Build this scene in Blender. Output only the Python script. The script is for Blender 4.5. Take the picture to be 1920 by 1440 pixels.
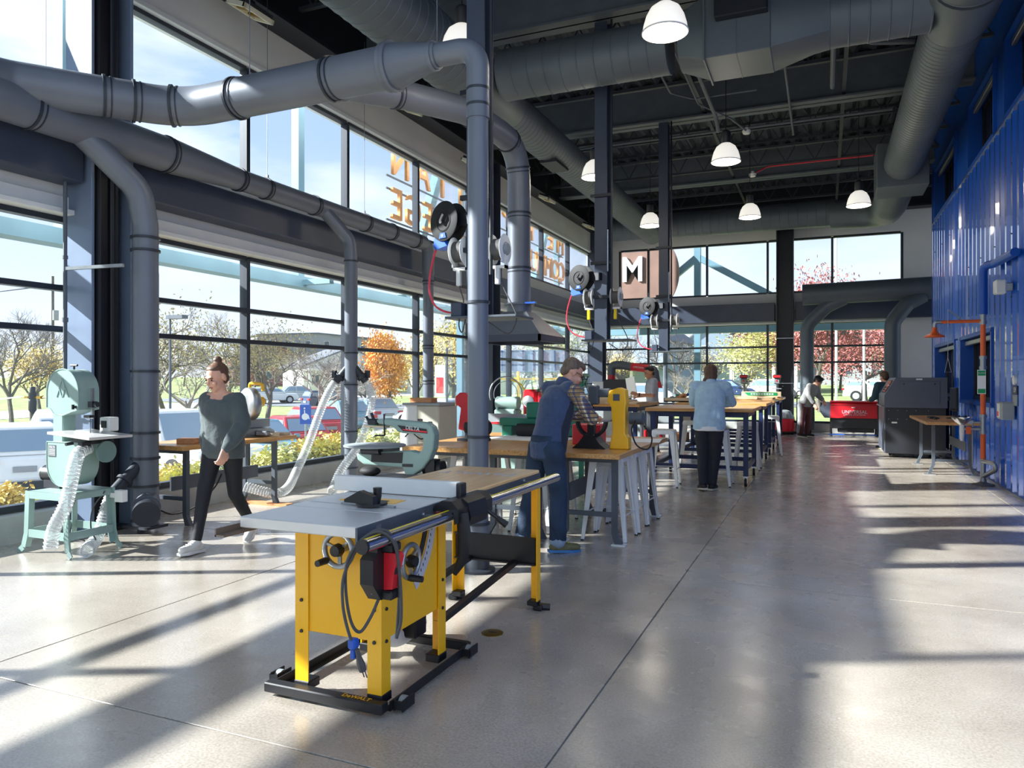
import bpy, bmesh, math, random
from mathutils import Vector, Matrix, Euler

for _o in list(bpy.data.objects):
    bpy.data.objects.remove(_o)
SC = bpy.context.scene
COL = SC.collection
PI = math.pi
R = math.radians
rnd = random.Random(7)

# ---------------------------------------------------------------- camera
FPX, YAW, CH = 1380.0, R(23.0), 1.43
cam_d = bpy.data.cameras.new('camera')
cam_d.sensor_width = 36.0
cam_d.lens = FPX / 1920 * 36
cam_d.shift_y = -6 / 1920
cam_d.clip_end = 600
cam = bpy.data.objects.new('camera', cam_d)
COL.objects.link(cam)
cam.location = (0, 0, CH)
cam.rotation_euler = (PI / 2, 0, YAW)
SC.camera = cam

# ---------------------------------------------------------------- sky, sun, exposure
SC.view_settings.view_transform = 'Standard'
SC.view_settings.look = 'None'
SC.view_settings.gamma = 1.0
SC.view_settings.use_curve_mapping = False
SC.view_settings.exposure = 1.55
SKY = 0.50
SUN = 6.4
SUN_AZ_DIR = Vector((0.90, 0.43, 0)).normalized()   # the way the light travels over the ground
SUN_EL = R(28.5)

world = bpy.data.worlds.new('sky')
SC.world = world
world.use_nodes = True
nt = world.node_tree
nt.nodes.clear()
_n = nt.nodes.new
tc = _n('ShaderNodeTexCoord')
sep = _n('ShaderNodeSeparateXYZ')
nt.links.new(tc.outputs['Generated'], sep.inputs[0])
ramp = _n('ShaderNodeValToRGB')
ramp.color_ramp.elements[0].position = 0.0
ramp.color_ramp.elements[0].color = (0.92, 0.95, 1.0, 1)
ramp.color_ramp.elements[1].position = 0.75
ramp.color_ramp.elements[1].color = (0.38, 0.50, 0.72, 1)
e = ramp.color_ramp.elements.new(0.30)
e.color = (0.44, 0.58, 0.86, 1)
nt.links.new(sep.outputs['Z'], ramp.inputs[0])
mp = _n('ShaderNodeMapping')
mp.inputs['Scale'].default_value = (1.3, 1.3, 4.5)
nt.links.new(tc.outputs['Generated'], mp.inputs[0])
noi = _n('ShaderNodeTexNoise')
noi.inputs['Scale'].default_value = 2.2
noi.inputs['Detail'].default_value = 8
noi.inputs['Roughness'].default_value = 0.55
nt.links.new(mp.outputs[0], noi.inputs['Vector'])
cr = _n('ShaderNodeValToRGB')
cr.color_ramp.elements[0].position = 0.48
cr.color_ramp.elements[0].color = (0, 0, 0, 1)
cr.color_ramp.elements[1].position = 0.68
cr.color_ramp.elements[1].color = (1, 1, 1, 1)
nt.links.new(noi.outputs['Fac'], cr.inputs[0])
mx = _n('ShaderNodeMixRGB')
nt.links.new(cr.outputs[0], mx.inputs[0])
nt.links.new(ramp.outputs[0], mx.inputs[1])
mx.inputs[2].default_value = (0.84, 0.88, 0.97, 1)
bg = _n('ShaderNodeBackground')
bg.inputs['Strength'].default_value = SKY
nt.links.new(mx.outputs[0], bg.inputs[0])
wo = _n('ShaderNodeOutputWorld')
nt.links.new(bg.outputs[0], wo.inputs[0])

sun_d = bpy.data.lights.new('sun', 'SUN')
sun_d.energy = SUN
sun_d.angle = R(0.9)
sun_d.color = (1.0, 0.97, 0.93)
sun = bpy.data.objects.new('sun', sun_d)
COL.objects.link(sun)
_dir = Vector((SUN_AZ_DIR.x * math.cos(SUN_EL), SUN_AZ_DIR.y * math.cos(SUN_EL), -math.sin(SUN_EL)))
sun.rotation_euler = _dir.to_track_quat('-Z', 'Y').to_euler()
sun.location = (-20, -20, 20)

# ---------------------------------------------------------------- survey helpers: photo point + a known plane -> place in the room
_s, _c = math.sin(YAW), math.cos(YAW)
def ray(px, py):
    u = (px - 960) / FPX; v = (714 - py) / FPX
    return Vector((-_s + u * _c, _c + u * _s, v))
def onZ(px, py, z=0.0):
    r = ray(px, py); t = (z - CH) / r.z
    return Vector((r.x * t, r.y * t, z))
def onX(px, py, X):
    r = ray(px, py); t = X / r.x
    return Vector((X, r.y * t, CH + r.z * t))
def onY(px, py, Y):
    r = ray(px, py); t = Y / r.y
    return Vector((r.x * t, Y, CH + r.z * t))
def at(px, py, d):
    r = ray(px, py)
    return Vector((r.x * d, r.y * d, CH + r.z * d))

# ---------------------------------------------------------------- materials
def lin(h):
    if isinstance(h, str):
        h = h.lstrip('#')
        v = [int(h[i:i + 2], 16) / 255 for i in (0, 2, 4)]
        return tuple(x / 12.92 if x <= .04045 else ((x + .055) / 1.055) ** 2.4 for x in v) + (1,)
    return tuple(h) + (1,)
MATS = {}
def mat(name, col, rough=0.5, metal=0.0, var=0.08, scale=6.0, bump=0.0, bscale=None, spec=0.5, coat=0.0, trans=0.0, stretch=None, emis=None, emis_s=0.0, sheen=0.0):
    m = bpy.data.materials.new(name)
    m.use_nodes = True
    t = m.node_tree; b = t.nodes['Principled BSDF']
    b.inputs['Roughness'].default_value = rough
    b.inputs['Metallic'].default_value = metal
    b.inputs['Specular IOR Level'].default_value = spec
    b.inputs['Coat Weight'].default_value = coat
    b.inputs['Sheen Weight'].default_value = sheen
    if trans: b.inputs['Transmission Weight'].default_value = trans
    if emis is not None:
        b.inputs['Emission Color'].default_value = lin(emis); b.inputs['Emission Strength'].default_value = emis_s
    c = lin(col)
    b.inputs['Base Color'].default_value = c
    if var > 0 or bump > 0:
        tcn = t.nodes.new('ShaderNodeTexCoord'); vec = tcn.outputs['Object']
        if stretch:
            mpn = t.nodes.new('ShaderNodeMapping'); mpn.inputs['Scale'].default_value = stretch
            t.links.new(vec, mpn.inputs[0]); vec = mpn.outputs[0]
        nz = t.nodes.new('ShaderNodeTexNoise'); nz.inputs['Scale'].default_value = scale; nz.inputs['Detail'].default_value = 4
        t.links.new(vec, nz.inputs['Vector'])
        if var > 0:
            rp = t.nodes.new('ShaderNodeValToRGB')
            rp.color_ramp.elements[0].position = 0.3; rp.color_ramp.elements[1].position = 0.7
            rp.color_ramp.elements[0].color = tuple(max(0, x * (1 - var)) for x in c[:3]) + (1,)
            rp.color_ramp.elements[1].color = tuple(min(1, x * (1 + var)) for x in c[:3]) + (1,)
            t.links.new(nz.outputs['Fac'], rp.inputs[0]); t.links.new(rp.outputs[0], b.inputs['Base Color'])
        if bump > 0:
            nb = nz
            if bscale:
                nb = t.nodes.new('ShaderNodeTexNoise'); nb.inputs['Scale'].default_value = bscale; nb.inputs['Detail'].default_value = 3
                t.links.new(vec, nb.inputs['Vector'])
            bp = t.nodes.new('ShaderNodeBump'); bp.inputs['Strength'].default_value = bump; bp.inputs['Distance'].default_value = 0.02
            t.links.new(nb.outputs['Fac'], bp.inputs['Height']); t.links.new(bp.outputs[0], b.inputs['Normal'])
    MATS[name] = m
    return m
def glass_mat(name, tint, refl=0.08, haze=0.0):
    m = bpy.data.materials.new(name); m.use_nodes = True
    t = m.node_tree; t.nodes.clear()
    tr = t.nodes.new('ShaderNodeBsdfTransparent'); tr.inputs[0].default_value = tuple(tint) + (1,)
    gl = t.nodes.new('ShaderNodeBsdfGlossy'); gl.inputs['Roughness'].default_value = 0.02; gl.inputs[0].default_value = (0.9, 0.95, 1, 1)
    lw = t.nodes.new('ShaderNodeLayerWeight'); lw.inputs[0].default_value = 0.12
    mu = t.nodes.new('ShaderNodeMath'); mu.operation = 'MULTIPLY'; mu.inputs[1].default_value = refl * 4
    t.links.new(lw.outputs['Fresnel'], mu.inputs[0])
    mxs = t.nodes.new('ShaderNodeMixShader'); t.links.new(mu.outputs[0], mxs.inputs[0])
    t.links.new(tr.outputs[0], mxs.inputs[1]); t.links.new(gl.outputs[0], mxs.inputs[2])
    last = mxs
    if haze:
        df = t.nodes.new('ShaderNodeBsdfDiffuse'); df.inputs[0].default_value = (0.8, 0.85, 0.9, 1)
        m2 = t.nodes.new('ShaderNodeMixShader'); m2.inputs[0].default_value = haze
        t.links.new(mxs.outputs[0], m2.inputs[1]); t.links.new(df.outputs[0], m2.inputs[2]); last = m2
    o = t.nodes.new('ShaderNodeOutputMaterial'); t.links.new(last.outputs[0], o.inputs[0])
    MATS[name] = m
    return m

# ---------------------------------------------------------------- mesh building
class MB:
    def __init__(self): self.v = []; self.f = []; self.m = []; self.mi = 0
    def add(self, vs, fs, M=None):
        o = len(self.v)
        self.v += [tuple(M @ Vector(p)) if M else tuple(p) for p in vs]
        self.f += [tuple(i + o for i in f) for f in fs]
        self.m += [self.mi] * len(fs)
        return self
    def box(self, c, s, bev=0.0, M=None, rz=0.0):
        hx, hy, hz = s[0] / 2, s[1] / 2, s[2] / 2
        T = Matrix.Translation(c) @ Matrix.Rotation(rz, 4, 'Z')
        if M: T = M @ T
        if bev <= 0:
            vs = [(x * hx, y * hy, z * hz) for z in (-1, 1) for y in (-1, 1) for x in (-1, 1)]
            return self.add(vs, [(0, 2, 3, 1), (4, 5, 7, 6), (0, 1, 5, 4), (2, 6, 7, 3), (0, 4, 6, 2), (1, 3, 7, 5)], T)
        b = min(bev, hx * .49, hy * .49, hz * .49)
        vs = []; idx = {}
        for sx in (-1, 1):
            for sy in (-1, 1):
                for sz in (-1, 1):
                    for a in range(3):
                        p = [sx * (hx - b), sy * (hy - b), sz * (hz - b)]
                        p[a] += (sx, sy, sz)[a] * b
                        idx[(sx, sy, sz, a)] = len(vs); vs.append(p)
        fs = []
        for a in range(3):
            o1, o2 = [(1, 2), (2, 0), (0, 1)][a]
            for s_ in (-1, 1):
                q = []
                for (p1, p2) in ((-1, -1), (1, -1), (1, 1), (-1, 1)):
                    k = [0, 0, 0]; k[a] = s_; k[o1] = p1; k[o2] = p2
                    q.append(idx[(k[0], k[1], k[2], a)])
                fs.append(tuple(q if s_ > 0 else q[::-1]))
        for a in range(3):
            o1, o2 = [(1, 2), (2, 0), (0, 1)][a]
            for p1 in (-1, 1):
                for p2 in (-1, 1):
                    k0 = [0, 0, 0]; k0[a] = -1; k0[o1] = p1; k0[o2] = p2
                    k1 = list(k0); k1[a] = 1
                    q = [idx[(*k0, o1)], idx[(*k1, o1)], idx[(*k1, o2)], idx[(*k0, o2)]]
                    fs.append(tuple(q if p1 * p2 < 0 else q[::-1]))
        for sx in (-1, 1):
            for sy in (-1, 1):
                for sz in (-1, 1):
                    q = [idx[(sx, sy, sz, a)] for a in range(3)]
                    fs.append(tuple(q if sx * sy * sz > 0 else q[::-1]))
        return self.add(vs, fs, T)
    def bx(self, x0, x1, y0, y1, z0, z1, bev=0.0, M=None):
        return self.box(((x0 + x1) / 2, (y0 + y1) / 2, (z0 + z1) / 2), (abs(x1 - x0), abs(y1 - y0), abs(z1 - z0)), bev, M)
    def tube(self, pts, r, n=10, cap=True, M=None, sy=1.0, up=None):
        pts = [Vector(p) for p in pts]
        rs = r if isinstance(r, (list, tuple)) else [r] * len(pts)
        k = len(pts); vs = []; fs = []
        t0 = (pts[1] - pts[0]).normalized()
        a = Vector(up) if up else (Vector((0, 0, 1)) if abs(t0.z) < 0.9 else Vector((1, 0, 0)))
        nrm = (a - t0 * a.dot(t0)).normalized()
        for i in range(k):
            if i == 0: t = t0
            elif i == k - 1: t = (pts[i] - pts[i - 1]).normalized()
            else:
                t = ((pts[i] - pts[i - 1]).normalized() + (pts[i + 1] - pts[i]).normalized())
                t = t.normalized() if t.length > 1e-6 else (pts[i] - pts[i - 1]).normalized()
            nrm = nrm - t * nrm.dot(t)
            nrm = nrm.normalized() if nrm.length > 1e-6 else t.orthogonal().normalized()
            bn = t.cross(nrm)
            for j in range(n):
                an = 2 * PI * j / n
                vs.append(pts[i] + nrm * math.cos(an) * rs[i] + bn * math.sin(an) * rs[i] * sy)
        for i in range(k - 1):
            for j in range(n):
                j2 = (j + 1) % n
                fs.append((i * n + j, i * n + j2, (i + 1) * n + j2, (i + 1) * n + j))
        if cap:
            fs.append(tuple(range(n))[::-1]); fs.append(tuple((k - 1) * n + j for j in range(n)))
        return self.add(vs, fs, M)
    def cyl(self, p0, p1, r0, r1=None, n=16, cap=True, M=None):
        return self.tube([p0, p1], [r0, r0 if r1 is None else r1], n, cap, M)
    def bar(self, p0, p1, w, h=None, M=None, up=None):
        h = h or w
        p0, p1 = Vector(p0), Vector(p1); t = (p1 - p0).normalized()
        a = Vector(up) if up else (Vector((0, 0, 1)) if abs(t.z) < 0.95 else Vector((0, 1, 0)))
        s = t.cross(a).normalized(); u = s.cross(t)
        vs = [p + s * (w / 2 * i) + u * (h / 2 * j) for p in (p0, p1) for (i, j) in ((-1, -1), (1, -1), (1, 1), (-1, 1))]
        return self.add(vs, [(3, 2, 1, 0), (4, 5, 6, 7), (0, 1, 5, 4), (1, 2, 6, 5), (2, 3, 7, 6), (3, 0, 4, 7)], M)
    def lathe(self, prof, n=20, M=None, c=(0, 0, 0), cap=True):
        vs = []; fs = []
        for (r, z) in prof:
            for j in range(n):
                a = 2 * PI * j / n
                vs.append((c[0] + r * math.cos(a), c[1] + r * math.sin(a), c[2] + z))
        k = len(prof)
        for i in range(k - 1):
            for j in range(n):
                j2 = (j + 1) % n
                fs.append((i * n + j, i * n + j2, (i + 1) * n + j2, (i + 1) * n + j))
        if cap:
            fs.append(tuple(range(n))[::-1]); fs.append(tuple((k - 1) * n + j for j in range(n)))
        return self.add(vs, fs, M)
    def prism(self, poly, a0, a1, axis='z', M=None):
        def P(u, v, w):
            return (w, u, v) if axis == 'x' else ((u, w, v) if axis == 'y' else (u, v, w))
        n = len(poly)
        ar = sum(poly[i][0] * poly[(i + 1) % n][1] - poly[(i + 1) % n][0] * poly[i][1] for i in range(n))
        if (ar < 0) != (axis == 'y'): poly = poly[::-1]
        vs = [P(u, v, a0) for u, v in poly] + [P(u, v, a1) for u, v in poly]
        fs = [tuple(range(n))[::-1], tuple(range(n, 2 * n))] + [(i, (i + 1) % n, n + (i + 1) % n, n + i) for i in range(n)]
        return self.add(vs, fs, M)
    def sph(self, c, r, nu=14, nv=9, M=None):
        if not isinstance(r, (tuple, list)): r = (r, r, r)
        vs = [(c[0], c[1], c[2] - r[2])]; fs = []
        for i in range(1, nv):
            ph = -PI / 2 + PI * i / nv
            for j in range(nu):
                a = 2 * PI * j / nu
                vs.append((c[0] + r[0] * math.cos(ph) * math.cos(a), c[1] + r[1] * math.cos(ph) * math.sin(a), c[2] + r[2] * math.sin(ph)))
        vs.append((c[0], c[1], c[2] + r[2])); top = len(vs) - 1
        for j in range(nu):
            j2 = (j + 1) % nu
            fs.append((0, 1 + j2, 1 + j)); fs.append((top, top - nu + j, top - nu + j2))
            for i in range(nv - 2):
                a = 1 + i * nu
                fs.append((a + j, a + j2, a + nu + j2, a + nu + j))
        return self.add(vs, fs, M)
    def mesh(self, name, smooth=35):
        me = bpy.data.meshes.new(name)
        me.from_pydata([tuple(p) for p in self.v], [], self.f)
        me.update()
        if smooth:
            me.polygons.foreach_set('use_smooth', [True] * len(me.polygons))
            try: me.set_sharp_from_angle(angle=R(smooth))
            except Exception: pass
        return me
    def build(self, name, material, parent=None, smooth=35, loc=None, rz=None):
        me = self.mesh(name, smooth)
        for m in (material if isinstance(material, (list, tuple)) else [material]):
            me.materials.append(MATS[m] if isinstance(m, str) else m)
        if any(self.m): me.polygons.foreach_set('material_index', self.m)
        return link(name, me, parent, loc, rz)
def link(name, data, parent=None, loc=None, rz=None):
    o = bpy.data.objects.new(name, data)
    COL.objects.link(o)
    if parent is not None: o.parent = parent
    if loc is not None: o.location = loc
    if rz is not None: o.rotation_euler = (0, 0, rz)
    return o
def tag(o, label, cat, group=None):
    o['label'] = label; o['category'] = cat
    if group: o['group'] = group
    return o
def thing(name, label, cat, loc=(0, 0, 0), rz=0.0, group=None):
    return tag(link(name, None, None, loc, rz), label, cat, group)
def struct(o):
    o['kind'] = 'structure'; return o
def copy_tree(root, loc=None, rz=None, label=None, parent=None):
    r = root.copy(); COL.objects.link(r)
    if parent is not None: r.parent = parent
    if loc is not None: r.location = loc
    if rz is not None: r.rotation_euler = (0, 0, rz)
    if label: r['label'] = label
    for ch in root.children: copy_tree(ch, parent=r)
    return r
def rounded(pts, rad, n=6):
    """polyline with its corners turned into arcs"""
    pts = [Vector(p) for p in pts]; out = [pts[0]]
    for i in range(1, len(pts) - 1):
        a, b, c = pts[i - 1], pts[i], pts[i + 1]
        rr = rad[i - 1] if isinstance(rad, (list, tuple)) else rad
        d1 = (a - b); d2 = (c - b)
        ang = d1.angle(d2); tl = min(rr / math.tan(ang / 2) if ang > .01 else 0, d1.length * .49, d2.length * .49)
        if tl < 1e-4: out.append(b); continue
        p1 = b + d1.normalized() * tl; p2 = b + d2.normalized() * tl
        for k in range(n + 1):
            t = k / n
            out.append(p1 * (1 - t) ** 2 + b * 2 * t * (1 - t) + p2 * t * t)
    out.append(pts[-1])
    return out
def smoothpath(pts, n=8):
    """Catmull-Rom through the points"""
    P = [Vector(p) for p in pts]; P = [P[0] * 2 - P[1]] + P + [P[-1] * 2 - P[-2]]; out = []
    for i in range(1, len(P) - 2):
        for k in range(n):
            t = k / n
            out.append(0.5 * ((2 * P[i]) + (P[i + 1] - P[i - 1]) * t + (2 * P[i - 1] - 5 * P[i] + 4 * P[i + 1] - P[i + 2]) * t * t + (3 * P[i] - P[i - 1] - 3 * P[i + 1] + P[i + 2]) * t ** 3))
    out.append(P[-2]); return out
def text(name, body, size, depth, material, parent, M, align='CENTER', sx=1.0, bold=0.0):
    cu = bpy.data.curves.new(name, 'FONT'); cu.body = body; cu.size = size; cu.extrude = depth; cu.align_x = align; cu.align_y = 'CENTER'
    cu.resolution_u = 3; cu.offset = bold
    tmp = bpy.data.objects.new('tmp_text', cu); COL.objects.link(tmp)
    dg = bpy.context.evaluated_depsgraph_get(); dg.update()
    me = bpy.data.meshes.new_from_object(tmp.evaluated_get(dg))
    bpy.data.objects.remove(tmp); bpy.data.curves.remove(cu)
    me.name = name
    me.transform(M @ Matrix.Diagonal((sx, 1, 1, 1)))
    me.materials.clear(); me.materials.append(MATS[material])
    return link(name, me, parent)
def frame(o, x, y):
    """matrix with origin o, axes x and y"""
    x = Vector(x).normalized(); y = Vector(y).normalized(); z = x.cross(y)
    M = Matrix.Identity(4)
    for i in range(3): M[i][0] = x[i]; M[i][1] = y[i]; M[i][2] = z[i]; M[i][3] = o[i]
    return M

# ---- palette
mat('steel_dark', '3a4252', 0.42, 0.0, 0.12, 2.5)
mat('steel_dark_lit', '74839a', 0.32, 0.1, 0.1, 2.5)  # dark column steel, paled to carry the daylight on the band saw column
mat('steel_black', '1d2129', 0.45, 0.0, 0.15, 3)
mat('mullion', '2b313b', 0.4, 0.2, 0.05)
mat('drywall', 'dcdcd8', 0.85, 0, 0.03, 1.5)
mat('sill_white', 'd9dbda', 0.6, 0, 0.03)
mat('concrete_curb', 'a9aaa6', 0.8, 0, 0.12, 4, 0.15, 30)
mat('deck_dark', '3c444b', 0.7, 0, 0.12, 2)
mat('joist_dark', '363d45', 0.6, 0, 0.1)
mat('beam_grey', '5d666d', 0.6, 0, 0.08)
mat('duct_hvac', '5e676e', 0.5, 0.25, 0.12, 1.2)
mat('duct_dust', '6a707a', 0.42, 0.15, 0.1, 1.5)
mat('duct_ring', '31363e', 0.45, 0.2, 0.05)
mat('blue_metal', '0b59c2', 0.26, 0.0, 0.02, 1.0, spec=1.0, coat=0.9)
mat('blue_trim', '0c4fb0', 0.4, 0.0, 0.05)
mat('blue_navy', '1d2c55', 0.4, 0.0, 0.06)
mat('white_paint', 'e6e7e6', 0.35, 0.0, 0.03)
mat('white_plastic', 'dedfdc', 0.4, 0.0, 0.03)
mat('black_plastic', '17181b', 0.45, 0.0, 0.1)
mat('black_rubber', '1a1a1b', 0.7, 0.0, 0.1)
mat('chrome', 'c9ccd2', 0.18, 1.0, 0.04)
mat('steel_bare', '9fa3a8', 0.32, 0.9, 0.08, 5)
mat('cast_iron', 'd8d6d2', 0.3, 0.35, 0.05, 3)
mat('galvanised', 'a4a8ab', 0.4, 0.8, 0.15, 12)
mat('saw_yellow', 'fdbb12', 0.38, 0.0, 0.04, 3, coat=0.15)
mat('machine_green', '8aa39c', 0.42, 0.0, 0.08, 4)
mat('machine_green_dark', '66807c', 0.45, 0.0, 0.1, 4)
mat('lathe_green', '17705a', 0.4, 0.0, 0.08)
mat('machine_grey', '8e9597', 0.45, 0.0, 0.08)
mat('cabinet_beige', 'b9b5a3', 0.5, 0.0, 0.05)
mat('red_paint', 'c8202b', 0.35, 0.0, 0.05)
mat('red_bright', 'e32432', 0.35, 0.0, 0.03)
mat('laser_grey', '555b69', 0.4, 0.0, 0.05)
mat('laser_black', '25272c', 0.45, 0.0, 0.08)
mat('bench_steel', '535a62', 0.45, 0.15, 0.1)
mat('orange_paint', 'e2601f', 0.35, 0.0, 0.05)
mat('yellow_bright', 'f0d010', 0.4, 0.0, 0.03)
mat('cord_grey', '4b4a4a', 0.5, 0.0, 0.03)
mat('hose_red', 'cc2f45', 0.4, 0.0, 0.04)
mat('brass', '9a7a2e', 0.35, 0.9, 0.2, 20)
mat('blue_plastic', '1c56b8', 0.35, 0.0, 0.04)
mat('silver_decal', 'c4c4cc', 0.5, 0.0, 0.03)
mat('white_decal', 'ececec', 0.5, 0.0, 0.0)
mat('paper_white', 'f2f2ee', 0.7, 0.0, 0.02)
mat('green_sign', '12985a', 0.5, 0.0, 0.02)
mat('screen_dark', '14161a', 0.15, 0.0, 0.0)
mat('lamp_frame', 'd8d4bf', 0.4, 0.0, 0.03)
mat('lens_yellow', 'e0cf8a', 0.3, 0.0, 0.2, 8)
glass_mat('glass_clear', (0.93, 0.965, 0.985), 0.08, 0.035)
glass_mat('glass_dark', (0.10, 0.11, 0.13), 0.16, 0.02)
def wood_mat(name, c1, c2, sx=(1, 12, 12), rough=0.35, coat=0.2):
    m = bpy.data.materials.new(name); m.use_nodes = True
    t = m.node_tree; b = t.nodes['Principled BSDF']
    tcn = t.nodes.new('ShaderNodeTexCoord'); mpn = t.nodes.new('ShaderNodeMapping'); mpn.inputs['Scale'].default_value = sx
    t.links.new(tcn.outputs['Object'], mpn.inputs[0])
    nz = t.nodes.new('ShaderNodeTexNoise'); nz.inputs['Scale'].default_value = 2.2; nz.inputs['Detail'].default_value = 6
    t.links.new(mpn.outputs[0], nz.inputs['Vector'])
    rp = t.nodes.new('ShaderNodeValToRGB'); rp.color_ramp.elements[0].position = .32; rp.color_ramp.elements[1].position = .68
    rp.color_ramp.elements[0].color = lin(c1); rp.color_ramp.elements[1].color = lin(c2)
    t.links.new(nz.outputs['Fac'], rp.inputs[0]); t.links.new(rp.outputs[0], b.inputs['Base Color'])
    b.inputs['Roughness'].default_value = rough; b.inputs['Coat Weight'].default_value = coat; b.inputs['Coat Roughness'].default_value = 0.2
    MATS[name] = m
wood_mat('butcher_x', 'b57c3e', 'dca968', (1.2, 22, 22))
wood_mat('butcher_y', 'b57c3e', 'dca968', (22, 1.2, 22))
wood_mat('maple_y', 'd9a768', 'eec48c', (18, 1.0, 18), 0.35, .25)
wood_mat('plywood', 'd8bd93', 'ecd9b8', (2, 9, 30), 0.6, 0.0)
wood_mat('wood_block', 'c07a48', 'd69a68', (3, 20, 20), 0.6, 0.0)

def floor_mat():
    m = bpy.data.materials.new('polished_concrete'); m.use_nodes = True
    t = m.node_tree; b = t.nodes['Principled BSDF']; N = t.nodes.new; L = t.links.new
    tcn = N('ShaderNodeNewGeometry')
    n1 = N('ShaderNodeTexNoise'); n1.inputs['Scale'].default_value = 0.9; n1.inputs['Detail'].default_value = 6; n1.inputs['Roughness'].default_value = .6
    n2 = N('ShaderNodeTexNoise'); n2.inputs['Scale'].default_value = 90; n2.inputs['Detail'].default_value = 2
    n3 = N('ShaderNodeTexNoise'); n3.inputs['Scale'].default_value = 3.5; n3.inputs['Detail'].default_value = 5
    for n in (n1, n2, n3): L(tcn.outputs['Position'], n.inputs['Vector'])
    r1 = N('ShaderNodeValToRGB'); r1.color_ramp.elements[0].position = .3; r1.color_ramp.elements[1].position = .72
    r1.color_ramp.elements[0].color = lin('998f82'); r1.color_ramp.elements[1].color = lin('c6bdb0')
    L(n1.outputs['Fac'], r1.inputs[0])
    r2 = N('ShaderNodeValToRGB'); r2.color_ramp.elements[0].position = .36; r2.color_ramp.elements[1].position = .62
    r2.color_ramp.elements[0].color = (.72, .70, .68, 1); r2.color_ramp.elements[1].color = (1, 1, 1, 1)
    L(n2.outputs['Fac'], r2.inputs[0])
    mm = N('ShaderNodeMixRGB'); mm.blend_type = 'MULTIPLY'; mm.inputs[0].default_value = .8
    L(r1.outputs[0], mm.inputs[1]); L(r2.outputs[0], mm.inputs[2]); L(mm.outputs[0], b.inputs['Base Color'])
    r3 = N('ShaderNodeMapRange'); r3.inputs['From Min'].default_value = .3; r3.inputs['From Max'].default_value = .7
    r3.inputs['To Min'].default_value = .20; r3.inputs['To Max'].default_value = .34
    L(n3.outputs['Fac'], r3.inputs['Value']); L(r3.outputs[0], b.inputs['Roughness'])
    b.inputs['Specular IOR Level'].default_value = .62
    b.inputs['Coat Weight'].default_value = .35; b.inputs['Coat Roughness'].default_value = .2
    bp = N('ShaderNodeBump'); bp.inputs['Strength'].default_value = .02; bp.inputs['Distance'].default_value = .01
    L(n1.outputs['Fac'], bp.inputs['Height']); L(bp.outputs[0], b.inputs['Normal'])
    MATS['polished_concrete'] = m
floor_mat()
# ================================================================ STRUCTURE
XL, XB, YB, YR = -6.70, 2.23, 22.3, -7.0      # glass line left, blue wall, back wall, rear wall
# ---- floor: base + slabs with saw-cut joints
b = MB(); b.bx(-6.95, 6.3, -7.2, 22.6, -0.30, -0.012)
floor = struct(b.build('floor', 'concrete_curb', smooth=0))
gx = [-6.85, -3.86, -0.95, 1.96, 6.2]; gy = [-7.0, -3.9, -0.8, 2.3, 5.4, 8.5, 11.6, 14.7, 17.8, 22.35]
for i in range(len(gx) - 1):
    for j in range(len(gy) - 1):
        m_ = MB(); g = 0.004
        m_.bx(gx[i] + g, gx[i + 1] - g, gy[j] + g, gy[j + 1] - g, -0.05, 0.0, 0.002)
        m_.build('slab', 'polished_concrete', floor, smooth=0)

# ---- glazed walls
PANE = {}
def pane(w, h, axis):
    k = (round(w, 3), round(h, 3), axis)
    if k not in PANE:
        m_ = MB(); s_ = (0.014, w, h) if axis == 'x' else (w, 0.014, h)
        m_.box((0, 0, 0), s_)
        me = m_.mesh('pane', 0); me.materials.append(MATS['glass_clear']); PANE[k] = me
    return PANE[k]
def glazing(n, axis, pos, us, zs, w=0.06, dp=0.12):
    root = struct(link('window_%d' % n, None, None, (0, 0, 0)))
    def bxs(m_, u0, u1, d, z0, z1):
        if axis == 'x': m_.bx(pos - d / 2, pos + d / 2, u0, u1, z0, z1, 0.004)
        else: m_.bx(u0, u1, pos - d / 2, pos + d / 2, z0, z1, 0.004)
    for u in us:
        m_ = MB(); bxs(m_, u - w / 2, u + w / 2, dp, zs[0], zs[-1]); m_.build('mullion', 'mullion', root, 0)
    for i in range(len(us) - 1):
        for z in zs:
            m_ = MB(); bxs(m_, us[i] + w / 2, us[i + 1] - w / 2, dp * .9, z - w * .45, z + w * .45); m_.build('transom', 'mullion', root, 0)
        for k in range(len(zs) - 1):
            me = pane(us[i + 1] - us[i] - w * .8, zs[k + 1] - zs[k] - w * .7, axis)
            cu, cz = (us[i] + us[i + 1]) / 2, (zs[k] + zs[k + 1]) / 2
            link('pane', me, root, (pos, cu, cz) if axis == 'x' else (cu, pos, cz))
    return root
usL = [-6.9] + [-5.4 + 2.1 * k for k in range(13)] + [21.95]
glazing(1, 'x', XL, usL, [0.29, 1.92, 2.31, 2.96])
glazing(2, 'x', XL, usL, [3.98, 5.34])
usB = [-6.62, -4.95, -3.2, -1.5, 0.2, 1.72]
glazing(3, 'y', YB + .05, usB, [0.27, 1.95, 2.40, 3.06])
glazing(4, 'y', YB + .05, [-5.83, -4.95, -3.2, -1.5, 0.2, 1.92], [3.94, 5.43])
glazing(5, 'y', YR, [-6.6 + 2.5 * k for k in range(6)], [0.29, 2.5, 4.7, 6.8])  # unseen full-height rear glazing, added to brighten the room
glazing(6, 'x', 6.15, [-6.9 + 2.2 * k for k in range(6)], [0.29, 2.5, 4.7, 6.8])  # unseen side glazing near the camera, added for daylight from the right
glazing(14, 'x', 6.2, [18.9, 20.5, 22.1], [0.29, 2.5, 4.7, 6.8])  # unseen side windows past the blue wall, added to light the back end
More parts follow.
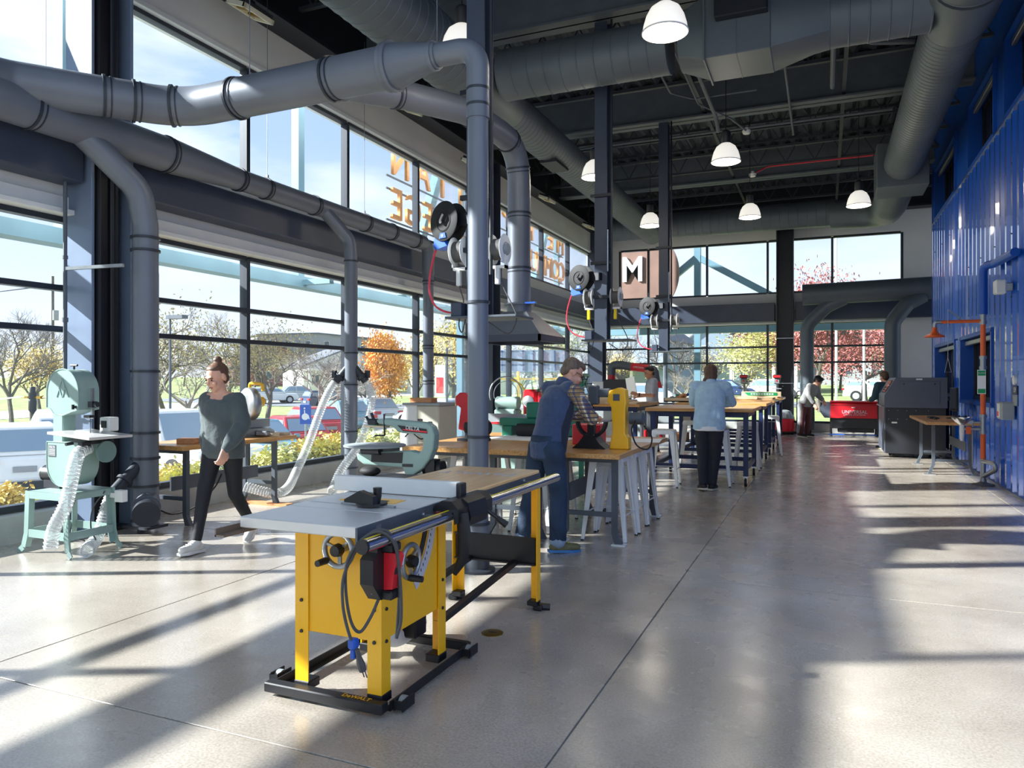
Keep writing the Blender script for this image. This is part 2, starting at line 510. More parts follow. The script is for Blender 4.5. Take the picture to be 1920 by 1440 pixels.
# ---- solid parts of the walls
b = MB()
b.bx(XL - .22, XL + .10, YR, YB, 3.00, 3.94); b.bx(XL - .22, XL + .10, YR, YB, 5.38, 6.95)
struct(b.build('wall_left', 'drywall', smooth=0))
b = MB(); b.bx(XL - .22, XL + .16, YR, YB, -.05, 0.25, .012)
struct(b.build('trim_1', 'concrete_curb', smooth=0))
b = MB(); b.bx(XL - .05, XL + .22, YR, YB, 2.985, 3.03, .004); b.bx(XL + .02, XL + .14, YR, YB, 3.03, 3.16, .004)
b.bx(XL - .05, XL + .13, YR, YB, 5.36, 5.42, .004)
struct(b.build('trim_2', 'sill_white', smooth=0))
b = MB()
b.bx(1.75, 6.3, YB, YB + .2, 0, 3.94); b.bx(-6.9, 1.75, YB - .05, YB + .2, 3.09, 3.91)
b.bx(-6.9, -5.86, YB - .05, YB + .2, 3.91, 6.95); b.bx(1.95, 6.3, YB, YB + .2, 3.94, 6.95); b.bx(-5.86, 1.95, YB - .05, YB + .2, 5.46, 6.95)
struct(b.build('wall_back', 'drywall', smooth=0))
b = MB(); b.bx(-6.7, 1.75, YB - .12, YB + .2, -.05, 0.24, .012)
struct(b.build('trim_3', 'concrete_curb', smooth=0))
b = MB(); b.bx(-6.5, 1.75, YB - .2, YB + .03, 3.05, 3.10, .004)
struct(b.build('trim_4', 'sill_white', smooth=0))
b = MB()
b.bx(-6.9, 6.3, YR - .2, YR, 0, .26); b.bx(-6.9, 6.3, YR - .2, YR, 6.83, 6.95)
struct(b.build('wall_rear', 'drywall', smooth=0))
b = MB(); b.bx(6.1, 6.3, 4.1, 18.85, 0, 6.95); b.bx(6.1, 6.3, 18.85, YB, 0, .26); b.bx(6.1, 6.3, YR, 4.1, 0, .26); b.bx(6.1, 6.3, YR, 4.1, 6.83, 6.95)
struct(b.build('wall_outer', 'drywall', smooth=0))

# ---- blue corrugated wall
wall_right = struct(link('wall_right', None, None, (0, 0, 0)))
RIB = 0.336
def rib_panel(y0, y1, z0, z1):
    pts = [(XB, y0)]
    k = math.ceil(y0 / RIB)
    while k * RIB < y1:
        c_ = k * RIB
        for dy, dx in ((-.075, 0), (-.038, -.04), (.038, -.04), (.075, 0)):
            y = c_ + dy
            if y0 < y < y1: pts.append((XB + dx, y))
        k += 1
    pts.append((XB, y1)); pts += [(XB + .05, y1), (XB + .05, y0)]
    m_ = MB(); m_.prism(pts, z0, z1, 'z'); return m_.build('panel', 'blue_metal', wall_right, 0)
lowW = [(15.46, 18.06), (12.25, 14.85)]
upW = [(15.45, 18.15), (12.10, 14.12), (9.55, 11.46), (6.6, 8.6)]
YE = 18.56; YS = 4.0
def zone(z0, z1, holes):
    cur = YS; iv = []
    for (a, c_) in sorted(holes): iv.append((cur, a)); cur = c_
    iv.append((cur, YE))
    for (a, c_) in iv:
        n_ = max(1, round((c_ - a) / 1.008)); st = (c_ - a) / n_
        for q in range(n_): rib_panel(a + q * st, a + (q + 1) * st, z0, z1)
zone(0.02, 1.08, []); zone(1.08, 2.16, lowW); zone(2.16, 4.86, [])
screw = MB(); screw.lathe([(.009, 0), (.009, .008), (.004, .012)], 6, Matrix.Rotation(-PI / 2, 4, 'Y'))
scm = screw.mesh('screw', 0); scm.materials.append(MATS['steel_black'])
for z in (0.35, 2.5, 3.3, 4.2):
    k = math.ceil(9.0 / RIB)
    while k * RIB < YE:
        if k % 3 == 0: link('screw', scm, wall_right, (XB - .04, k * RIB, z))
        k += 1
b = MB()                                            # flat upper fascia round the high windows
cur = YS
for (a, c_) in sorted(upW): b.bx(XB - .02, XB + .05, cur, a, 4.86, 5.93); cur = c_
b.bx(XB - .02, XB + .05, cur, YE, 4.86, 5.93); b.bx(XB - .02, XB + .05, YS, YE, 5.93, 6.95)
b.build('fascia', 'blue_trim', wall_right, 0)
b = MB(); b.bx(XB - .045, XB + .06, YE, YE + .04, 0, 6.95); b.bx(XB, 6.1, YE - .02, YE + .03, 0, 6.95); b.bx(XB, 6.1, YS - .02, YS + .03, 0, 6.95)
b.build('corner_trim', 'blue_trim', wall_right, 0)
b = MB(); b.bx(XB - .06, XB, YS, YE, 0.0, 0.02); b.build('base_flashing', 'galvanised', wall_right, 0)
b = MB(); b.bx(XB - .05, XB + .02, YS, YE, 4.845, 4.868); b.build('ledge', 'steel_bare', wall_right, 0)
wn = 7
for (ws, z0, z1) in ((lowW, 1.08, 2.16), (upW, 4.88, 5.93)):
    for (a, c_) in ws:
        root = struct(link('window_%d' % wn, None, None, (0, 0, 0))); wn += 1
        b = MB(); t_ = .07
        for (p0, p1, q0, q1) in ((a - t_ * .2, c_ + t_ * .2, z0 - .03, z0 + .03), (a - t_ * .2, c_ + t_ * .2, z1 - .03, z1 + .03)): b.bx(XB - .06, XB + .24, p0, p1, q0, q1)
        b.bx(XB - .06, XB + .24, a - .02, a + .05, z0, z1); b.bx(XB - .06, XB + .24, c_ - .05, c_ + .02, z0, z1)
        b.build('reveal', 'blue_trim', root, 0)
        b = MB()
        for (y_, w_) in ((a + .08, .06), (c_ - .08, .06), (c_ - (c_ - a) * .36, .05)): b.bx(XB + .14, XB + .2, y_ - w_ / 2, y_ + w_ / 2, z0 + .03, z1 - .03)
        b.bx(XB + .14, XB + .2, a + .05, c_ - .05, z0 + .03, z0 + .09); b.bx(XB + .14, XB + .2, a + .05, c_ - .05, z1 - .09, z1 - .03)
        b.build('frame', 'mullion', root, 0)
        ms = c_ - (c_ - a) * .36
        for (p0, p1) in ((a + .08, ms), (ms, c_ - .08)):
            b = MB(); b.bx(XB + .165, XB + .175, p0, p1, z0 + .06, z1 - .06); b.build('pane', 'glass_dark', root, 0)
        b = MB(); b.bx(XB + .01, XB + .07, a + .06, c_ - .06, z1 - .13, z1 - .05, .01); b.build('blind_housing', 'galvanised', root, 0)
b = MB(); b.bx(XB + .6, XB + .65, YS, YE, 0, 6.9); struct(b.build('dark_backing', 'deck_dark', smooth=0))  # dark sheet standing in for the dim room behind the blue wall windows

# ---- ceiling: ribbed deck, joists, cross beams
ZD = 7.0
pts = []
x = -6.9
while x < 6.3:
    pts += [(x, ZD), (x + .07, ZD - .07), (x + .13, ZD - .07), (x + .20, ZD)]; x += .28
pts += [(6.3, ZD), (6.3, ZD + .1), (-6.9, ZD + .1)]
b = MB(); b.prism(pts, 3.6, YB + .2, 'y')
ceiling = struct(b.build('ceiling', 'deck_dark', smooth=0))
def joist(y):
    m_ = MB(); z0, z1 = 6.33, 6.92; xa, xe = -6.5, 6.1
    m_.bx(xa, xe, -.035, .035, z0, z0 + .05); m_.bx(xa, xe, -.035, .035, z1 - .05, z1)
    n_ = 21; st = (xe - xa) / n_
    for k in range(n_):
        p, q = (xa + k * st, xa + (k + .5) * st)
        m_.bar((p, 0, z1 - .03), (q, 0, z0 + .03), .022); m_.bar((q, 0, z0 + .03), (p + st, 0, z1 - .03), .022)
    return m_
jm = joist(0).mesh('joist', 0); jm.materials.append(MATS['joist_dark'])
for y in [4.0, 6.6, 7.9, 10.9, 12.3, 15.1, 16.4, 17.7, 19.9, 21.2]:
    link('joist', jm, ceiling, (0, y, 0))
def ibeam(m_, x0, x1, y, z0, z1, w, t=.03):
    m_.bx(x0, x1, y - w / 2, y + w / 2, z0, z0 + t); m_.bx(x0, x1, y - w / 2, y + w / 2, z1 - t, z1); m_.bx(x0, x1, y - .015, y + .015, z0, z1)
for y in (3.6, 5.2, 9.45, 13.75, 18.4):
    b = MB(); ibeam(b, -6.55, 6.1, y, 6.22, 6.92, .32); b.build('beam', 'beam_grey', ceiling, 0)
for x in (-5.4, -2.0, .3):                          # bridging along the joists
    b = MB(); b.bx(x - .03, x + .03, 3.6, YB - .1, 6.30, 6.325); b.build('bridging', 'joist_dark', ceiling, 0)
b = MB(); b.bx(XL + .1, XL + .46, YR, YB - .2, 5.96, 6.0); b.bx(XL + .1, XL + .46, YR, YB - .2, 6.85, 6.9); b.bx(XL + .25, XL + .29, YR, YB - .2, 6.0, 6.85)
b.build('edge_beam', 'steel_black', ceiling, 0)
b = MB(); b.bx(-6.4, 6.1, YB - .5, YB - .1, 6.0, 6.05); b.bx(-6.4, 6.1, YB - .32, YB - .28, 6.05, 6.9); b.build('edge_beam', 'steel_black', ceiling, 0)

# unseen glazed roof behind the camera, added to let in more daylight
sky_ = struct(link('window_13', None, None, (0, 0, 0)))
for x in [-6.9 + 2.2 * k for k in range(7)]:
    m_ = MB(); m_.bx(x - .04, x + .04, YR - .2, 3.5, 6.90, 7.05, .004); m_.build('rafter', 'mullion', sky_, 0)
for x in [-6.9 + 2.2 * k for k in range(6)]:
    for y in (-5.4, -1.8, 1.75):
        m_ = MB(); m_.bx(x + .04, x + 2.16, y - 1.74, y + 1.74, 6.98, 6.994); m_.build('pane', 'glass_clear', sky_, 0)
# ---- columns and the tie beams between them
def wcol(label, x0, x1, y0, y1, z1, axis='y', m1='steel_dark'):
    r_ = thing('steel_column', label, 'column', ((x0 + x1) / 2, (y0 + y1) / 2, 0))
    cx, cy = (x0 + x1) / 2, (y0 + y1) / 2; hx, hy = (x1 - x0) / 2, (y1 - y0) / 2
    for s_ in (-1, 1):
        m_ = MB()
        if axis == 'y': m_.bx(-hx, hx, s_ * hy - .015, s_ * hy + .015, 0, z1, .003)
        else: m_.bx(s_ * hx - .015, s_ * hx + .015, -hy, hy, 0, z1, .003)
        m_.build('flange', m1, r_, 0)
    m_ = MB()
    if axis == 'y': m_.bx(-.012, .012, -hy + .015, hy - .015, 0, z1)
    else: m_.bx(-hx + .015, hx - .015, -.012, .012, 0, z1)
    m_.build('web', 'steel_black' , r_, 0)
    m_ = MB(); m_.bx(-hx - .03, hx + .03, -hy - .03, hy + .03, 0, .03, .003); m_.build('base_plate', 'steel_black', r_, 0)
    return r_
c1 = wcol('dark steel column standing behind the band saw by the left windows', -6.60, -6.25, 4.77, 5.19, 5.97, 'y', 'steel_dark_lit')
for (dx, dy, r_) in ((.10, -.10, .025), (.13, .02, .018), (.06, .12, .03)):
    m_ = MB(); m_.cyl((dx, dy, .35), (dx, dy, 5.9), r_, n=10); m_.build('conduit', 'steel_black', c1)
c2 = wcol('dark steel column behind the hood pipe at the left window wall', -6.60, -6.25, 13.70, 14.10, 5.97)
c3 = wcol('dark steel column in the corner where the two window walls meet', -6.62, -6.22, 21.70, 22.12, 5.97)
c4 = wcol('dark steel column at the back windows beside the red vacuum', -1.22, -0.80, 21.72, 22.08, 5.97, 'x', 'steel_black')
for z in (1.35, 2.6):
    m_ = MB(); m_.bx(-.24, .24, -.2, -.185, z, z + .02); m_.build('strap', 'steel_bare', c4, 0)
def tie(label, p0, p1, w, h):
    m_ = MB(); m_.bx(p0[0], p1[0], p0[1], p1[1], p0[2], p1[2], .012)
    return tag(m_.build('tie_beam', 'steel_dark', smooth=0), label, 'beam')
tie('dark steel tie beam at left window, on the near side of the band saw column', (-6.58, YR + .3, 3.26), (-6.30, 4.72, 3.62), 0, 0)
tie('long dark steel tie beam along the left windows behind the dust pipes', (-6.58, 5.24, 3.26), (-6.30, 13.65, 3.62), 0, 0)
tie('dark steel tie beam along the left windows from hood to far corner', (-6.58, 14.15, 3.26), (-6.30, 21.66, 3.62), 0, 0)
tie('dark steel tie beam across the back windows left of the back column', (-6.18, 21.85, 3.10), (-1.28, 22.1, 3.62), 0, 0)
tie('dark steel tie beam across the back wall right of the back column', (-0.74, 21.85, 3.10), (6.0, 22.1, 3.62), 0, 0)
# ================================================================ OVERHEAD: dust pipes, air ducts, lamps, reels
def ring(m_, p, d, r, w=.035, t=.012, n=24):
    p = Vector(p); d = Vector(d).normalized()
    m_.tube([p - d * w / 2, p + d * w / 2], r + t, n, True)
def pipe(name, label, pts, r, rad, couplings=(), n=24, material='duct_dust', cat='pipe', group=None):
    """a run of round pipe; couplings = fractions along the path (by length) that carry a raised clamp ring"""
    root = thing(name, label, cat, (0, 0, 0), 0, group)
    P = rounded(pts, rad, 8)
    m_ = MB(); m_.tube(P, r, n, True); m_.build('pipe_wall', material, root, 50)
    rings(root, P, r if not isinstance(r, (list, tuple)) else max(r), couplings)
    return root
def along(P, f):
    L = [(P[i + 1] - P[i]).length for i in range(len(P) - 1)]; tot = sum(L); s = f * tot
    for i, l in enumerate(L):
        if s <= l or i == len(L) - 1: return P[i].lerp(P[i + 1], min(1, s / l)), (P[i + 1] - P[i]).normalized()
        s -= l
def rings(root, P, r, fr, name='coupling'):
    for f in fr:
        p, d = along(P, f); m_ = MB(); ring(m_, p, d, r, .022, .012); ring(m_, p + d * .05, d, r, .012, .006); m_.build(name, 'duct_ring', root, 40)

# ---- dust collection main: trunk along the wall
XT, ZT = -6.08, 3.70
trunk = thing('dust_collection_pipe', 'large grey dust collection trunk pipe running along the left windows', 'pipe')
m_ = MB()
m_.tube([(XT, 1.2, ZT), (XT, 5.45, ZT), (XT, 5.52, ZT), (XT, 6.35, ZT), (XT, 6.42, ZT), (XT, 10.35, ZT)], [.175, .175, .175, .125, .12, .12], 28)
m_.build('pipe_wall', 'duct_dust', trunk, 50)
for (y, r_) in ((2.9, .175), (4.05, .175), (5.42, .175), (6.42, .125), (6.85, .12), (7.75, .12), (8.9, .12), (9.6, .12), (10.3, .12)):
    m_ = MB(); ring(m_, (XT, y, ZT), (0, 1, 0), r_, .022, .013); ring(m_, (XT, y + .05, ZT), (0, 1, 0), r_, .012, .006); m_.build('coupling', 'duct_ring', trunk, 40)
P = rounded([(XT, 10.35, ZT), (XT, 10.75, ZT), (XT, 10.75, 3.2)], .3)
m_ = MB(); m_.tube(P, [.12] * 2 + [.10] * (len(P) - 2), 24); m_.build('elbow', 'duct_dust', trunk, 50)
pipe('dust_drop_pipe', 'thin grey dust drop pipe beside the window mullion right of the trunk end', [(XT, 10.75, 3.25), (XT, 10.75, 0.0)], .088, .1, (.05, .38, .56, .72))
def wire(x, y, z0, z1):
    m_ = MB(); m_.cyl((0, 0, 0), (0, 0, z1 - z0), .004, n=6); m_.bx(-.012, .012, -.012, .012, 0, .05)
    return m_.build('hanger_wire', 'steel_bare', trunk, loc=(x, y, z0))
for y in (4.2, 6.9, 8.9): wire(XT, y, ZT + .12, 6.3)
# drop with flat end cap, nearest the band saw
dp = thing('dust_drop_pipe', 'wide grey dust drop pipe standing in front of the band saw column', 'pipe', (-5.92, 5.06, 0))
P = rounded([(-.16, -.55, ZT - .05), (-.01, -.06, 3.22), (0, 0, 2.9), (0, 0, 2.4)], .28)
m_ = MB(); m_.tube(P, .115, 26); m_.tube([(0, 0, 2.45), (0, 0, .06)], .118, 26); m_.build('pipe_wall', 'duct_dust', dp, 50)
for z in (2.78, 2.66, 1.52, .94, .70, .44, .12):
    m_ = MB(); ring(m_, (0, 0, z), (0, 0, 1), .118, .022, .014); m_.build('coupling', 'duct_ring', dp, 40)
m_ = MB(); m_.bx(-.16, .16, -.12, .12, .045, .07); m_.cyl((0, -.05, 0), (0, -.05, .05), .03, n=8); m_.build('foot_bracket', 'duct_ring', dp)
m_ = MB(); m_.tube([(.03, 0, .30), (.27, -.22, .24)], .105, 24); ring(m_, (.18, -.14, .263), (.24, -.22, -.06), .105, .03, .015); m_.build('cleanout_branch', 'duct_dust', dp, 50)
m_ = MB(); d_ = Vector((.24, -.22, -.06)).normalized(); p_ = Vector((.27, -.22, .24)); m_.tube([p_ - d_ * .01, p_ + d_ * .06], .118, 26); m_.build('end_cap', 'duct_ring', dp, 50)
m_ = MB(); P = [(0, -.05, .66), (-.02, -.34, .40)]; m_.tube(P, .055, 18); ring(m_, (-.012, -.22, .51), (0, -.29, -.26), .055, .03, .02); ring(m_, (-.02, -.33, .41), (0, -.29, -.26), .055, .03, .014); m_.build('branch', 'duct_ring', dp, 50)
# drop with the wye for the two clear hoses
dq = thing('dust_drop_pipe', 'grey dust drop pipe with a forked wye feeding two clear hoses', 'pipe', (-5.80, 8.18, 0))
P = rounded([(-.26, -.25, ZT - .02), (-.02, 0, 3.30), (0, 0, 3.0), (0, 0, 2.9)], .2)
m_ = MB(); m_.tube(P, .085, 22); m_.tube([(0, 0, 2.95), (0, 0, .0)], .086, 22); m_.build('pipe_wall', 'duct_dust', dq, 50)
for z in (3.02, 1.80, 1.38, .76, .55, .45, .28):
    m_ = MB(); ring(m_, (0, 0, z), (0, 0, 1), .086, .018, .010); m_.build('coupling', 'duct_ring', dq, 40)
for s_ in (-1, 1):
    d_ = Vector((.92 * s_, .39 * s_, 0)); m_ = MB()
    p0 = Vector((0, 0, 1.66)); p1 = p0 + d_ * .20 + Vector((0, 0, -.24)); m_.tube([p0, p1], .05, 16); ring(m_, p0.lerp(p1, .75), p1 - p0, .05, .04, .02); m_.box(p0.lerp(p1, .8) + d_ * .06 + Vector((0, 0, .05)), (.05, .05, .10)); m_.build('wye_branch', 'duct_ring', dq, 50)

# ---- upper main: from the trunk across to the near vertical pipe
M1Y = 5.0
um = thing('dust_main_pipe', 'large grey overhead dust pipe crossing to the tall vertical pipe', 'pipe')
P = rounded([(-6.12, 3.2, 3.78), (-6.1, 3.9, 3.86), (-5.35, M1Y, 3.9), (-3.15, M1Y, 3.92)], [.3, .6], 10)
m_ = MB(); m_.tube(P, .168, 30); m_.build('pipe_wall', 'duct_dust', um, 50)
for f in (.33, .385, .46, .62, .86):
    p, d = along(P, f); m_ = MB(); ring(m_, p, d, .168, .022, .016); ring(m_, p + d * .05, d, .168, .012, .007); m_.build('coupling', 'duct_ring', um, 40)
m_ = MB(); m_.tube([(-3.2, M1Y, 3.92), (-3.12, M1Y, 3.92), (-2.80, M1Y, 3.94), (-2.74, M1Y, 3.94)], [.19, .175, .105, .1], 28); ring(m_, (-3.14, M1Y, 3.92), (1, 0, 0), .18, .03, .016); ring(m_, (-2.78, M1Y, 3.94), (1, 0, 0), .1, .03, .012); m_.build('reducer', 'duct_dust', um, 50)
P = rounded([(-2.76, M1Y, 3.94), (-2.40, M1Y, 3.94), (-2.40, M1Y, 3.4)], .24, 10)
m_ = MB(); m_.tube(P, .088, 24); m_.build('elbow', 'duct_dust', um, 50)
for (x, y) in ((-4.6, M1Y), (-2.75, M1Y)):
    m_ = MB(); m_.cyl((0, 0, 0), (0, 0, 2.2), .004, n=6); m_.build('hanger_wire', 'steel_bare', um, loc=(x, y, 4.05))
vp = thing('vertical_dust_pipe', 'tall grey vertical dust pipe standing behind the yellow table saw', 'pipe', (-2.40, M1Y, 0))
m_ = MB(); m_.tube([(0, 0, 3.55), (0, 0, .02)], .078, 26); m_.build('pipe_wall', 'duct_dust', vp, 50)
for z in (3.62, 3.50, 2.02, 1.01, .58, .36, .14):
    m_ = MB(); ring(m_, (0, 0, z), (0, 0, 1), .08, .02, .010); m_.build('coupling', 'duct_ring', vp, 40)
m_ = MB(); m_.lathe([(.13, 0), (.13, .02), (.09, .03), (.085, .12)], 20); m_.build('floor_flange', 'duct_ring', vp)

# ---- hood branch
hb = thing('hood_exhaust_pipe', 'thick grey exhaust pipe curving down into the square hood', 'pipe')
P = rounded([(-4.3, 5.1, 3.95), (-4.45, 6.2, 4.42), (-4.15, 6.85, 4.5), (-3.75, 7.5, 4.5), (-3.66, 8.86, 4.5), (-3.66, 8.86, 2.42)], [.4, .4, .4, .55], 8)
m_ = MB(); m_.tube(P, [.06, .09] + [.15] * (len(P) - 2), 28); m_.build('pipe_wall', 'duct_dust', hb, 50)
rings(hb, P, .15, (.30, .47, .63, .70, .80, .92))
hood = thing('exhaust_hood', 'dark grey square exhaust hood hanging below its thick pipe', 'hood', (-3.66, 8.86, 1.92))
m_ = MB(); w0, w1 = .47, .16
m_.add([(-w0, -w0, .08), (w0, -w0, .08), (w0, w0, .08), (-w0, w0, .08), (-w1, -w1, .40), (w1, -w1, .40), (w1, w1, .40), (-w1, w1, .40)], [(0, 1, 5, 4), (1, 2, 6, 5), (2, 3, 7, 6), (3, 0, 4, 7), (4, 5, 6, 7)])
m_.build('canopy', 'duct_dust', hood, 0)
m_ = MB()
for (x0, x1, y0, y1) in ((-w0, w0, -w0, -w0 + .03), (-w0, w0, w0 - .03, w0), (-w0, -w0 + .03, -w0, w0), (w0 - .03, w0, -w0, w0)): m_.bx(x0, x1, y0, y1, 0, .085)
m_.build('rim', 'steel_dark', hood, 0)
m_ = MB(); m_.tube([(0, 0, .40), (0, 0, .52)], .16, 24); ring(m_, (0, 0, .50), (0, 0, 1), .15, .02, .05); m_.build('collar', 'duct_dust', hood, 50)
m_ = MB(); m_.bx(.16, .30, -.2, -.14, .49, .51); m_.build('damper_slide', 'blue_plastic', hood, 0)

# ---- spiral air ducts: seams are real raised ribs
def spiral(root, P, r, step, n=26, name='duct_wall', material='duct_hvac'):
    P = [Vector(p) for p in P]; out = []; rr = []
    L = [(P[i + 1] - P[i]).length for i in range(len(P) - 1)]; tot = sum(L); k = int(tot / step)
    for i in range(k + 1):
        p, d = along(P, min(i * step / tot, 1))
        for (o, e_) in ((-.010, 0), (-.004, .006), (.004, .006), (.010, 0)):
            out.append(p + d * o); rr.append(r + e_)
    m_ = MB(); m_.tube(out, rr, n); return m_.build(name, material, root, 24)
ad = thing('spiral_duct', 'dark grey spiral air duct running along above the left windows', 'duct')
DX, DZ = -4.40, 5.52
spiral(ad, [(DX, 1.0, DZ), (DX, 8.7, DZ)], .38, .17); spiral(ad, [(DX, 10.2, DZ), (DX, 20.4, DZ)], .30, .13)
m_ = MB(); m_.tube([(DX, 8.7, DZ), (DX, 9.4, DZ), (DX, 9.6, DZ), (DX, 10.2, DZ)], [.38, .40, .40, .30], 28); m_.build('tee_body', 'duct_hvac', ad, 50)
m_ = MB(); m_.box((DX + .03, 12.2, DZ - .31), (.30, .65, .05)); m_.build('vent_grille', 'steel_black', ad, 0)
cd_ = thing('spiral_duct', 'dark grey spiral air duct crossing the room between the long ducts', 'duct')
YC = 9.05
spiral(cd_, [(DX + .45, YC, DZ), (-1.60, YC, DZ)], .325, .22)
spiral(cd_, [(0.05, YC, DZ), (1.1, YC, DZ)], .325, .2)
def loft(m_, A, B):
    n_ = len(A); m_.add(A + B, [(i, (i + 1) % n_, n_ + (i + 1) % n_, n_ + i) for i in range(n_)] + [tuple(range(n_))[::-1], tuple(range(n_, 2 * n_))])
def circ(x, r, n_=24): return [(x, YC + r * math.cos(2 * PI * k / n_), DZ + r * math.sin(2 * PI * k / n_)) for k in range(n_)]
def sq(x, h, v, n_=24):
    o_ = []
    for k in range(n_):
        a = 2 * PI * k / n_; ca, sa = math.cos(a), math.sin(a); q = max(abs(ca), abs(sa)); o_.append((x, YC + h * ca / q, DZ + v * sa / q))
    return o_
m_ = MB(); loft(m_, circ(-1.6, .33), sq(-1.28, .36, .36)); m_.build('transition', 'duct_hvac', cd_, 30)
m_ = MB(); m_.bx(-1.28, -.55, YC - .37, YC + .37, DZ - .37, DZ + .37, .01); m_.bx(-1.29, -1.27, YC - .4, YC + .4, DZ - .4, DZ + .4); m_.bx(-.93, -.92, YC - .375, YC + .375, DZ - .375, DZ + .375); m_.build('coil_box', 'duct_hvac', cd_, 0)
m_ = MB(); m_.bx(-1.15, -.58, YC - .50, YC - .37, DZ + .02, DZ + .42, .01); m_.build('control_box', 'steel_black', cd_, 0)
m_ = MB(); loft(m_, sq(-.55, .36, .36), circ(.05, .33)); m_.build('transition', 'duct_hvac', cd_, 30)
rd = thing('spiral_duct', 'dark grey spiral air duct running along the blue wall', 'duct')
spiral(rd, [(1.36, 1.0, DZ), (1.36, 8.6, DZ)], .37, .16); spiral(rd, [(1.36, 9.6, DZ), (1.36, 15.6, DZ)], .325, .11)
m_ = MB(); m_.tube([(1.36, 8.6, DZ), (1.36, 8.75, DZ), (1.36, 9.4, DZ), (1.36, 9.6, DZ)], [.37, .38, .37, .325], 28); m_.build('tee_body', 'duct_hvac', rd, 50)
m_ = MB(); m_.bx(.92, 1.80, 15.6, 16.6, DZ - .42, DZ + .42, .01); m_.build('plenum_box', 'duct_hvac', rd, 0)
m_ = MB(); m_.tube(rounded([(1.36, 16.5, DZ - .05), (1.36, 18.6, DZ - .1), (1.36, 20.2, DZ + .05), (.2, 20.5, DZ + .15)], .8, 6), .36, 24); m_.build('elbow', 'duct_hvac', rd, 50)
bd = thing('spiral_duct', 'dark grey spiral air duct along the top of the back wall', 'duct')
spiral(bd, [(-5.9, 20.7, 5.78), (.4, 20.5, 5.72)], .34, .22)
# duct with two branch drops at the back right
ld = thing('exhaust_duct', 'dark grey exhaust duct above the red laser with two bent drops', 'duct')
m_ = MB(); m_.tube([(-.53, 20.75, 3.68), (3.2, 20.75, 3.74)], .275, 26); m_.build('header_pipe', 'duct_hvac', ld, 50)
m_ = MB(); m_.tube(rounded([(.47, 20.75, 3.55), (.05, 20.75, 3.35), (-.42, 20.75, 2.88), (-.42, 20.75, 1.0), (-.40, 21.1, .18)], [.15, .45, .6], 8), .168, 22); m_.build('bent_drop', 'duct_hvac', ld, 50)
spiral(ld, [(-.42, 20.75, 1.35), (-.415, 20.8, .85), (-.41, 21.0, .35)], .172, .045, 20, 'flexible_hose', 'duct_hvac')
m_ = MB(); m_.tube(rounded([(2.25, 20.7, 3.55), (1.9, 20.65, 3.35), (1.56, 20.6, 2.9), (1.56, 20.6, .3)], [.15, .45], 8), .185, 22); m_.build('bent_drop', 'duct_hvac', ld, 50)

# ---- conduits and sprinkler lines under the joists
def conduit(label, pts, r=.018, m='duct_ring', name='conduit_pipe'):
    m_ = MB(); m_.tube(rounded(pts, .12, 4), r, 8); return tag(m_.build(name, m), label, 'conduit')
conduit('thin grey conduit crossing under the joists just past the cross duct', [(-4.0, 10.1, 6.15), (1.1, 10.1, 6.15)], .028, 'beam_grey')
conduit('second grey conduit crossing beside the first one past the cross duct', [(-4.0, 10.22, 6.15), (1.1, 10.22, 6.15)], .02, 'beam_grey')
conduit('grey pipe running lengthwise below the beams near the second hanging post', [(-1.75, 9.6, 6.05), (-1.75, 13.2, 6.05), (-1.75, 13.6, 5.9)], .035, 'beam_grey')
conduit('bent grey conduit looping below the beams right of the second hanging post', [(-2.3, 9.8, 6.1), (-2.3, 12.0, 6.1), (-2.0, 12.4, 6.1), (-1.0, 12.4, 6.1)], .016, 'beam_grey')
conduit('grey conduit between the beams ending at a white smoke detector', [(-1.95, 9.8, 6.08), (-1.95, 12.6, 6.08), (-1.5, 13.3, 6.0), (-1.3, 13.9, 5.95)], .016, 'beam_grey')
conduit('straight grey rod running lengthwise above the bell lamps', [(-.55, 9.9, 6.18), (-.55, 15.2, 6.18)], .02, 'beam_grey')
conduit('grey pipe crossing under the joists past the light beam', [(-5.0, 14.5, 6.2), (1.1, 14.5, 6.2)], .025, 'beam_grey')
conduit('paired grey pipe bent in a U near the blue wall duct', [(.55, 9.8, 6.1), (.55, 10.9, 5.95), (1.1, 11.1, 5.95)], .04, 'beam_grey')
conduit('red sprinkler line crossing above the back lamps', [(-1.35, 16.1, 5.75), (-1.1, 16.4, 5.95), (.9, 16.4, 5.95)], .016, 'hose_red')
conduit('vertical grey sprinkler riser hanging by the blue wall duct', [(.12, 11.2, 6.2), (.12, 12.0, 6.2), (.12, 12.9, 6.15)], .04, 'beam_grey')
for (x, y, z, lb) in ((-1.3, 13.95, 5.9, 'small round white smoke detector under the light grey beam'), (-1.38, 16.1, 5.68, 'small round white smoke detector at the end of the red line')):
    m_ = MB(); m_.lathe([(.02, 0), (.06, .01), (.075, .04), (.075, .07), (.03, .085), (.03, .12)], 16); tag(m_.build('smoke_detector', 'white_plastic', loc=(x, y, z)), lb, 'detector')

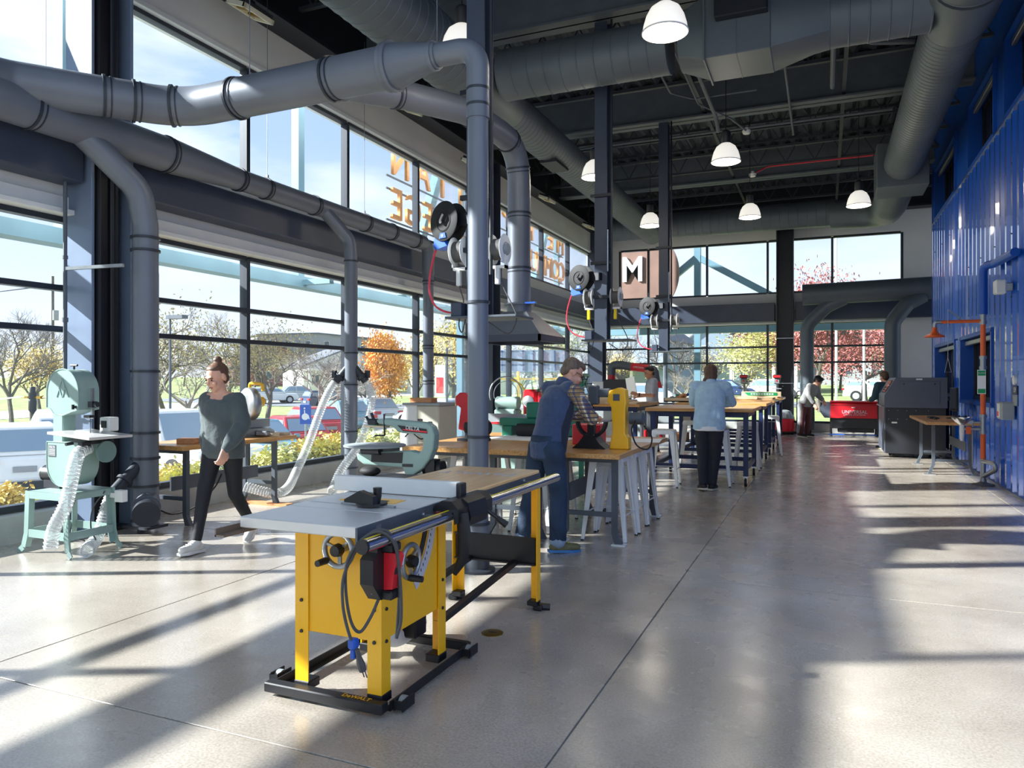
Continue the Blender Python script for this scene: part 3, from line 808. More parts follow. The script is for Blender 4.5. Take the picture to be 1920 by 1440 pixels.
# ---- bell pendant lamps
mg = bpy.data.materials.new('lamp_shade'); mg.use_nodes = True
_b = mg.node_tree.nodes['Principled BSDF']; _b.inputs['Base Color'].default_value = (.9, .89, .85, 1); _b.inputs['Roughness'].default_value = .3
_b.inputs['Emission Color'].default_value = (1, .95, .86, 1); _b.inputs['Emission Strength'].default_value = .24; MATS['lamp_shade'] = mg
mat('lamp_bulb', 'fff3d8', .4, 0, 0, emis='fff1d0', emis_s=3)
def pendant(px, py, label, zb=4.6):
    d = (zb - CH) * FPX / (714 - py); p = at(px, py, d)
    r_ = thing('pendant_lamp', label, 'lamp', (p.x, p.y, zb), 0, 'bell pendant lamps')
    m_ = MB(); pr = [(.205, 0), (.205, .012), (.195, .07), (.172, .15), (.135, .22), (.075, .265)]
    inn = [(r0 - .008, z0) for r0, z0 in pr[::-1]]
    m_.lathe(pr + inn, 40, cap=False); m_.build('lamp_shade', 'lamp_shade', r_, 60)
    m_ = MB(); m_.tube([(.205 * math.cos(a), .205 * math.sin(a), .006) for a in [2 * PI * k / 32 for k in range(33)]], .008, 6); m_.build('rim', 'white_plastic', r_)
    m_ = MB(); m_.lathe([(.06, .255), (.07, .27), (.07, .43), (.05, .45), (.012, .47)], 16); m_.build('ballast_housing', 'black_plastic', r_)
    m_ = MB(); m_.cyl((0, 0, .46), (0, 0, 6.98 - zb), .006, n=6); m_.build('stem', 'black_plastic', r_)
    m_ = MB(); m_.sph((0, 0, .13), (.035, .035, .06)); m_.build('bulb', 'lamp_bulb', r_)
    l = bpy.data.lights.new('lamp_light', 'POINT'); l.energy = 12; l.color = (1, .9, .74); l.shadow_soft_size = .19
    lo = link('lamp_light', l, r_, (0, 0, .02))
    return r_
pendant(866, 100, 'glowing bell pendant lamp partly hidden by the nearest hanging post')
pendant(1247, 62, 'large glowing bell pendant lamp at top centre under the cross duct')
pendant(1115, 333, 'glowing bell pendant lamp tucked against the second hanging post')
pendant(1219, 424, 'glowing bell pendant lamp beside the third hanging post')
pendant(1361, 304, 'glowing bell pendant lamp hanging right of the third post, higher than its neighbours')
pendant(1406, 408, 'glowing bell pendant lamp low in the middle, left of the back column')
pendant(1610, 386, 'rightmost glowing bell pendant lamp near the blue wall duct')

# ---- rectangular floodlights
def flood(name, label, p, dirv, mount, group):
    r_ = thing('floodlight', label, 'light', p, math.atan2(dirv[1], dirv[0]) - PI / 2, group)
    T = Matrix.Rotation(R(-22), 4, 'X')
    m_ = MB(); m_.bx(-.22, .22, -.13, .13, 0, .05, .006, T); m_.build('housing', 'steel_black', r_, 0)
    m_ = MB()
    for (x0, x1, y0, y1) in ((-.24, .24, -.15, -.12), (-.24, .24, .12, .15), (-.24, -.20, -.15, .15), (.20, .24, -.15, .15)): m_.bx(x0, x1, y0, y1, -.05, .005, .003, T)
    m_.build('frame', 'lamp_frame', r_, 0)
    m_ = MB(); m_.bx(-.2, .2, -.12, .12, -.012, 0, 0, T); m_.build('lens', 'lens_yellow', r_, 0)
    for s_ in (-.09, .09):
        m_ = MB(); m_.bx(s_ - .03, s_ + .03, -.1, .1, -.04, -.012, .01, T); m_.build('element', 'brass', r_, 0)
    m_ = MB(); m_.cyl((0, 0, .04), (0, 0, mount), .012, n=8); m_.box((0, 0, .07), (.07, .07, .06)); m_.build('stem', 'steel_black', r_)
    m_ = MB(); m_.tube(smoothpath([(.0, 0, .1), (.1, -.02, .3), (.0, -.06, .42), (-.2, -.03, .36)], 6), .008, 6); m_.build('cable', 'black_rubber', r_)
    return r_
for (px, py, lb) in ((470, 18, 'yellowish rectangular floodlight at the top left above the high windows'), (765, 200, 'rectangular floodlight under the eave below the big overhead dust pipe'), (888, 305, 'rectangular floodlight peeking out between the vertical pipe and hood pipe'),
                     (1026, 372, 'rectangular floodlight under the eave just right of the hood pipe'), (1105, 424, 'rectangular floodlight under the eave left of the second hanging post')):
    p = onX(px, py, -6.05); flood('f', lb, p, (1, 0), 6.98 - p.z, 'floodlights along the left eave')
for (px, py, lb) in ((1250, 440, 'wall floodlight on the back wall behind the third hanging post'), (1420, 427, 'wall floodlight on the back wall left of the back column'), (1588, 415, 'wall floodlight on the back wall right of the back column')):
    p = onY(px, py, 21.6); flood('f', lb, p, (0, -1), 6.98 - p.z, 'floodlights on the back wall')

# ---- hanging posts with hose and cord reels
def reel_post(Y, lb, near):
    r_ = thing('hanging_post', 'dark steel post hanging from the roof ' + lb, 'post', (-2.75, Y, 1.98))
    for s_ in (-1, 1):
        m_ = MB(); m_.bx(-.085, .085, s_ * .085 - .008, s_ * .085 + .008, 0, 4.3, .002); m_.build('flange', 'steel_dark', r_, 0)
    m_ = MB(); m_.bx(-.007, .007, -.08, .08, 0, 4.3); m_.build('web', 'steel_black', r_, 0)
    m_ = MB(); m_.bx(-.24, .42, -.2, .2, -.02, 0, .003); m_.build('end_plate', 'bench_steel', r_, 0)
    m_ = MB(); m_.bx(-.20, -.10, -.17, -.05, 0, .12, .006); m_.build('outlet_box', 'steel_dark', r_, 0)
    for z in (.55, 1.0, 1.9):
        m_ = MB(); m_.bx(-.13, .15, -.13, -.09, z, z + .04); m_.build('strut_channel', 'steel_black', r_, 0)
    m_ = MB(); m_.cyl((.15, -.1, .35), (.15, -.1, 4.3), .016, n=8); m_.build('conduit', 'steel_black', r_)
    m_ = MB(); m_.cyl((.11, -.14, .9), (.11, -.14, 1.45), .012, n=8); m_.build('air_pipe', 'steel_bare', r_)
    # black air-hose reel
    h = thing('hose_reel', 'black air hose reel with red hose on the post ' + lb, 'reel', (-3.03, Y - .05, 2.82), R(-20), 'black hose reels on posts')
    T = Matrix.Rotation(PI / 2, 4, 'X')
    for (z0, nm) in ((-.06, 'side_disc'), (.06, 'side_disc')):
        m_ = MB(); m_.lathe([(.05, z0 - .004), (.165, z0 - .006), (.175, z0), (.165, z0 + .006), (.05, z0 + .004)], 32, T); m_.build(nm, 'black_rubber', h, 50)
    m_ = MB(); m_.lathe([(.095, -.06), (.095, .068), (.085, .072), (.08, .062), (.03, .062)], 24, T); m_.build('hub', 'black_rubber', h)
    m_ = MB(); m_.tube([(.0, -.085, -.01), (.0, -.10, .0), (.04, -.10, .05)], .013, 8); m_.cyl((0, -.06, -.01), (0, -.10, -.01), .018, n=10); m_.build('swivel', 'chrome', h)
    m_ = MB(); m_.lathe([(.10, -.05), (.10, .05)], 28, T); m_.build('wound_hose', 'black_rubber', h)
    m_ = MB(); m_.prism([(-.045, -.15), (.045, -.15), (.03, -.105), (-.03, -.105)], -.075, -.068, 'y'); m_.build('badge', 'blue_plastic', h, 0)
    m_ = MB(); m_.lathe([(.008, 0), (.012, 0), (.012, .002), (.008, .002)], 14, Matrix.Translation((0, -.076, -.128)) @ T); m_.build('badge_mark', 'white_decal', h)
    m_ = MB(); m_.bx(.12, .30, .0, .06, -.05, .05); m_.build('mount_bracket', 'steel_black', h, 0)
    m_ = MB(); m_.prism([(-.02, -.16), (-.13, -.13), (-.15, -.20), (-.12, -.235), (.03, -.215)], -.05, .05, 'y'); m_.build('hose_guide', 'blue_plastic', h, 0)
    m_ = MB(); P = smoothpath([(-.14, 0, -.185), (-.19, 0, -.26), (-.245, 0, -.42), (-.235, -.02, -.58), (-.15, -.03, -.72), (0, -.02, -.79), (.14, .03, -.80)], 8); m_.tube(P, .0095, 8); m_.build('hanging_hose', 'hose_red', h)
    # white cord reels, left and right of the post
    for (sx, lab, nm) in ((-.16, 'left', 'white cord reel left of the post '), (.20, 'right', 'white cord reel on the right side of the post ')):
        c = thing('cord_reel', nm + lb, 'reel', (-2.75 + sx, Y - (.06 if sx < 0 else .04), 2.55), 0, 'white cord reels on posts')
        T = Matrix.Rotation(PI / 2, 4, 'Y')
        for z0 in (-.055, .055):
            m_ = MB(); m_.lathe([(.03, z0 - .003), (.12, z0 - .006), (.128, z0), (.12, z0 + .006), (.03, z0 + .003)], 28, T); m_.build('side_disc', 'white_plastic', c, 50)
        m_ = MB(); m_.lathe([(.09, -.05), (.09, .05)], 24, T); m_.build('wound_cord', 'cord_grey', c)
        m_ = MB(); m_.lathe([(.05, .05), (.06, .065), (.045, .085)] if sx > 0 else [(.045, -.085), (.06, -.065), (.05, -.05)], 20, T); m_.build('hub', 'machine_grey' if sx > 0 else 'white_plastic', c)
        m_ = MB(); m_.bx(-.07, .07, -.03, .03, -.165, -.14); m_.bx(-.07, -.06, -.03, .03, -.165, .02); m_.bx(.06, .07, -.03, .03, -.165, .02); m_.build('bracket', 'white_plastic', c, 0)
        if near == 0 or near == 1:
            m_ = MB(); m_.bx(-.03, .01, -.03, .01, -.30, -.16, .006); m_.build('cord_stop', 'white_plastic' if near == 0 else 'yellow_bright', c, 0)
        if sx < 0:
            P = smoothpath([(-.02, 0, -.10), (.0, -.02, -.3), (.04, -.02, -.44), (.0, -.03, -.62), (.03, -.03, -.70), (.07, -.03, -.56)], 6)
        else:
            P = smoothpath([(.02, 0, -.14), (.03, 0, -.3), (.12, 0, -.48), (.16, 0, -.6), (.08, 0, -.72), (-.1, 0, -.62)], 6)
        m_ = MB(); m_.tube(P, .006, 6); m_.build('hanging_cord', 'cord_grey', c)
reel_post(5.77, 'nearest the tall dust pipe', 0)
reel_post(9.60, 'just right of the hood', 1)
reel_post(13.75, 'farthest from the table saw', 2)
# ================================================================ MACHINES AND FURNITURE
def wb(m_, name, material, root, smooth=35):
    """build with room coordinates under an unrotated root"""
    return m_.build(name, material, root, smooth, loc=tuple(-Vector(root.location)))
def bolt(m_, p, d, r=.009, h=.006):
    p = Vector(p); d = Vector(d).normalized(); m_.tube([p, p + d * h], [r, r * .8], 8)

mat('rail_brown', '7a6a5e', 0.45, 0.2, 0.08)
# ---------------------------------------------------------------- yellow table saw
ts = thing('table_saw', 'yellow table saw with long maple extension table on a black mobile base', 'table saw', (-1.95, 3.0, 0))
ZT0 = .87
x0, x1 = -2.225, -1.65
m_ = MB(); m_.bx(x0, x1, 2.36, 2.655, ZT0 - .045, ZT0, .004); wb(m_, 'table_wing', 'cast_iron', ts, 0)
m_ = MB(); cur = 2.66
for (s0, s1) in ((2.775, 2.795), (3.065, 3.085)):
    m_.bx(x0, x1, cur, s0, ZT0 - .045, ZT0, .002); m_.bx(x0, x1, s0, s1, ZT0 - .045, ZT0 - .010); cur = s1
m_.bx(x0, x1, cur, 3.33, ZT0 - .045, ZT0, .002); wb(m_, 'cast_table', 'cast_iron', ts, 0)
m_ = MB(); m_.bx(-2.10, -1.80, 2.865, 2.975, ZT0 - .002, ZT0 + .002, .001); wb(m_, 'blade_insert', 'saw_yellow', ts, 0)
m_ = MB(); m_.bx(-2.06, -1.86, 2.915, 2.925, ZT0 + .001, ZT0 + .0035); wb(m_, 'blade_slot', 'black_plastic', ts, 0)
ex = MB(); ex.bx(x0, x1, 3.335, 4.33, ZT0 - .024, ZT0, .006); exo = wb(ex, 'extension_table', 'maple_y', ts, 0)
m_ = MB()
for (a, b_, c_, d_) in ((x1 - .02, x1 + .004, 3.335, 4.335), (x0 - .004, x0 + .02, 3.335, 4.335), (x0, x1, 4.315, 4.338)): m_.bx(a, b_, c_, d_, ZT0 - .07, ZT0 - .02)
m_.bx(x1 - .004, x1 + .006, 2.36, 3.335, ZT0 - .062, ZT0 - .004)
wb(m_, 'table_edge', 'bench_steel', ts, 0)
for y in (2.50, 2.86, 3.5, 4.05):
    m_ = MB(); m_.bx(x1 + .004, x1 + .010, y - .018, y + .018, ZT0 - .052, ZT0 - .016); bolt(m_, (x1 + .01, y, ZT0 - .034), (1, 0, 0)); wb(m_, 'rail_bolt', 'steel_bare', ts)
m_ = MB(); m_.bx(x1 + .006, x1 + .008, 2.97, 3.13, ZT0 - .05, ZT0 - .014); lab_ = wb(m_, 'warning_label', 'red_bright', ts, 0)
m_ = MB(); m_.bx(x1 + .008, x1 + .009, 2.98, 3.08, ZT0 - .046, ZT0 - .036); m_.bx(x1 + .008, x1 + .009, 3.09, 3.12, ZT0 - .04, ZT0 - .02); m_.build('label_text', 'white_decal', lab_, 0)
# rails
m_ = MB(); m_.tube([(-1.565, 2.28, .818), (-1.565, 4.41, .818)], .026, 24); wb(m_, 'front_rail', 'chrome', ts)
m_ = MB(); m_.tube([(-1.565, 2.272, .818), (-1.565, 2.285, .818)], .0275, 24); wb(m_, 'rail_cap', 'black_plastic', ts)
m_ = MB()
for k in range(4):
    a0, a1 = R(76 + 9 * k), R(85 + 9 * k); rr = .0266
    m_.add([(-1.565 + rr * math.cos(a0), 2.29, .818 + rr * math.sin(a0)), (-1.565 + rr * math.cos(a1), 2.29, .818 + rr * math.sin(a1)), (-1.565 + rr * math.cos(a1), 4.39, .818 + rr * math.sin(a1)), (-1.565 + rr * math.cos(a0), 4.39, .818 + rr * math.sin(a0))], [(0, 3, 2, 1)])
wb(m_, 'rail_tape', 'yellow_bright', ts)
for y in (2.5, 2.86, 3.5, 4.05, 3.25):
    m_ = MB(); m_.bx(-1.645, -1.57, y - .02, y + .02, .80, .835); wb(m_, 'rail_bracket', 'bench_steel', ts, 0)
m_ = MB(); m_.bx(-2.285, -2.235, 2.285, 4.33, .795, .803); m_.bx(-2.285, -2.278, 2.285, 4.33, .795, .828); wb(m_, 'rear_rail', 'rail_brown', ts, 0)
# body
m_ = MB(); m_.bx(-2.205, -1.762, 2.70, 3.265, .30, .825, .004); wb(m_, 'cabinet', 'saw_yellow', ts, 0)
def saw_leg(x, y, sx, sy, z0, z1, w=.072):
    m_ = MB(); t = .006
    pr = [(0, 0), (sx * -w, 0), (sx * -w, sy * -t), (sx * -t, sy * -t), (sx * -t, sy * -w), (0, sy * -w)]
    m_.prism([(x + a, y + b_) for a, b_ in pr], z0, z1); return m_
for (x, y, sx, sy) in ((-2.212, 2.692, -1, -1), (-1.752, 2.692, 1, -1), (-1.752, 3.275, 1, 1), (-2.212, 3.275, -1, 1)):
    lg = wb(saw_leg(x, y, sx, sy, .06, .825), 'leg', 'saw_yellow', ts, 0)
    m_ = MB(); m_.bx(x - (.078 if sx > 0 else -.0) + (.004 if sx > 0 else -.004), x + (.078 if sx < 0 else .004), y - (.078 if sy > 0 else .004), y + (.078 if sy < 0 else .004), .035, .075, .004); m_.build('foot', 'black_plastic', lg, 0)
    m_ = MB()
    for z in (.30, .44): bolt(m_, (x - sx * .036, y + sy * .001, z), (0, sy, 0)); bolt(m_, (x + sx * .001, y - sy * .036, z), (sx, 0, 0))
    m_.build('leg_bolts', 'steel_black', lg)
# front plate features
xf = -1.7605
def arc_strip(cy, cz, r0, r1, a0, a1, x, th, n=14):
    vs = []; 
    for i in range(n + 1):
        a = R(a0 + (a1 - a0) * i / n)
        for r_ in (r0, r1): vs += [(x, cy + r_ * math.cos(a), cz + r_ * math.sin(a)), (x + th, cy + r_ * math.cos(a), cz + r_ * math.sin(a))]
    fs = []
    for i in range(n):
        o = i * 4; p = o + 4; fs += [(o + 1, p + 1, p + 3, o + 3), (o, o + 2, p + 2, p), (o, p, p + 1, o + 1), (o + 2, o + 3, p + 3, p + 2)]
    m = MB(); m.add(vs, fs + [(0, 1, 3, 2), (n * 4, n * 4 + 2, n * 4 + 3, n * 4 + 1)]); return m
AC = (2.78, .80)
wb(arc_strip(AC[0], AC[1], .295, .335, -52, -8, xf, .002), 'tilt_slot', 'black_plastic', ts, 0)
wb(arc_strip(AC[0], AC[1], .35, .41, -58, -10, xf, .003), 'angle_scale', 'silver_decal', ts, 0)
m_ = MB()
for k in range(10):
    a = R(-55 + k * 4.6); p = Vector((xf + .0035, AC[0] + .37 * math.cos(a), AC[1] + .37 * math.sin(a))); m_.box(p, (.001, .006, .014), 0)
wb(m_, 'scale_marks', 'black_plastic', ts, 0)
def handwheel(name, c, ax, hd):
    c = Vector(c); ax = Vector(ax).normalized(); up = Vector((0, 0, 1)); sd = ax.cross(up).normalized()
    q = [c + ax * .07 + sd * (.072 * math.cos(a)) + up * (.072 * math.sin(a)) for a in [2 * PI * k / 28 for k in range(29)]]
    m = MB(); m.tube(q, .0125, 10); o = wb(m, name, 'galvanised', ts, 60)
    m = MB(); m.cyl(c, c + ax * .065, .016, n=12)
    for k in range(3):
        a = 2 * PI * k / 3 + .4; m.bar(c + ax * .06, c + ax * .07 + sd * (.07 * math.cos(a)) + up * (.07 * math.sin(a)), .016, .010)
    m.build('spokes', 'galvanised', o)
    m = MB(); m.tube([c + ax * .06, c + ax * .07, c + ax * .10], [.026, .030, .024], 10); m.build('lock_knob', 'black_plastic', o)
    hp = c + ax * .07 + (sd * hd[0] + up * hd[1]) * .072
    m = MB(); m.tube([hp, hp + ax * .02, hp + ax * .075], [.012, .016, .014], 12); m.build('crank_handle', 'black_plastic', o)
handwheel('tilt_handwheel', (-1.93, 2.70, .70), (0, -1, 0), (.75, -.66))
handwheel('height_handwheel', (xf, 2.83, .63), (1, 0, 0), (.35, -.93))
# switch with red paddle
m_ = MB(); m_.prism([(2.43, .79), (2.43, .76), (2.40, .735), (2.40, .64), (2.455, .57), (2.50, .565), (2.53, .585), (2.53, .79)], -1.66, -1.60, 'x'); m_.bx(-1.605, -1.555, 2.46, 2.535, .755, .79, .006); m_.bx(-1.605, -1.555, 2.46, 2.53, .57, .605, .006)
swo = wb(m_, 'switch_box', 'black_plastic', ts, 0)
m_ = MB(); m_.prism([(-1.60, .755), (-1.548, .752), (-1.536, .74), (-1.552, .68), (-1.562, .61), (-1.60, .605)], 2.475, 2.525, 'y'); m_.build('stop_paddle', 'red_bright', swo, 0)
m_ = MB(); m_.bx(-1.556, -1.548, 2.478, 2.50, .67, .695); m_.build('power_button', 'black_plastic', swo, 0)
m_ = MB(); [bolt(m_, p, (0, -1, 0), .007) for p in ((-1.63, 2.431, .775), (-1.63, 2.42, .72), (-1.63, 2.44, .60))]; m_.build('box_screws', 'steel_bare', swo)
# power cord looped over the rail
for (nm, pts) in (('power_cord', [(-1.62, 2.47, .57), (-1.64, 2.44, .50), (-1.66, 2.40, .455), (-1.68, 2.37, .50), (-1.69, 2.35, .62), (-1.67, 2.33, .74), (-1.62, 2.34, .82), (-1.565, 2.38, .856), (-1.53, 2.44, .80), (-1.53, 2.48, .66), (-1.53, 2.49, .50), (-1.545, 2.48, .42)]),
                  ('power_cord', [(-1.545, 2.48, .42), (-1.55, 2.50, .50), (-1.55, 2.51, .66), (-1.545, 2.47, .80), (-1.565, 2.41, .857), (-1.62, 2.37, .825), (-1.68, 2.33, .70), (-1.69, 2.33, .58), (-1.675, 2.35, .46), (-1.655, 2.37, .40)])):
    m_ = MB(); m_.tube(smoothpath(pts, 8), .0065, 8); cordo = wb(m_, nm, 'cord_grey', ts, 60)
m_ = MB(); m_.bx(-1.685, -1.650, 2.35, 2.385, .40, .44, .006); m_.bx(-1.680, -1.660, 2.36, 2.375, .36, .40, .004); wb(m_, 'cord_tie', 'blue_plastic', ts, 0)
m_ = MB(); m_.tube([(-1.655, 2.37, .40), (-1.650, 2.38, .36), (-1.645, 2.385, .335), (-1.640, 2.39, .31)], [.008, .012, .017, .014], 10); m_.cyl((-1.643, 2.39, .31), (-1.637, 2.395, .285), .0025, n=6); m_.cyl((-1.63, 2.39, .31), (-1.624, 2.395, .285), .0025, n=6); wb(m_, 'plug', 'cord_grey', ts)
# extension legs, panel and braces
for (x, sx) in ((-1.642, 1), (-2.235, -1)):
    lg = wb(saw_leg(x, 4.325, sx, 1, .05, .80, .06), 'extension_leg', 'saw_yellow', ts, 0)
    m_ = MB(); m_.bx(min(x, x - sx * .065), max(x, x - sx * .065), 4.255, 4.33, .03, .06, .004); m_.tube([(x, 4.30, .02), (x + .06, 4.33, .012)], .025, 8); m_.bx(x - .03, x + .03, 4.26, 4.34, 0, .035, .008); m_.build('foot', 'black_plastic', lg, 0)
m_ = MB(); m_.bx(-2.22, -1.66, 4.29, 4.31, .275, .445, .004); m_.bx(-2.22, -1.66, 4.27, 4.31, .435, .445); m_.bx(-2.22, -1.66, 4.27, 4.31, .275, .285); wb(m_, 'stretcher_panel', 'black_plastic', ts, 0)
for x in (-1.80, -2.12):
    m_ = MB(); m_.bar((x, 3.27, .205), (x, 4.30, .285), .035, .03); wb(m_, 'brace', 'black_plastic', ts, 0)
# mobile base
for (a, b_, c_, d_) in ((-2.345, -1.715, 2.635, 2.690), (-2.345, -1.715, 3.44, 3.48)):
    m_ = MB(); m_.bx(a, b_, c_, d_, .018, .062, .005); wb(m_, 'base_bar', 'black_plastic', ts, 0)
for x in (-2.315, -1.735):
    m_ = MB(); m_.bx(x - .006, x + .03, 2.69, 3.44, .018, .024); m_.bx(x - .006 if x < -2 else x + .024, x if x < -2 else x + .03, 2.69, 3.44, .02, .06); wb(m_, 'base_rail', 'black_plastic', ts, 0)
for (x, y) in ((-2.37, 2.78), (-1.68, 2.76), (-1.69, 3.42)):
    m_ = MB(); m_.cyl((x - .014, y, .032), (x + .014, y, .032), .032, n=18); w_ = wb(m_, 'wheel', 'machine_grey', ts)
    m_ = MB(); m_.bx(x - .024, x - .017, y - .05, y + .05, .012, .062, .006); m_.bx(x + .017, x + .024, y - .05, y + .05, .012, .062, .006); m_.bx(x - .024, x + .024, y - .05, y - .04, .02, .055); m_.build('wheel_bracket', 'black_plastic', w_, 0)
mat('decal_yellow', 'f4b81a', .5, 0, 0)
wb_t = text('base_lettering', 'DeWALT', .036, .0006, 'decal_yellow', ts, Matrix.Translation(Vector((-1.86, 2.662, .0635)) - Vector(ts.location)) @ Matrix.Rotation(0, 4, 'Z'))
wb_t2 = text('table_lettering', 'DeWALT', .15, .0004, 'silver_decal', exo, frame(Vector((-1.93, 4.02, ZT0 + .001)), (-1, 0, 0), (0, -1, 0)), 'CENTER', .8)
# fence
m_ = MB(); m_.bx(-2.30, -1.60, 3.10, 3.145, ZT0 + .004, ZT0 + .078, .002); fe = wb(m_, 'rip_fence', 'white_plastic', ts, 0)
m_ = MB(); m_.bx(-1.60, -1.575, 3.09, 3.155, ZT0 + .0, ZT0 + .075, .004); m_.build('fence_end_cap', 'black_plastic', fe, 0)
m_ = MB(); m_.prism([(-1.66, .835), (-1.60, .885), (-1.55, .885), (-1.515, .85), (-1.515, .79), (-1.535, .78), (-1.54, .835), (-1.60, .838)], 2.95, 3.32, 'y'); m_.prism([(-1.60, .80), (-1.545, .885), (-1.515, .865), (-1.50, .80), (-1.51, .76)], 3.05, 3.24, 'y'); wb(m_, 'fence_head', 'black_plastic', ts, 0)
m_ = MB(); m_.tube([(-1.515, 2.99, .83), (-1.505, 2.99, .74), (-1.515, 2.995, .62), (-1.56, 3.0, .545)], [.030, .034, .028, .012], 10, sy=.7); wb(m_, 'lock_handle', 'black_plastic', ts)
m_ = MB(); m_.tube([(-1.52, 3.26, .80), (-1.47, 3.28, .76)], .010, 8); m_.tube([(-1.47, 3.28, .76), (-1.43, 3.30, .725)], [.014, .018], 10); wb(m_, 'fine_adjust_lever', 'black_plastic', ts)
# miter gauge (rests on the table)
mgz = ZT0
mg_ = thing('miter_gauge', 'black miter gauge lying on the cast table of the yellow saw', 'gauge', (-1.86, 2.78, mgz))
m_ = MB(); m_.bx(-.16, .12, -.009, .009, .001, .008); m_.build('guide_bar', 'steel_bare', mg_, 0)
m_ = MB(); m_.lathe([(.07, .008), (.07, .018)], 24); m_.build('protractor', 'black_plastic', mg_)
m_ = MB(); m_.prism([(-.11, .018), (.06, .018), (.06, .055), (-.02, .075), (-.11, .03)], -.06, -.03, 'y', Matrix.Rotation(R(-8), 4, 'Z')); m_.build('fence_face', 'black_plastic', mg_, 0)
m_ = MB(); m_.tube([(.03, .0, .018), (.03, .0, .045), (.03, .0, .085)], [.012, .018, .020], 10); m_.build('grip', 'black_plastic', mg_)
# dust hose under the saw
m_ = MB(); m_.bx(-2.03, -1.93, 3.28, 3.40, .10, .26, .01); wb(m_, 'dust_port', 'black_plastic', ts, 0)
m_ = MB(); P = smoothpath([(-1.99, 3.2, .27), (-2.0, 3.1, .20), (-2.05, 3.3, .10), (-2.1, 3.6, .08)], 30); m_.tube(P, [.05 + .004 * (i % 2) for i in range(len(P))], 14); wb(m_, 'dust_hose', 'white_plastic', ts, 30)

# ---------------------------------------------------------------- brass floor cap
m_ = MB(); m_.lathe([(.062, 0.0), (.062, .003), (.05, .005), (.0, .005)], 28, cap=False); fc = tag(m_.build('floor_cap', 'brass', loc=onZ(923, 1187)), 'round brass floor outlet cap beside the table saw leg', 'floor cap')
m_ = MB(); m_.bx(-.022, .022, -.004, .004, .005, .0065); m_.build('screw_slot', 'steel_black', fc, 0)

# ---------------------------------------------------------------- clear ribbed hose helper
def clear_mat():
    m = bpy.data.materials.new('hose_clear'); m.use_nodes = True; t = m.node_tree; t.nodes.clear()
    tr = t.nodes.new('ShaderNodeBsdfTransparent'); tr.inputs[0].default_value = (.93, .95, .96, 1)
    df = t.nodes.new('ShaderNodeBsdfPrincipled'); df.inputs['Base Color'].default_value = (.86, .88, .88, 1); df.inputs['Roughness'].default_value = .25
    mxn = t.nodes.new('ShaderNodeMixShader'); mxn.inputs[0].default_value = .32
    t.links.new(tr.outputs[0], mxn.inputs[1]); t.links.new(df.outputs[0], mxn.inputs[2])
    o = t.nodes.new('ShaderNodeOutputMaterial'); t.links.new(mxn.outputs[0], o.inputs[0]); MATS['hose_clear'] = m
clear_mat()
def clear_hose(label, pts, r, step=.016):
    root = thing('clear_hose', label, 'hose', tuple(Vector(pts[-1])))
    P = smoothpath(pts, 14); L = [(P[i + 1] - P[i]).length for i in range(len(P) - 1)]; tot = sum(L); k = int(tot / step)
    Q = [along(P, i / k)[0] for i in range(k + 1)]
    m_ = MB(); m_.tube(Q, [r + (.0 if i % 2 else .0035) for i in range(len(Q))], 16, False); wb(m_, 'hose_wall', 'hose_clear', root, 25)
    m_ = MB(); H = []
    for i in range(k * 6 // 2):
        f = i / (k * 6 // 2 - 1); p, d = along(P, f); a = 2 * PI * (f * k / 2); n1 = d.orthogonal().normalized()
        u_ = Vector((0, 0, 1)); u_ = (u_ - d * u_.dot(d)); u_ = u_.normalized() if u_.length > .05 else n1; v_ = d.cross(u_)
        H.append(p + (u_ * math.cos(a) + v_ * math.sin(a)) * (r + .003))
    m_.tube(H, .0042, 5); wb(m_, 'wire_helix', 'white_plastic', root, 60)
    return root

# ---------------------------------------------------------------- band saw on its stand
BY = 4.20
bs = thing('band_saw', 'pale green band saw on a splayed steel stand by the left windows', 'band saw', (-5.87, 4.27, 0))
F = lambda px, py, Y=BY: onY(px, py, Y)
# stand
ztop = .515
m_ = MB(); m_.bx(-6.10, -5.63, 4.06, 4.48, ztop - .012, ztop); m_.bx(-6.10, -5.63, 4.055, 4.065, ztop - .06, ztop); m_.bx(-5.64, -5.63, 4.06, 4.48, ztop - .06, ztop); m_.bx(-6.10, -6.09, 4.06, 4.48, ztop - .06, ztop); m_.bx(-6.1, -5.63, 4.475, 4.485, ztop - .06, ztop)
wb(m_, 'stand_top', 'machine_green', bs, 0)
for (sx, sy) in ((-1, -1), (1, -1), (1, 1), (-1, 1)):
    cx, cy = -5.865 + sx * .235, 4.27 + sy * .21; m_ = MB()
    P = [Vector((cx, cy, ztop)), Vector((cx + sx * .01, cy + sy * .005, .16)), Vector((cx + sx * .035, cy + sy * .012, .05)), Vector((cx + sx * .085, cy + sy * .02, .006))]
    for i in range(3):
        m_.bar(P[i], P[i + 1], .05, .008, up=(0, 1, 0) if i < 3 else None)
        if i < 2: m_.bar(P[i] + Vector((-sx * .025, -sy * .02, 0)), P[i + 1] + Vector((-sx * .025, -sy * .02, 0)), .008, .05, up=(0, 1, 0))
    wb(m_, 'stand_leg', 'machine_green', bs, 0)
for (a, b_, c_, d_) in ((-6.11, -5.62, 4.052, 4.060), (-6.11, -5.62, 4.48, 4.488), (-6.112, -6.104, 4.06, 4.48), (-5.626, -5.618, 4.06, 4.48)):
    m_ = MB(); m_.bx(a, b_, c_, d_, .135, .20); wb(m_, 'stand_shelf_rail', 'machine_green', bs, 0)
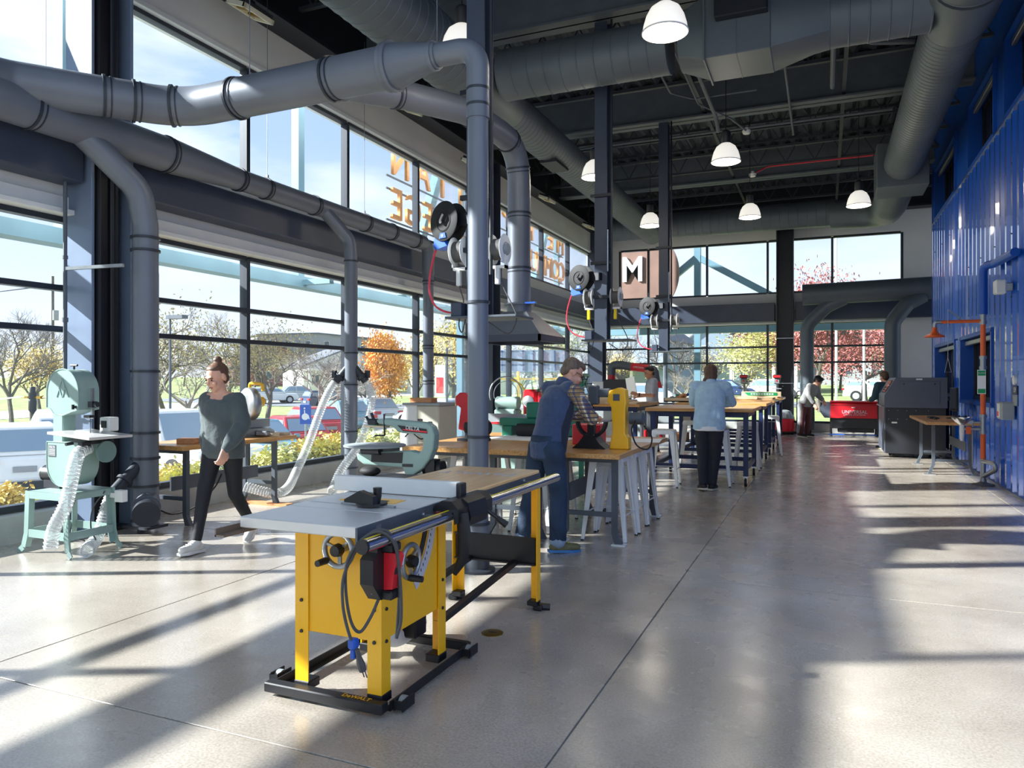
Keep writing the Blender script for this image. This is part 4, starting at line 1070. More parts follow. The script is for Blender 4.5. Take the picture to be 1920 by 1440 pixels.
# wheel housings
hx0, hx1 = F(92, 735).x, F(151, 735).x; hw = (hx1 - hx0) / 2; hc = (hx0 + hx1) / 2
zt, zb_ = F(120, 692).z, F(120, 778).z
up = [(hc + hw * math.cos(a), zt - hw + hw * math.sin(a)) for a in [PI * k / 16 for k in range(17)]]
up += [(hc - hw, zb_ + .06), (hc - hw + .05, zb_ + .05), (hc - hw * .55, zb_ + .01), (hc, zb_ - .005), (hc + hw * .6, zb_ + .03), (hc + hw, zb_ + .045)]
m_ = MB(); m_.prism(up, BY - .02, BY + .17, 'y'); uh = wb(m_, 'upper_wheel_housing', 'machine_green', bs, 40)
m_ = MB(); m_.tube([Vector((p[0], BY - .02, p[1])) for p in up + up[:1]], .006, 6); m_.build('rim_bead', 'machine_green', uh, loc=(0, 0, 0))
mz = (zt + zb_) / 2 + .02
for (dx, dz, s_) in ((0, .045, .05), (-.035, -.035, .045), (.04, -.03, .05)):
    m_ = MB(); A = [(hc + dx - s_ * .7, mz + dz - s_ * .6), (hc + dx, mz + dz + s_), (hc + dx + s_ * .7, mz + dz - s_ * .6)]
    for i in range(2): m_.bar((A[i][0], BY - .022, A[i][1]), (A[i + 1][0], BY - .022, A[i + 1][1]), .008, .008)
    m_.build('embossed_triangle', 'machine_green', uh, 0)
m_ = MB(); m_.cyl((hc + .02, BY + .07, zt - .02), (hc + .02, BY + .07, zt + .03), .008, n=8); m_.tube([(hc - .02, BY + .07, zt + .032), (hc + .06, BY + .07, zt + .032)], .009, 8); m_.build('tension_knob', 'black_plastic', uh)
m_ = MB(); m_.box((hc + hw - .03, BY - .03, zb_ + .07), (.022, .02, .02)); m_.box((hc + hw - .03, BY - .045, zb_ + .07), (.01, .02, .04)); m_.build('door_latch', 'black_plastic', uh, 0)
lz1, lz0 = F(120, 829).z, F(120, 912).z
lo = [(hc - hw, lz1), (hc + hw, lz1)] + [(hc + hw * math.cos(a), lz0 + hw + hw * math.sin(a)) for a in [-PI * k / 16 for k in range(17)]]
m_ = MB(); m_.prism(lo, BY - .02, BY + .17, 'y'); lh = wb(m_, 'lower_wheel_housing', 'machine_green', bs, 40)
m_ = MB(); m_.tube([Vector((p[0], BY - .02, p[1])) for p in lo + lo[:1]], .005, 6); m_.build('rim_bead', 'machine_green', lh)
m_ = MB(); m_.bx(hc - hw + .025, hc - hw + .115, BY - .0225, BY - .0205, lz1 - .125, lz1 - .025); dl = m_.build('data_plate', 'bench_steel', lh, 0)
text('plate_lettering', 'DELTA', .024, .0004, 'white_decal', dl, frame((hc - hw + .07, BY - .023, lz1 - .042), (1, 0, 0), (0, 0, 1)))
m_ = MB(); [m_.bx(hc - hw + .033, hc - hw + .107, BY - .0232, BY - .0226, lz1 - .062 - k * .012, lz1 - .058 - k * .012) for k in range(5)]; m_.build('plate_lines', 'white_decal', dl, 0)
m_ = MB(); m_.bx(hc - hw + .0, hc - hw + .13, BY + .03, BY + .15, lz1 - .02, zb_ + .08, .01); wb(m_, 'neck', 'machine_green', bs, 0)
# guide post, blade, table
bxp = F(157, 780).x
m_ = MB(); m_.bx(bxp + .015, bxp + .035, BY + .05, BY + .07, zb_ - .0, zt - .16); wb(m_, 'guide_post', 'steel_bare', bs, 0)
m_ = MB(); m_.box((bxp + .0, BY + .05, zb_ - .01), (.07, .05, .022)); m_.cyl((bxp - .03, BY + .05, zb_ - .02), (bxp + .06, BY + .05, zb_ - .02), .010, n=8); m_.box((bxp + .04, BY + .05, zb_ + .09), (.05, .05, .05)); m_.cyl((bxp + .06, BY + .05, zb_ + .09), (bxp + .10, BY + .05, zb_ + .09), .02, .022, n=10); wb(m_, 'blade_guide', 'steel_black', bs)
tz = F(150, 813).z
m_ = MB(); m_.bx(bxp - .004, bxp + .004, BY + .058, BY + .061, tz, zb_); wb(m_, 'blade', 'steel_black', bs, 0)
T = Matrix.Translation((bxp + .02, BY + .06, tz)) @ Matrix.Rotation(R(4), 4, 'Y')
m_ = MB(); m_.bx(-.27, .23, -.20, .20, -.022, 0, .003, T); wb(m_, 'saw_table', 'cast_iron', bs, 0)
m_ = MB(); m_.box((bxp - .03, BY + .06, tz - .06), (.16, .16, .06), .01); m_.cyl((bxp - .16, BY + .02, tz - .06), (bxp + .1, BY + .02, tz - .05), .02, n=10); m_.box((bxp + .05, BY - .03, tz - .09), (.05, .08, .05)); m_.cyl((bxp - .05, BY - .06, tz - .075), (bxp - .05, BY - .12, tz - .08), .014, n=8); wb(m_, 'trunnion', 'steel_black', bs)
m_ = MB(); m_.box((bxp - .12, BY + .33, tz + .06), (.12, .1, .12), .008); sb = wb(m_, 'switch_box', 'white_plastic', bs, 0)
m_ = MB(); m_.bx(bxp - .15, bxp - .09, BY + .272, BY + .281, tz + .03, tz + .09); m_.build('toggle', 'black_plastic', sb, 0)
# motor
mc = F(82, 890); m_ = MB(); m_.tube([(mc.x - .10, BY + .10, mc.z), (mc.x + .16, BY + .10, mc.z)], .068, 20); wb(m_, 'motor', 'black_plastic', bs)
m_ = MB(); m_.lathe([(.07, 0), (.07, .012), (.045, .02), (.045, .01), (.02, .012), (.0, .014)], 20, Matrix.Translation((mc.x - .10, BY + .10, mc.z)) @ Matrix.Rotation(-PI / 2, 4, 'Y'), cap=False); wb(m_, 'motor_end_bell', 'steel_bare', bs)
m_ = MB(); m_.bx(mc.x - .06, mc.x + .14, BY + .04, BY + .16, ztop, mc.z - .05); wb(m_, 'motor_mount', 'steel_black', bs, 0)
m_ = MB(); m_.lathe([(.09, 0), (.09, .02)], 24, Matrix.Translation((bxp + .075, BY + .14, lz1 - .08)) @ Matrix.Rotation(PI / 2, 4, 'Y')); wb(m_, 'pulley_guard', 'machine_green_dark', bs)
m_ = MB(); m_.bx(-5.56, -5.47, 4.44, 4.50, .40, .50, .004); m_.bx(-5.64, -5.52, 4.46, 4.48, .43, .47); wb(m_, 'outlet_box', 'white_plastic', bs, 0)
for pts in ([(-5.80, 4.3, ztop - .02), (-5.86, 4.25, .3), (-5.95, 4.3, .12), (-6.0, 4.5, .02)], [(-5.62, 4.4, ztop - .02), (-5.70, 4.35, .35), (-5.66, 4.3, .2), (-5.6, 4.3, .10)]):
    m_ = MB(); m_.tube(smoothpath(pts, 8), .006, 6); wb(m_, 'cable', 'cord_grey', bs)
clear_hose('clear ribbed dust hose hanging from the band saw to the floor', [(bxp + .02, BY + .02, lz1 - .045), (bxp + .045, BY - .06, lz1 - .06), (bxp + .09, BY - .14, lz1 - .14), (bxp + .05, BY - .19, .45), (bxp - .05, BY - .22, .25), (bxp - .09, BY - .22, .085)], .05)
clear_hose('clear ribbed hose on the floor from band saw to drop pipe', [(-5.93, 4.72, .42), (-5.88, 4.62, .30), (-5.80, 4.50, .14), (-5.70, 4.36, .062), (-5.55, 4.20, .058), (-5.45, 4.10, .06)], .05)
# air line with filter in front of the left window
al = thing('air_line', 'thin vertical air line pipe with black filter regulator before the left window', 'air line', (-6.42, 4.62, 0))
m_ = MB(); m_.cyl((0, 0, 0), (0, 0, 3.3), .018, n=10); m_.build('riser_pipe', 'bench_steel', al)
m_ = MB(); m_.cyl((0, 0, 1.97), (0, 0, 2.01), .026, n=10); m_.cyl((0, 0, 2.55), (0, 0, 2.58), .024, n=10); m_.build('fitting', 'bench_steel', al)
fz = onY(60, 745, 4.58).z; fx = onY(61, 745, 4.58).x + 6.42
m_ = MB(); m_.tube([(fx - .16, -.04, fz), (0, -.04, fz), (0, 0, fz)], .008, 8); m_.box((fx - .08, -.04, fz), (.05, .02, .02)); m_.box((fx + .1, -.04, fz), (.06, .024, .024)); m_.build('brass_fittings', 'brass', al)
m_ = MB(); m_.lathe([(.02, .10), (.024, .09), (.024, .05), (.034, .045), (.034, -.01), (.03, -.02), (.034, -.03), (.034, -.12), (.02, -.14), (.01, -.16)], 16, Matrix.Translation((fx, -.04, fz))); m_.build('filter_bowl', 'black_plastic', al)
m_ = MB(); m_.bar((0, .0, 2.46), (.55, .16, 2.48), .03, .03); m_.build('strut_bracket', 'galvanised', al)
m_ = MB(); m_.tube(smoothpath([(fx - .16, -.04, fz), (fx - .3, -.06, fz - .01), (fx - .6, -.1, fz - .04)], 6), .007, 6); m_.build('air_hose', 'white_plastic', al)

# ---------------------------------------------------------------- wall bench with miter saw
def bench_leg_set(root, x0_, x1_, y_, h, foot=True, name='leg'):
    for x in (x0_, x1_):
        m_ = MB(); sx = -1 if x == x0_ else 1
        m_.bx(x - .025, x + .025, y_ - .022, y_ + .022, .10, h); wbp = [(x - .025, .10), (x + .025, .10), (x + sx * .055 + .02, 0), (x + sx * .055 - .05, 0)]
        m_.prism(wbp, y_ - .022, y_ + .022, 'y'); wb(m_, name, 'bench_steel', root, 0)
        if foot: m_ = MB(); m_.bx(x + sx * .04 - .06, x + sx * .04 + .06, y_ - .05, y_ + .05, 0, .012); wb(m_, 'foot_plate', 'white_plastic', root, 0)
    m_ = MB(); m_.bx(x0_, x1_, y_ - .015, y_ + .015, .24, .28); wb(m_, 'cross_bar', 'bench_steel', root, 0)
    m_ = MB(); m_.bx(x0_, x1_, y_ - .02, y_ + .02, h - .05, h); wb(m_, 'top_bar', 'bench_steel', root, 0)
wbn = thing('workbench', 'narrow butcher block workbench along the left windows holding the miter saw', 'workbench', (-6.0, 6.1, 0))
HB = .80
m_ = MB(); m_.bx(-6.38, -5.67, 5.27, 6.93, HB - .045, HB, .004); wb(m_, 'bench_top', 'butcher_y', wbn, 0)
for y in (5.45, 6.72): bench_leg_set(wbn, -6.25, -5.82, y, HB - .045, False)
m_ = MB(); m_.bx(-6.06, -6.04, 5.47, 6.70, .32, .46); wb(m_, 'stringer', 'bench_steel', wbn, 0)
m_ = MB(); m_.bx(-6.4, -5.6, 6.66, 6.78, 0, .03); tag(m_.build('floor_board', 'wood_block', smooth=0), 'wooden board on the floor under the miter saw bench leg', 'board')
# objects on it
m_ = MB(); m_.bx(-.09, .09, -.06, .06, 0, .055, .004, Matrix.Rotation(R(20), 4, 'Z')); tag(m_.build('wood_block', 'wood_block', loc=(-5.87, 5.52, HB), smooth=0), 'small reddish wood block on the near end of the window bench', 'wood block')
cl = thing('bar_clamp', 'dark metal clamp lying on the window bench by the wood block', 'clamp', (-5.80, 5.78, HB))
m_ = MB(); m_.tube(rounded([(0, -.18, .012), (0, .25, .012)], .02), .011, 8); m_.build('bar', 'steel_black', cl)
m_ = MB(); m_.tube(rounded([(0, -.17, .012), (0, -.17, .09), (0, -.03, .09), (0, -.03, .012)], .025), .011, 8); m_.build('jaw', 'steel_black', cl)
ms = thing('miter_saw', 'silver and yellow miter saw on the window bench behind the walking woman', 'miter saw', (-6.02, 6.52, HB)); ms.scale = (1.12, 1.12, 1.12)
m_ = MB(); m_.prism([(-.25, 0), (.25, 0), (.25, .05), (.18, .08), (-.18, .08), (-.25, .05)], -.12, .12, 'x'); m_.bx(.12, .26, -.03, .03, .01, .06, .01); m_.build('base', 'steel_bare', ms, 0)
m_ = MB(); m_.bx(-.02, .02, -.30, .30, .08, .17, .006); m_.build('fence', 'machine_grey', ms, 0)
m_ = MB(); m_.lathe([(.02, -.05), (.15, -.045), (.165, -.03), (.165, .03), (.15, .045), (.02, .05)], 28, Matrix.Translation((.06, -.04, .33)) @ Matrix.Rotation(PI / 2, 4, 'X') @ Matrix.Rotation(R(-18), 4, 'Y')); m_.build('blade_guard', 'galvanised', ms, 50)
m_ = MB(); m_.lathe([(.015, .05), (.09, .052), (.09, .06), (.03, .065)], 24, Matrix.Translation((.06, -.04, .33)) @ Matrix.Rotation(PI / 2, 4, 'X')); m_.build('blade_cover', 'machine_grey', ms, 50)
m_ = MB(); m_.tube(rounded([(.02, .0, .48), (.02, .0, .54), (.18, .0, .53), (.19, .0, .46)], .03), .016, 10); m_.build('handle', 'saw_yellow', ms)
m_ = MB(); m_.tube([(.06, .03, .34), (.06, .12, .35), (.06, .14, .35)], [.055, .055, .04], 16); m_.build('motor', 'saw_yellow', ms)
m_ = MB(); m_.cyl((.06, .14, .35), (.06, .155, .35), .035, n=14); m_.build('motor_cap', 'black_plastic', ms)
m_ = MB(); m_.bar((-.16, 0, .06), (-.02, 0, .32), .06, .06); m_.build('arm', 'machine_grey', ms, 0)
for (i, (p, s_)) in enumerate((((-6.0, 6.86, HB + .015), (.5, .10, .03)), ((-5.80, 6.62, HB + .02), (.20, .09, .04)))):
    m_ = MB(); m_.box((0, 0, 0), s_, .002); tag(m_.build('wood_offcut', 'plywood', loc=p, smooth=0), ('long pale wood offcut at the far end of the window bench', 'short pale wood offcut in front of the miter saw')[i], 'offcut')
clear_hose('clear ribbed hose drooping left from the forked wye to the bench', [(-6.0, 8.10, 1.41), (-6.06, 8.02, 1.25), (-6.12, 7.9, .95), (-6.15, 7.75, .62), (-6.1, 7.45, .30), (-5.95, 7.1, .14), (-5.9, 6.8, .12), (-6.1, 6.55, .22)], .052)
clear_hose('clear ribbed hose drooping right from the forked wye', [(-5.60, 8.26, 1.41), (-5.54, 8.27, 1.2), (-5.58, 8.22, .85), (-5.65, 8.1, .55), (-5.75, 7.9, .28), (-5.72, 7.7, .09), (-5.6, 7.5, .06)], .052)
m_ = MB(); m_.tube(smoothpath([(-6.3, 5.55, .10), (-6.2, 5.65, .05), (-6.05, 5.8, .12), (-5.95, 5.95, .30), (-6.0, 6.1, .42)], 8), .008, 6); tag(m_.build('power_cable', 'black_rubber'), 'thin black cable trailing under the window bench', 'cable')

# ---------------------------------------------------------------- grey-green scroll saw in front of the benches
SY = 5.06
ss = thing('scroll_saw', 'large grey green scroll saw with round table on a black stand', 'scroll saw', (-3.2, SY, 0))
def cp(cx, cy): 
    p = onY(640 + cx / 5.3333, 680 + cy / 5.3333, SY); return (p.x, p.z)
body = [cp(*q) for q in ((380, 565), (470, 555), (700, 582), (880, 598), (935, 640), (957, 720), (947, 860), (905, 960), (840, 1050), (745, 1120), (665, 1115), (640, 1045), (430, 1030), (250, 1012), (190, 965), (178, 905), (260, 880), (340, 890), (650, 880), (720, 876), (800, 900), (832, 872), (850, 790), (840, 745), (800, 714), (640, 702), (590, 690), (545, 640), (470, 622), (385, 602))]
m_ = MB(); m_.prism(body, SY - .045, SY + .045, 'y'); bo = wb(m_, 'c_frame', 'machine_green', ss, 0)
md = bo.modifiers.new('bevel', 'BEVEL'); md.width = .012; md.segments = 2; md.limit_method = 'ANGLE'; md.angle_limit = R(25)
m_ = MB(); m_.prism([cp(592, 622), cp(880, 660), cp(890, 705), cp(650, 682)], SY - .049, SY - .046, 'y'); pn = wb(m_, 'brand_panel', 'black_plastic', ss, 0)
m_ = MB(); m_.prism([cp(640, 660), cp(886, 682), cp(889, 698), cp(655, 672)], SY - .0505, SY - .049, 'y'); wb(m_, 'brand_stripe', 'red_bright', ss, 0)
q = cp(745, 655); text('brand_lettering', 'DELTA', .042, .0005, 'white_decal', ss, frame(Vector((q[0], SY - .0515, q[1])) - Vector(ss.location), (1, 0, -.1), (.1, 0, 1)))
m_ = MB(); m_.prism([cp(335, 905), cp(648, 890), cp(638, 1000), cp(330, 985)], SY - .048, SY - .044, 'y'); wb(m_, 'side_recess', 'black_plastic', ss, 0)
m_ = MB(); m_.prism([cp(640, 1005), cp(745, 1008), cp(745, 1038), cp(640, 1035)], SY - .048, SY - .0455, 'y'); wb(m_, 'rating_plate', 'laser_black', ss, 0)
tc_ = cp(335, 818); m_ = MB(); m_.lathe([(.245, -.016), (.25, -.012), (.25, -.003), (.245, 0)], 48, Matrix.Translation((tc_[0], SY, tc_[1]))); wb(m_, 'round_table', 'machine_grey', ss)
m_ = MB(); m_.lathe([(.012, 0), (.03, 0), (.03, .001), (.012, .001)], 16, Matrix.Translation((tc_[0], SY, tc_[1]))); wb(m_, 'table_insert', 'silver_decal', ss)
a, b_ = cp(300, 870), cp(345, 905); m_ = MB(); m_.cyl((a[0] - .05, SY - .05, a[1]), (a[0] + .12, SY - .05, a[1]), .035, n=14); m_.box((a[0], SY, a[1]), (.12, .08, .05)); wb(m_, 'table_trunnion', 'steel_black', ss)
a, b_, c_ = cp(300, 590), cp(400, 590), cp(455, 520)
m_ = MB(); m_.box((a[0] + .02, SY, a[1]), (.09, .06, .05), .01); m_.cyl((a[0] - .05, SY, a[1] + .04), (a[0] - .02, SY, a[1]), .012, n=8); m_.cyl((a[0] + .03, SY, a[1]), (a[0] + .0, SY, a[1] + .07), .012, n=8); wb(m_, 'blade_clamp', 'steel_black', ss)
p1, p2, p3 = cp(455, 510), cp(460, 725), cp(360, 727)
m_ = MB(); m_.cyl((p1[0], SY - .04, p1[1]), (p2[0], SY - .04, p2[1]), .007, n=8); m_.cyl((p2[0], SY - .04, p2[1]), (p3[0], SY - .03, p3[1]), .006, n=8); wb(m_, 'hold_down_rod', 'steel_black', ss)
a, c_ = cp(240, 635), cp(465, 640); m_ = MB(); m_.box(((a[0] + c_[0]) / 2, SY, a[1]), (c_[0] - a[0], .05, .012)); wb(m_, 'wood_strip', 'plywood', ss, 0)
a = cp(870, 1060); m_ = MB(); m_.tube([(a[0] - .06, SY + .06, a[1]), (a[0] + .1, SY + .06, a[1])], .06, 18); [m_.box((a[0] + .02, SY - .01 + .03 * k, a[1]), (.08, .008, .14)) for k in range(4)]; wb(m_, 'motor', 'black_plastic', ss)
q0, q1 = cp(190, 1112), cp(830, 1190)
m_ = MB(); m_.bx(q0[0], q1[0], SY - .16, SY + .16, q1[1] - .02, q0[1], .01); wb(m_, 'stand_tray', 'black_plastic', ss, 0)
m_ = MB(); a = cp(330, 1075); m_.sph((a[0], SY - .06, a[1]), (.09, .07, .04)); wb(m_, 'rubber_boot', 'black_rubber', ss)
for (x, y) in ((q0[0] + .06, SY - .13), (q1[0] - .06, SY - .13), (q0[0] + .06, SY + .13), (q1[0] - .06, SY + .13)):
    sx = -1 if x < -3.2 else 1; m_ = MB(); m_.bar((x, y, q1[1] - .01), (x + sx * .08, y + (.04 if y > SY else -.04), 0), .04, .04); wb(m_, 'stand_leg', 'black_plastic', ss, 0)

# ---------------------------------------------------------------- butcher block benches (three side by side)
HN = .81
BX = [-3.70, -3.00, -2.29, -1.58]
names = ('butcher block bench nearest the left windows, one of three joined', 'middle butcher block bench of three joined, behind the vest man', 'butcher block bench under the yellow scroll saw, right of three joined')
benches = []
for i in range(3):
    r_ = thing('workbench', names[i], 'workbench', ((BX[i] + BX[i + 1]) / 2, 7.05, 0), 0, 'three joined butcher block benches')
    m_ = MB(); m_.bx(BX[i] + .002, BX[i + 1] - .002, 6.03, 8.08, HN - .044, HN, .004); wb(m_, 'bench_top', 'butcher_y', r_, 0)
    for y in (6.25, 7.75): bench_leg_set(r_, BX[i] + .16, BX[i + 1] - .10, y, HN - .044, i == 2)
    m_ = MB(); m_.bx(BX[i] + .185, BX[i] + .20, 6.27, 7.73, .36, .52); wb(m_, 'stringer', 'bench_steel', r_, 0)
    benches.append(r_)
# ---------------------------------------------------------------- stools
def make_stool(label):
    r_ = thing('metal_stool', label, 'stool', (0, 0, 0), 0, 'white metal stools'); h = .765
    m_ = MB(); w = .152
    def rr(w, z, n=5, rad=.05):
        o_ = []
        for (cx, cy, a0) in ((w - rad, w - rad, 0), (-w + rad, w - rad, 90), (-w + rad, -w + rad, 180), (w - rad, -w + rad, 270)):
            for k in range(n + 1): a = R(a0 + 90 * k / n); o_.append((cx + rad * math.cos(a), cy + rad * math.sin(a), z))
        return o_
    A = [rr(w + .004, h - .06), rr(w + .002, h - .02), rr(w - .004, h - .004), rr(w - .016, h), rr(w - .05, h - .004)]
    n_ = len(A[0]); vs = sum(A, []); fs = []
    for i in range(len(A) - 1): fs += [(i * n_ + k, i * n_ + (k + 1) % n_, (i + 1) * n_ + (k + 1) % n_, (i + 1) * n_ + k) for k in range(n_)]
    fs.append(tuple((len(A) - 1) * n_ + k for k in range(n_))); m_.add(vs, fs); m_.build('seat', 'white_paint', r_, 50)
    m_ = MB(); m_.lathe([(.012, 0), (.0, .001)], 8, c=(0, 0, h - .003)); m_.build('seat_hole', 'black_plastic', r_)
    for sx in (-1, 1):
        for sy in (-1, 1):
            m_ = MB(); top = Vector((sx * (w - .01), sy * (w - .01), h - .03)); bot = Vector((sx * .205, sy * .205, .012))
            wt, wb2 = .062, .026; vs = []
            for (c_, wd) in ((top, wt), (bot, wb2)):
                vs += [(c_.x + sx * .004, c_.y + sy * .004, c_.z), (c_.x - sx * wd, c_.y + sy * .004, c_.z), (c_.x - sx * wd, c_.y - sy * .010, c_.z), (c_.x - sx * .012, c_.y - sy * .012, c_.z), (c_.x - sx * .010, c_.y - sy * wd, c_.z), (c_.x + sx * .004, c_.y - sy * wd, c_.z)]
            m_.add(vs, [(k, (k + 1) % 6, 6 + (k + 1) % 6, 6 + k) for k in range(6)] + [(0, 1, 2, 3, 4, 5), (6, 7, 8, 9, 10, 11)])
            lg = m_.build('leg', 'white_paint', r_, 0)
            m_ = MB(); m_.bx(bot.x - .014 - sx * .008, bot.x + .012 - sx * .006, bot.y - .014 - sy * .008, bot.y + .012 - sy * .006, 0, .014, .003); m_.build('foot_tip', 'black_rubber', lg, 0)
    e = .185; z = .24
    for (a, b_) in (((-e, -e), (e, -e)), ((e, -e), (e, e)), ((e, e), (-e, e)), ((-e, e), (-e, -e))):
        m_ = MB(); m_.bar((a[0], a[1], z), (b_[0], b_[1], z), .016, .006); m_.build('brace', 'white_paint', r_, 0)
    for s_ in (-1, 1):
        m_ = MB(); m_.bar((-.13 * s_, -.13, h - .12), (.13 * s_, .13, h - .12), .014, .006); m_.build('under_brace', 'white_paint', r_, 0)
    return r_
st0 = make_stool('white metal stool tucked under the right bench, nearest the camera')
st0.location = (-1.80, 6.52, 0)
for (x, y, rz, lb) in ((-1.80, 6.98, .05, 'white metal stool tucked under the right bench, second from the camera'), (-1.79, 7.42, -.05, 'white metal stool tucked under the right bench, farthest from the camera'),
                       (-2.02, 10.10, .06, 'white metal stool standing alone left of the woman at the tall table'), (-1.36, 10.42, 0, 'white metal stool directly behind the legs of the woman in blue'),
                       (-2.02, 12.45, .1, 'white metal stool left of the blue shirt woman between the first two tall tables'), (-1.15, 12.5, 0, 'white metal stool right of the blue shirt woman between the tall tables'),
                       (-.95, 14.95, .1, 'white metal stool half hidden between the second and third tall tables'),
                       (-2.56, 6.62, .03, 'white metal stool under the middle bench left of the vest man'), (-3.25, 6.62, -.03, 'white metal stool under the benches just left of the tall dust pipe'), (-3.25, 7.08, .03, 'white metal stool under the left bench behind the scroll saw'), (-2.56, 7.08, .0, 'white metal stool deep under the middle bench')):
    copy_tree(st0, (x, y, 0), rz, lb)

# ---------------------------------------------------------------- yellow scroll saw on the bench
ys = thing('scroll_saw', 'yellow and black scroll saw on the bench under the hands of the vest man', 'scroll saw', (-1.98, 6.55, HN))
m_ = MB(); m_.prism([(-.16, 0), (.16, 0), (.13, .025), (.10, .05), (.04, .13), (-.04, .13), (-.10, .05), (-.13, .025)], -.10, .10, 'y'); m_.build('pedestal', 'black_plastic', ys, 0)
m_ = MB(); P = [(.135 * math.cos(a), 0, .245 + .135 * math.sin(a)) for a in [R(180 + 180 * k / 14) for k in range(15)]]; m_.tube([(p[0], -.03, p[2]) for p in P], .014, 8); m_.tube([(p[0], .03, p[2]) for p in P], .014, 8); m_.bx(-.03, .03, -.04, .04, .10, .24); m_.build('tilt_arc', 'steel_black', ys)
m_ = MB(); m_.prism([(-.22, -.12), (.14, -.15), (.20, -.08), (.20, .08), (.14, .15), (-.22, .12)], .248, .270, 'z'); o = m_.build('saw_table', 'galvanised', ys, 0)
md = o.modifiers.new('bevel', 'BEVEL'); md.width = .01; md.segments = 2
m_ = MB(); m_.prism([(.18, 0), (.36, 0), (.36, .10), (.33, .14), (.33, .36), (.34, .42), (.33, .54), (.27, .56), (.18, .53), (.16, .44), (.20, .38), (.21, .16)], -.06, .06, 'y'); o = m_.build('body', 'saw_yellow', ys, 0)
md = o.modifiers.new('bevel', 'BEVEL'); md.width = .012; md.segments = 2; md.limit_method = 'ANGLE'
m_ = MB(); m_.bx(.22, .28, -.064, -.058, .44, .50); m_.build('switch_plate', 'bench_steel', ys, 0)
m_ = MB(); m_.bx(-.01, .18, -.03, .03, .47, .55, .01); m_.bx(-.03, .07, -.035, .035, .40, .58, .012); m_.build('upper_head', 'bench_steel', ys, 0)
m_ = MB(); m_.cyl((.0, 0, .28), (.0, 0, .42), .012, n=8); m_.box((-.02, -.03, .36), (.06, .03, .05)); m_.cyl((-.05, -.02, .33), (.03, -.02, .38), .01, n=8); m_.build('plunger', 'steel_black', ys)
m_ = MB(); m_.tube([(.36, 0, .28), (.48, 0, .28)], .055, 18); m_.cyl((.48, 0, .28), (.50, 0, .28), .06, .03, n=18); m_.build('motor', 'bench_steel', ys)
m_ = MB(); m_.tube(smoothpath([(.42, -.05, .26), (.40, -.10, .18), (.45, -.12, .05), (.55, -.12, .02), (.58, -.10, .12), (.50, -.06, .22)], 8), .007, 6); m_.build('cord', 'black_rubber', ys)
m_ = MB(); m_.bx(-.14, .14, -.11, .11, 0, .20, .008); tag(m_.build('tool_case', 'red_bright', loc=(-2.12, 6.93, HN), smooth=0), 'bright red box on the bench behind the yellow scroll saw', 'box')
m_ = MB(); m_.bx(-.09, .09, -.05, .05, 0, .012, .002, Matrix.Rotation(R(25), 4, 'Z')); tag(m_.build('work_piece', 'plywood', loc=(-2.10, 6.48, HN + .2705), smooth=0), 'small piece of wood under the hands of the vest man', 'work piece')
m_ = MB(); m_.bx(-.3, .3, -.24, .24, 0, .003, 0, Matrix.Rotation(R(8), 4, 'Z')); tag(m_.build('paper_sheet', 'paper_white', loc=(-1.85, 7.55, HN + .0005), smooth=0), 'large white paper sheet on the far right end of the right bench', 'paper')
m_ = MB(); m_.bx(-.45, .45, -.35, .35, 0, .003, 0, Matrix.Rotation(R(-6), 4, 'Z')); tag(m_.build('paper_sheet', 'paper_white', loc=(-2.9, 7.4, HN + .0005), smooth=0), 'large white paper sheet on the benches left of the vest man', 'paper')

# ---------------------------------------------------------------- tall rolling tables
HR = 1.05
def roll_table(name_lb, x0_, x1_, y0_, y1_, mat_top='butcher_x'):
    r_ = thing('rolling_table', name_lb, 'table', ((x0_ + x1_) / 2, (y0_ + y1_) / 2, 0), 0, 'tall rolling tables with navy legs')
    hx, hy = (x1_ - x0_) / 2, (y1_ - y0_) / 2
    m_ = MB(); m_.bx(-hx, hx, -hy, hy, HR - .045, HR, .004); m_.build('table_top', mat_top, r_, 0)
    for sx in (-1, 1):
        for sy in (-1, 1):
            x, y = sx * (hx - .10), sy * (hy - .12); m_ = MB(); m_.bx(x - .032, x + .032, y - .032, y + .032, .135, HR - .045, .004); lg = m_.build('leg', 'blue_navy', r_, 0)
            m_ = MB(); m_.bx(x - .028, x + .028, y - .028, y + .028, .115, .135); m_.bx(x - .02, x - .012, y - .045, y + .015, .04, .115); m_.bx(x + .012, x + .02, y - .045, y + .015, .04, .115); c_ = m_.build('caster_fork', 'chrome', lg, 0)
            m_ = MB(); m_.cyl((x - .016, y - .02, .055), (x + .016, y - .02, .055), .055, n=18); m_.build('caster_wheel', 'black_rubber', lg)
    for z in (.24, HR - .09):
        for sy in (-1, 1):
            m_ = MB(); m_.bx(-hx + .1, hx - .1, sy * (hy - .12) - .02, sy * (hy - .12) + .02, z - .03, z + .03); m_.build('rail', 'blue_navy', r_, 0)
        for sx in (-1, 1):
            m_ = MB(); m_.bx(sx * (hx - .1) - .02, sx * (hx - .1) + .02, -hy + .12, hy - .12, z - .03, z + .03); m_.build('rail', 'blue_navy', r_, 0)
    return r_
roll_table('tall rolling table in front, with the woman in blue leaning on it', -2.33, -.88, 10.30, 11.80)
roll_table('tall rolling table, second from the woman in blue', -2.40, -.88, 12.85, 14.30)
roll_table('tall rolling table, third from the woman in blue, below stacked boards', -2.55, -.88, 15.00, 16.45)
roll_table('tall rolling table at the back holding two drill presses', -2.7, -.85, 17.2, 18.6)
roll_table('tall rolling table covered with plywood sheets left of the bearded standing man' if 0 else 'tall rolling table covered with plywood sheets behind the benches', -4.45, -2.75, 11.75, 13.3)
bi = 0
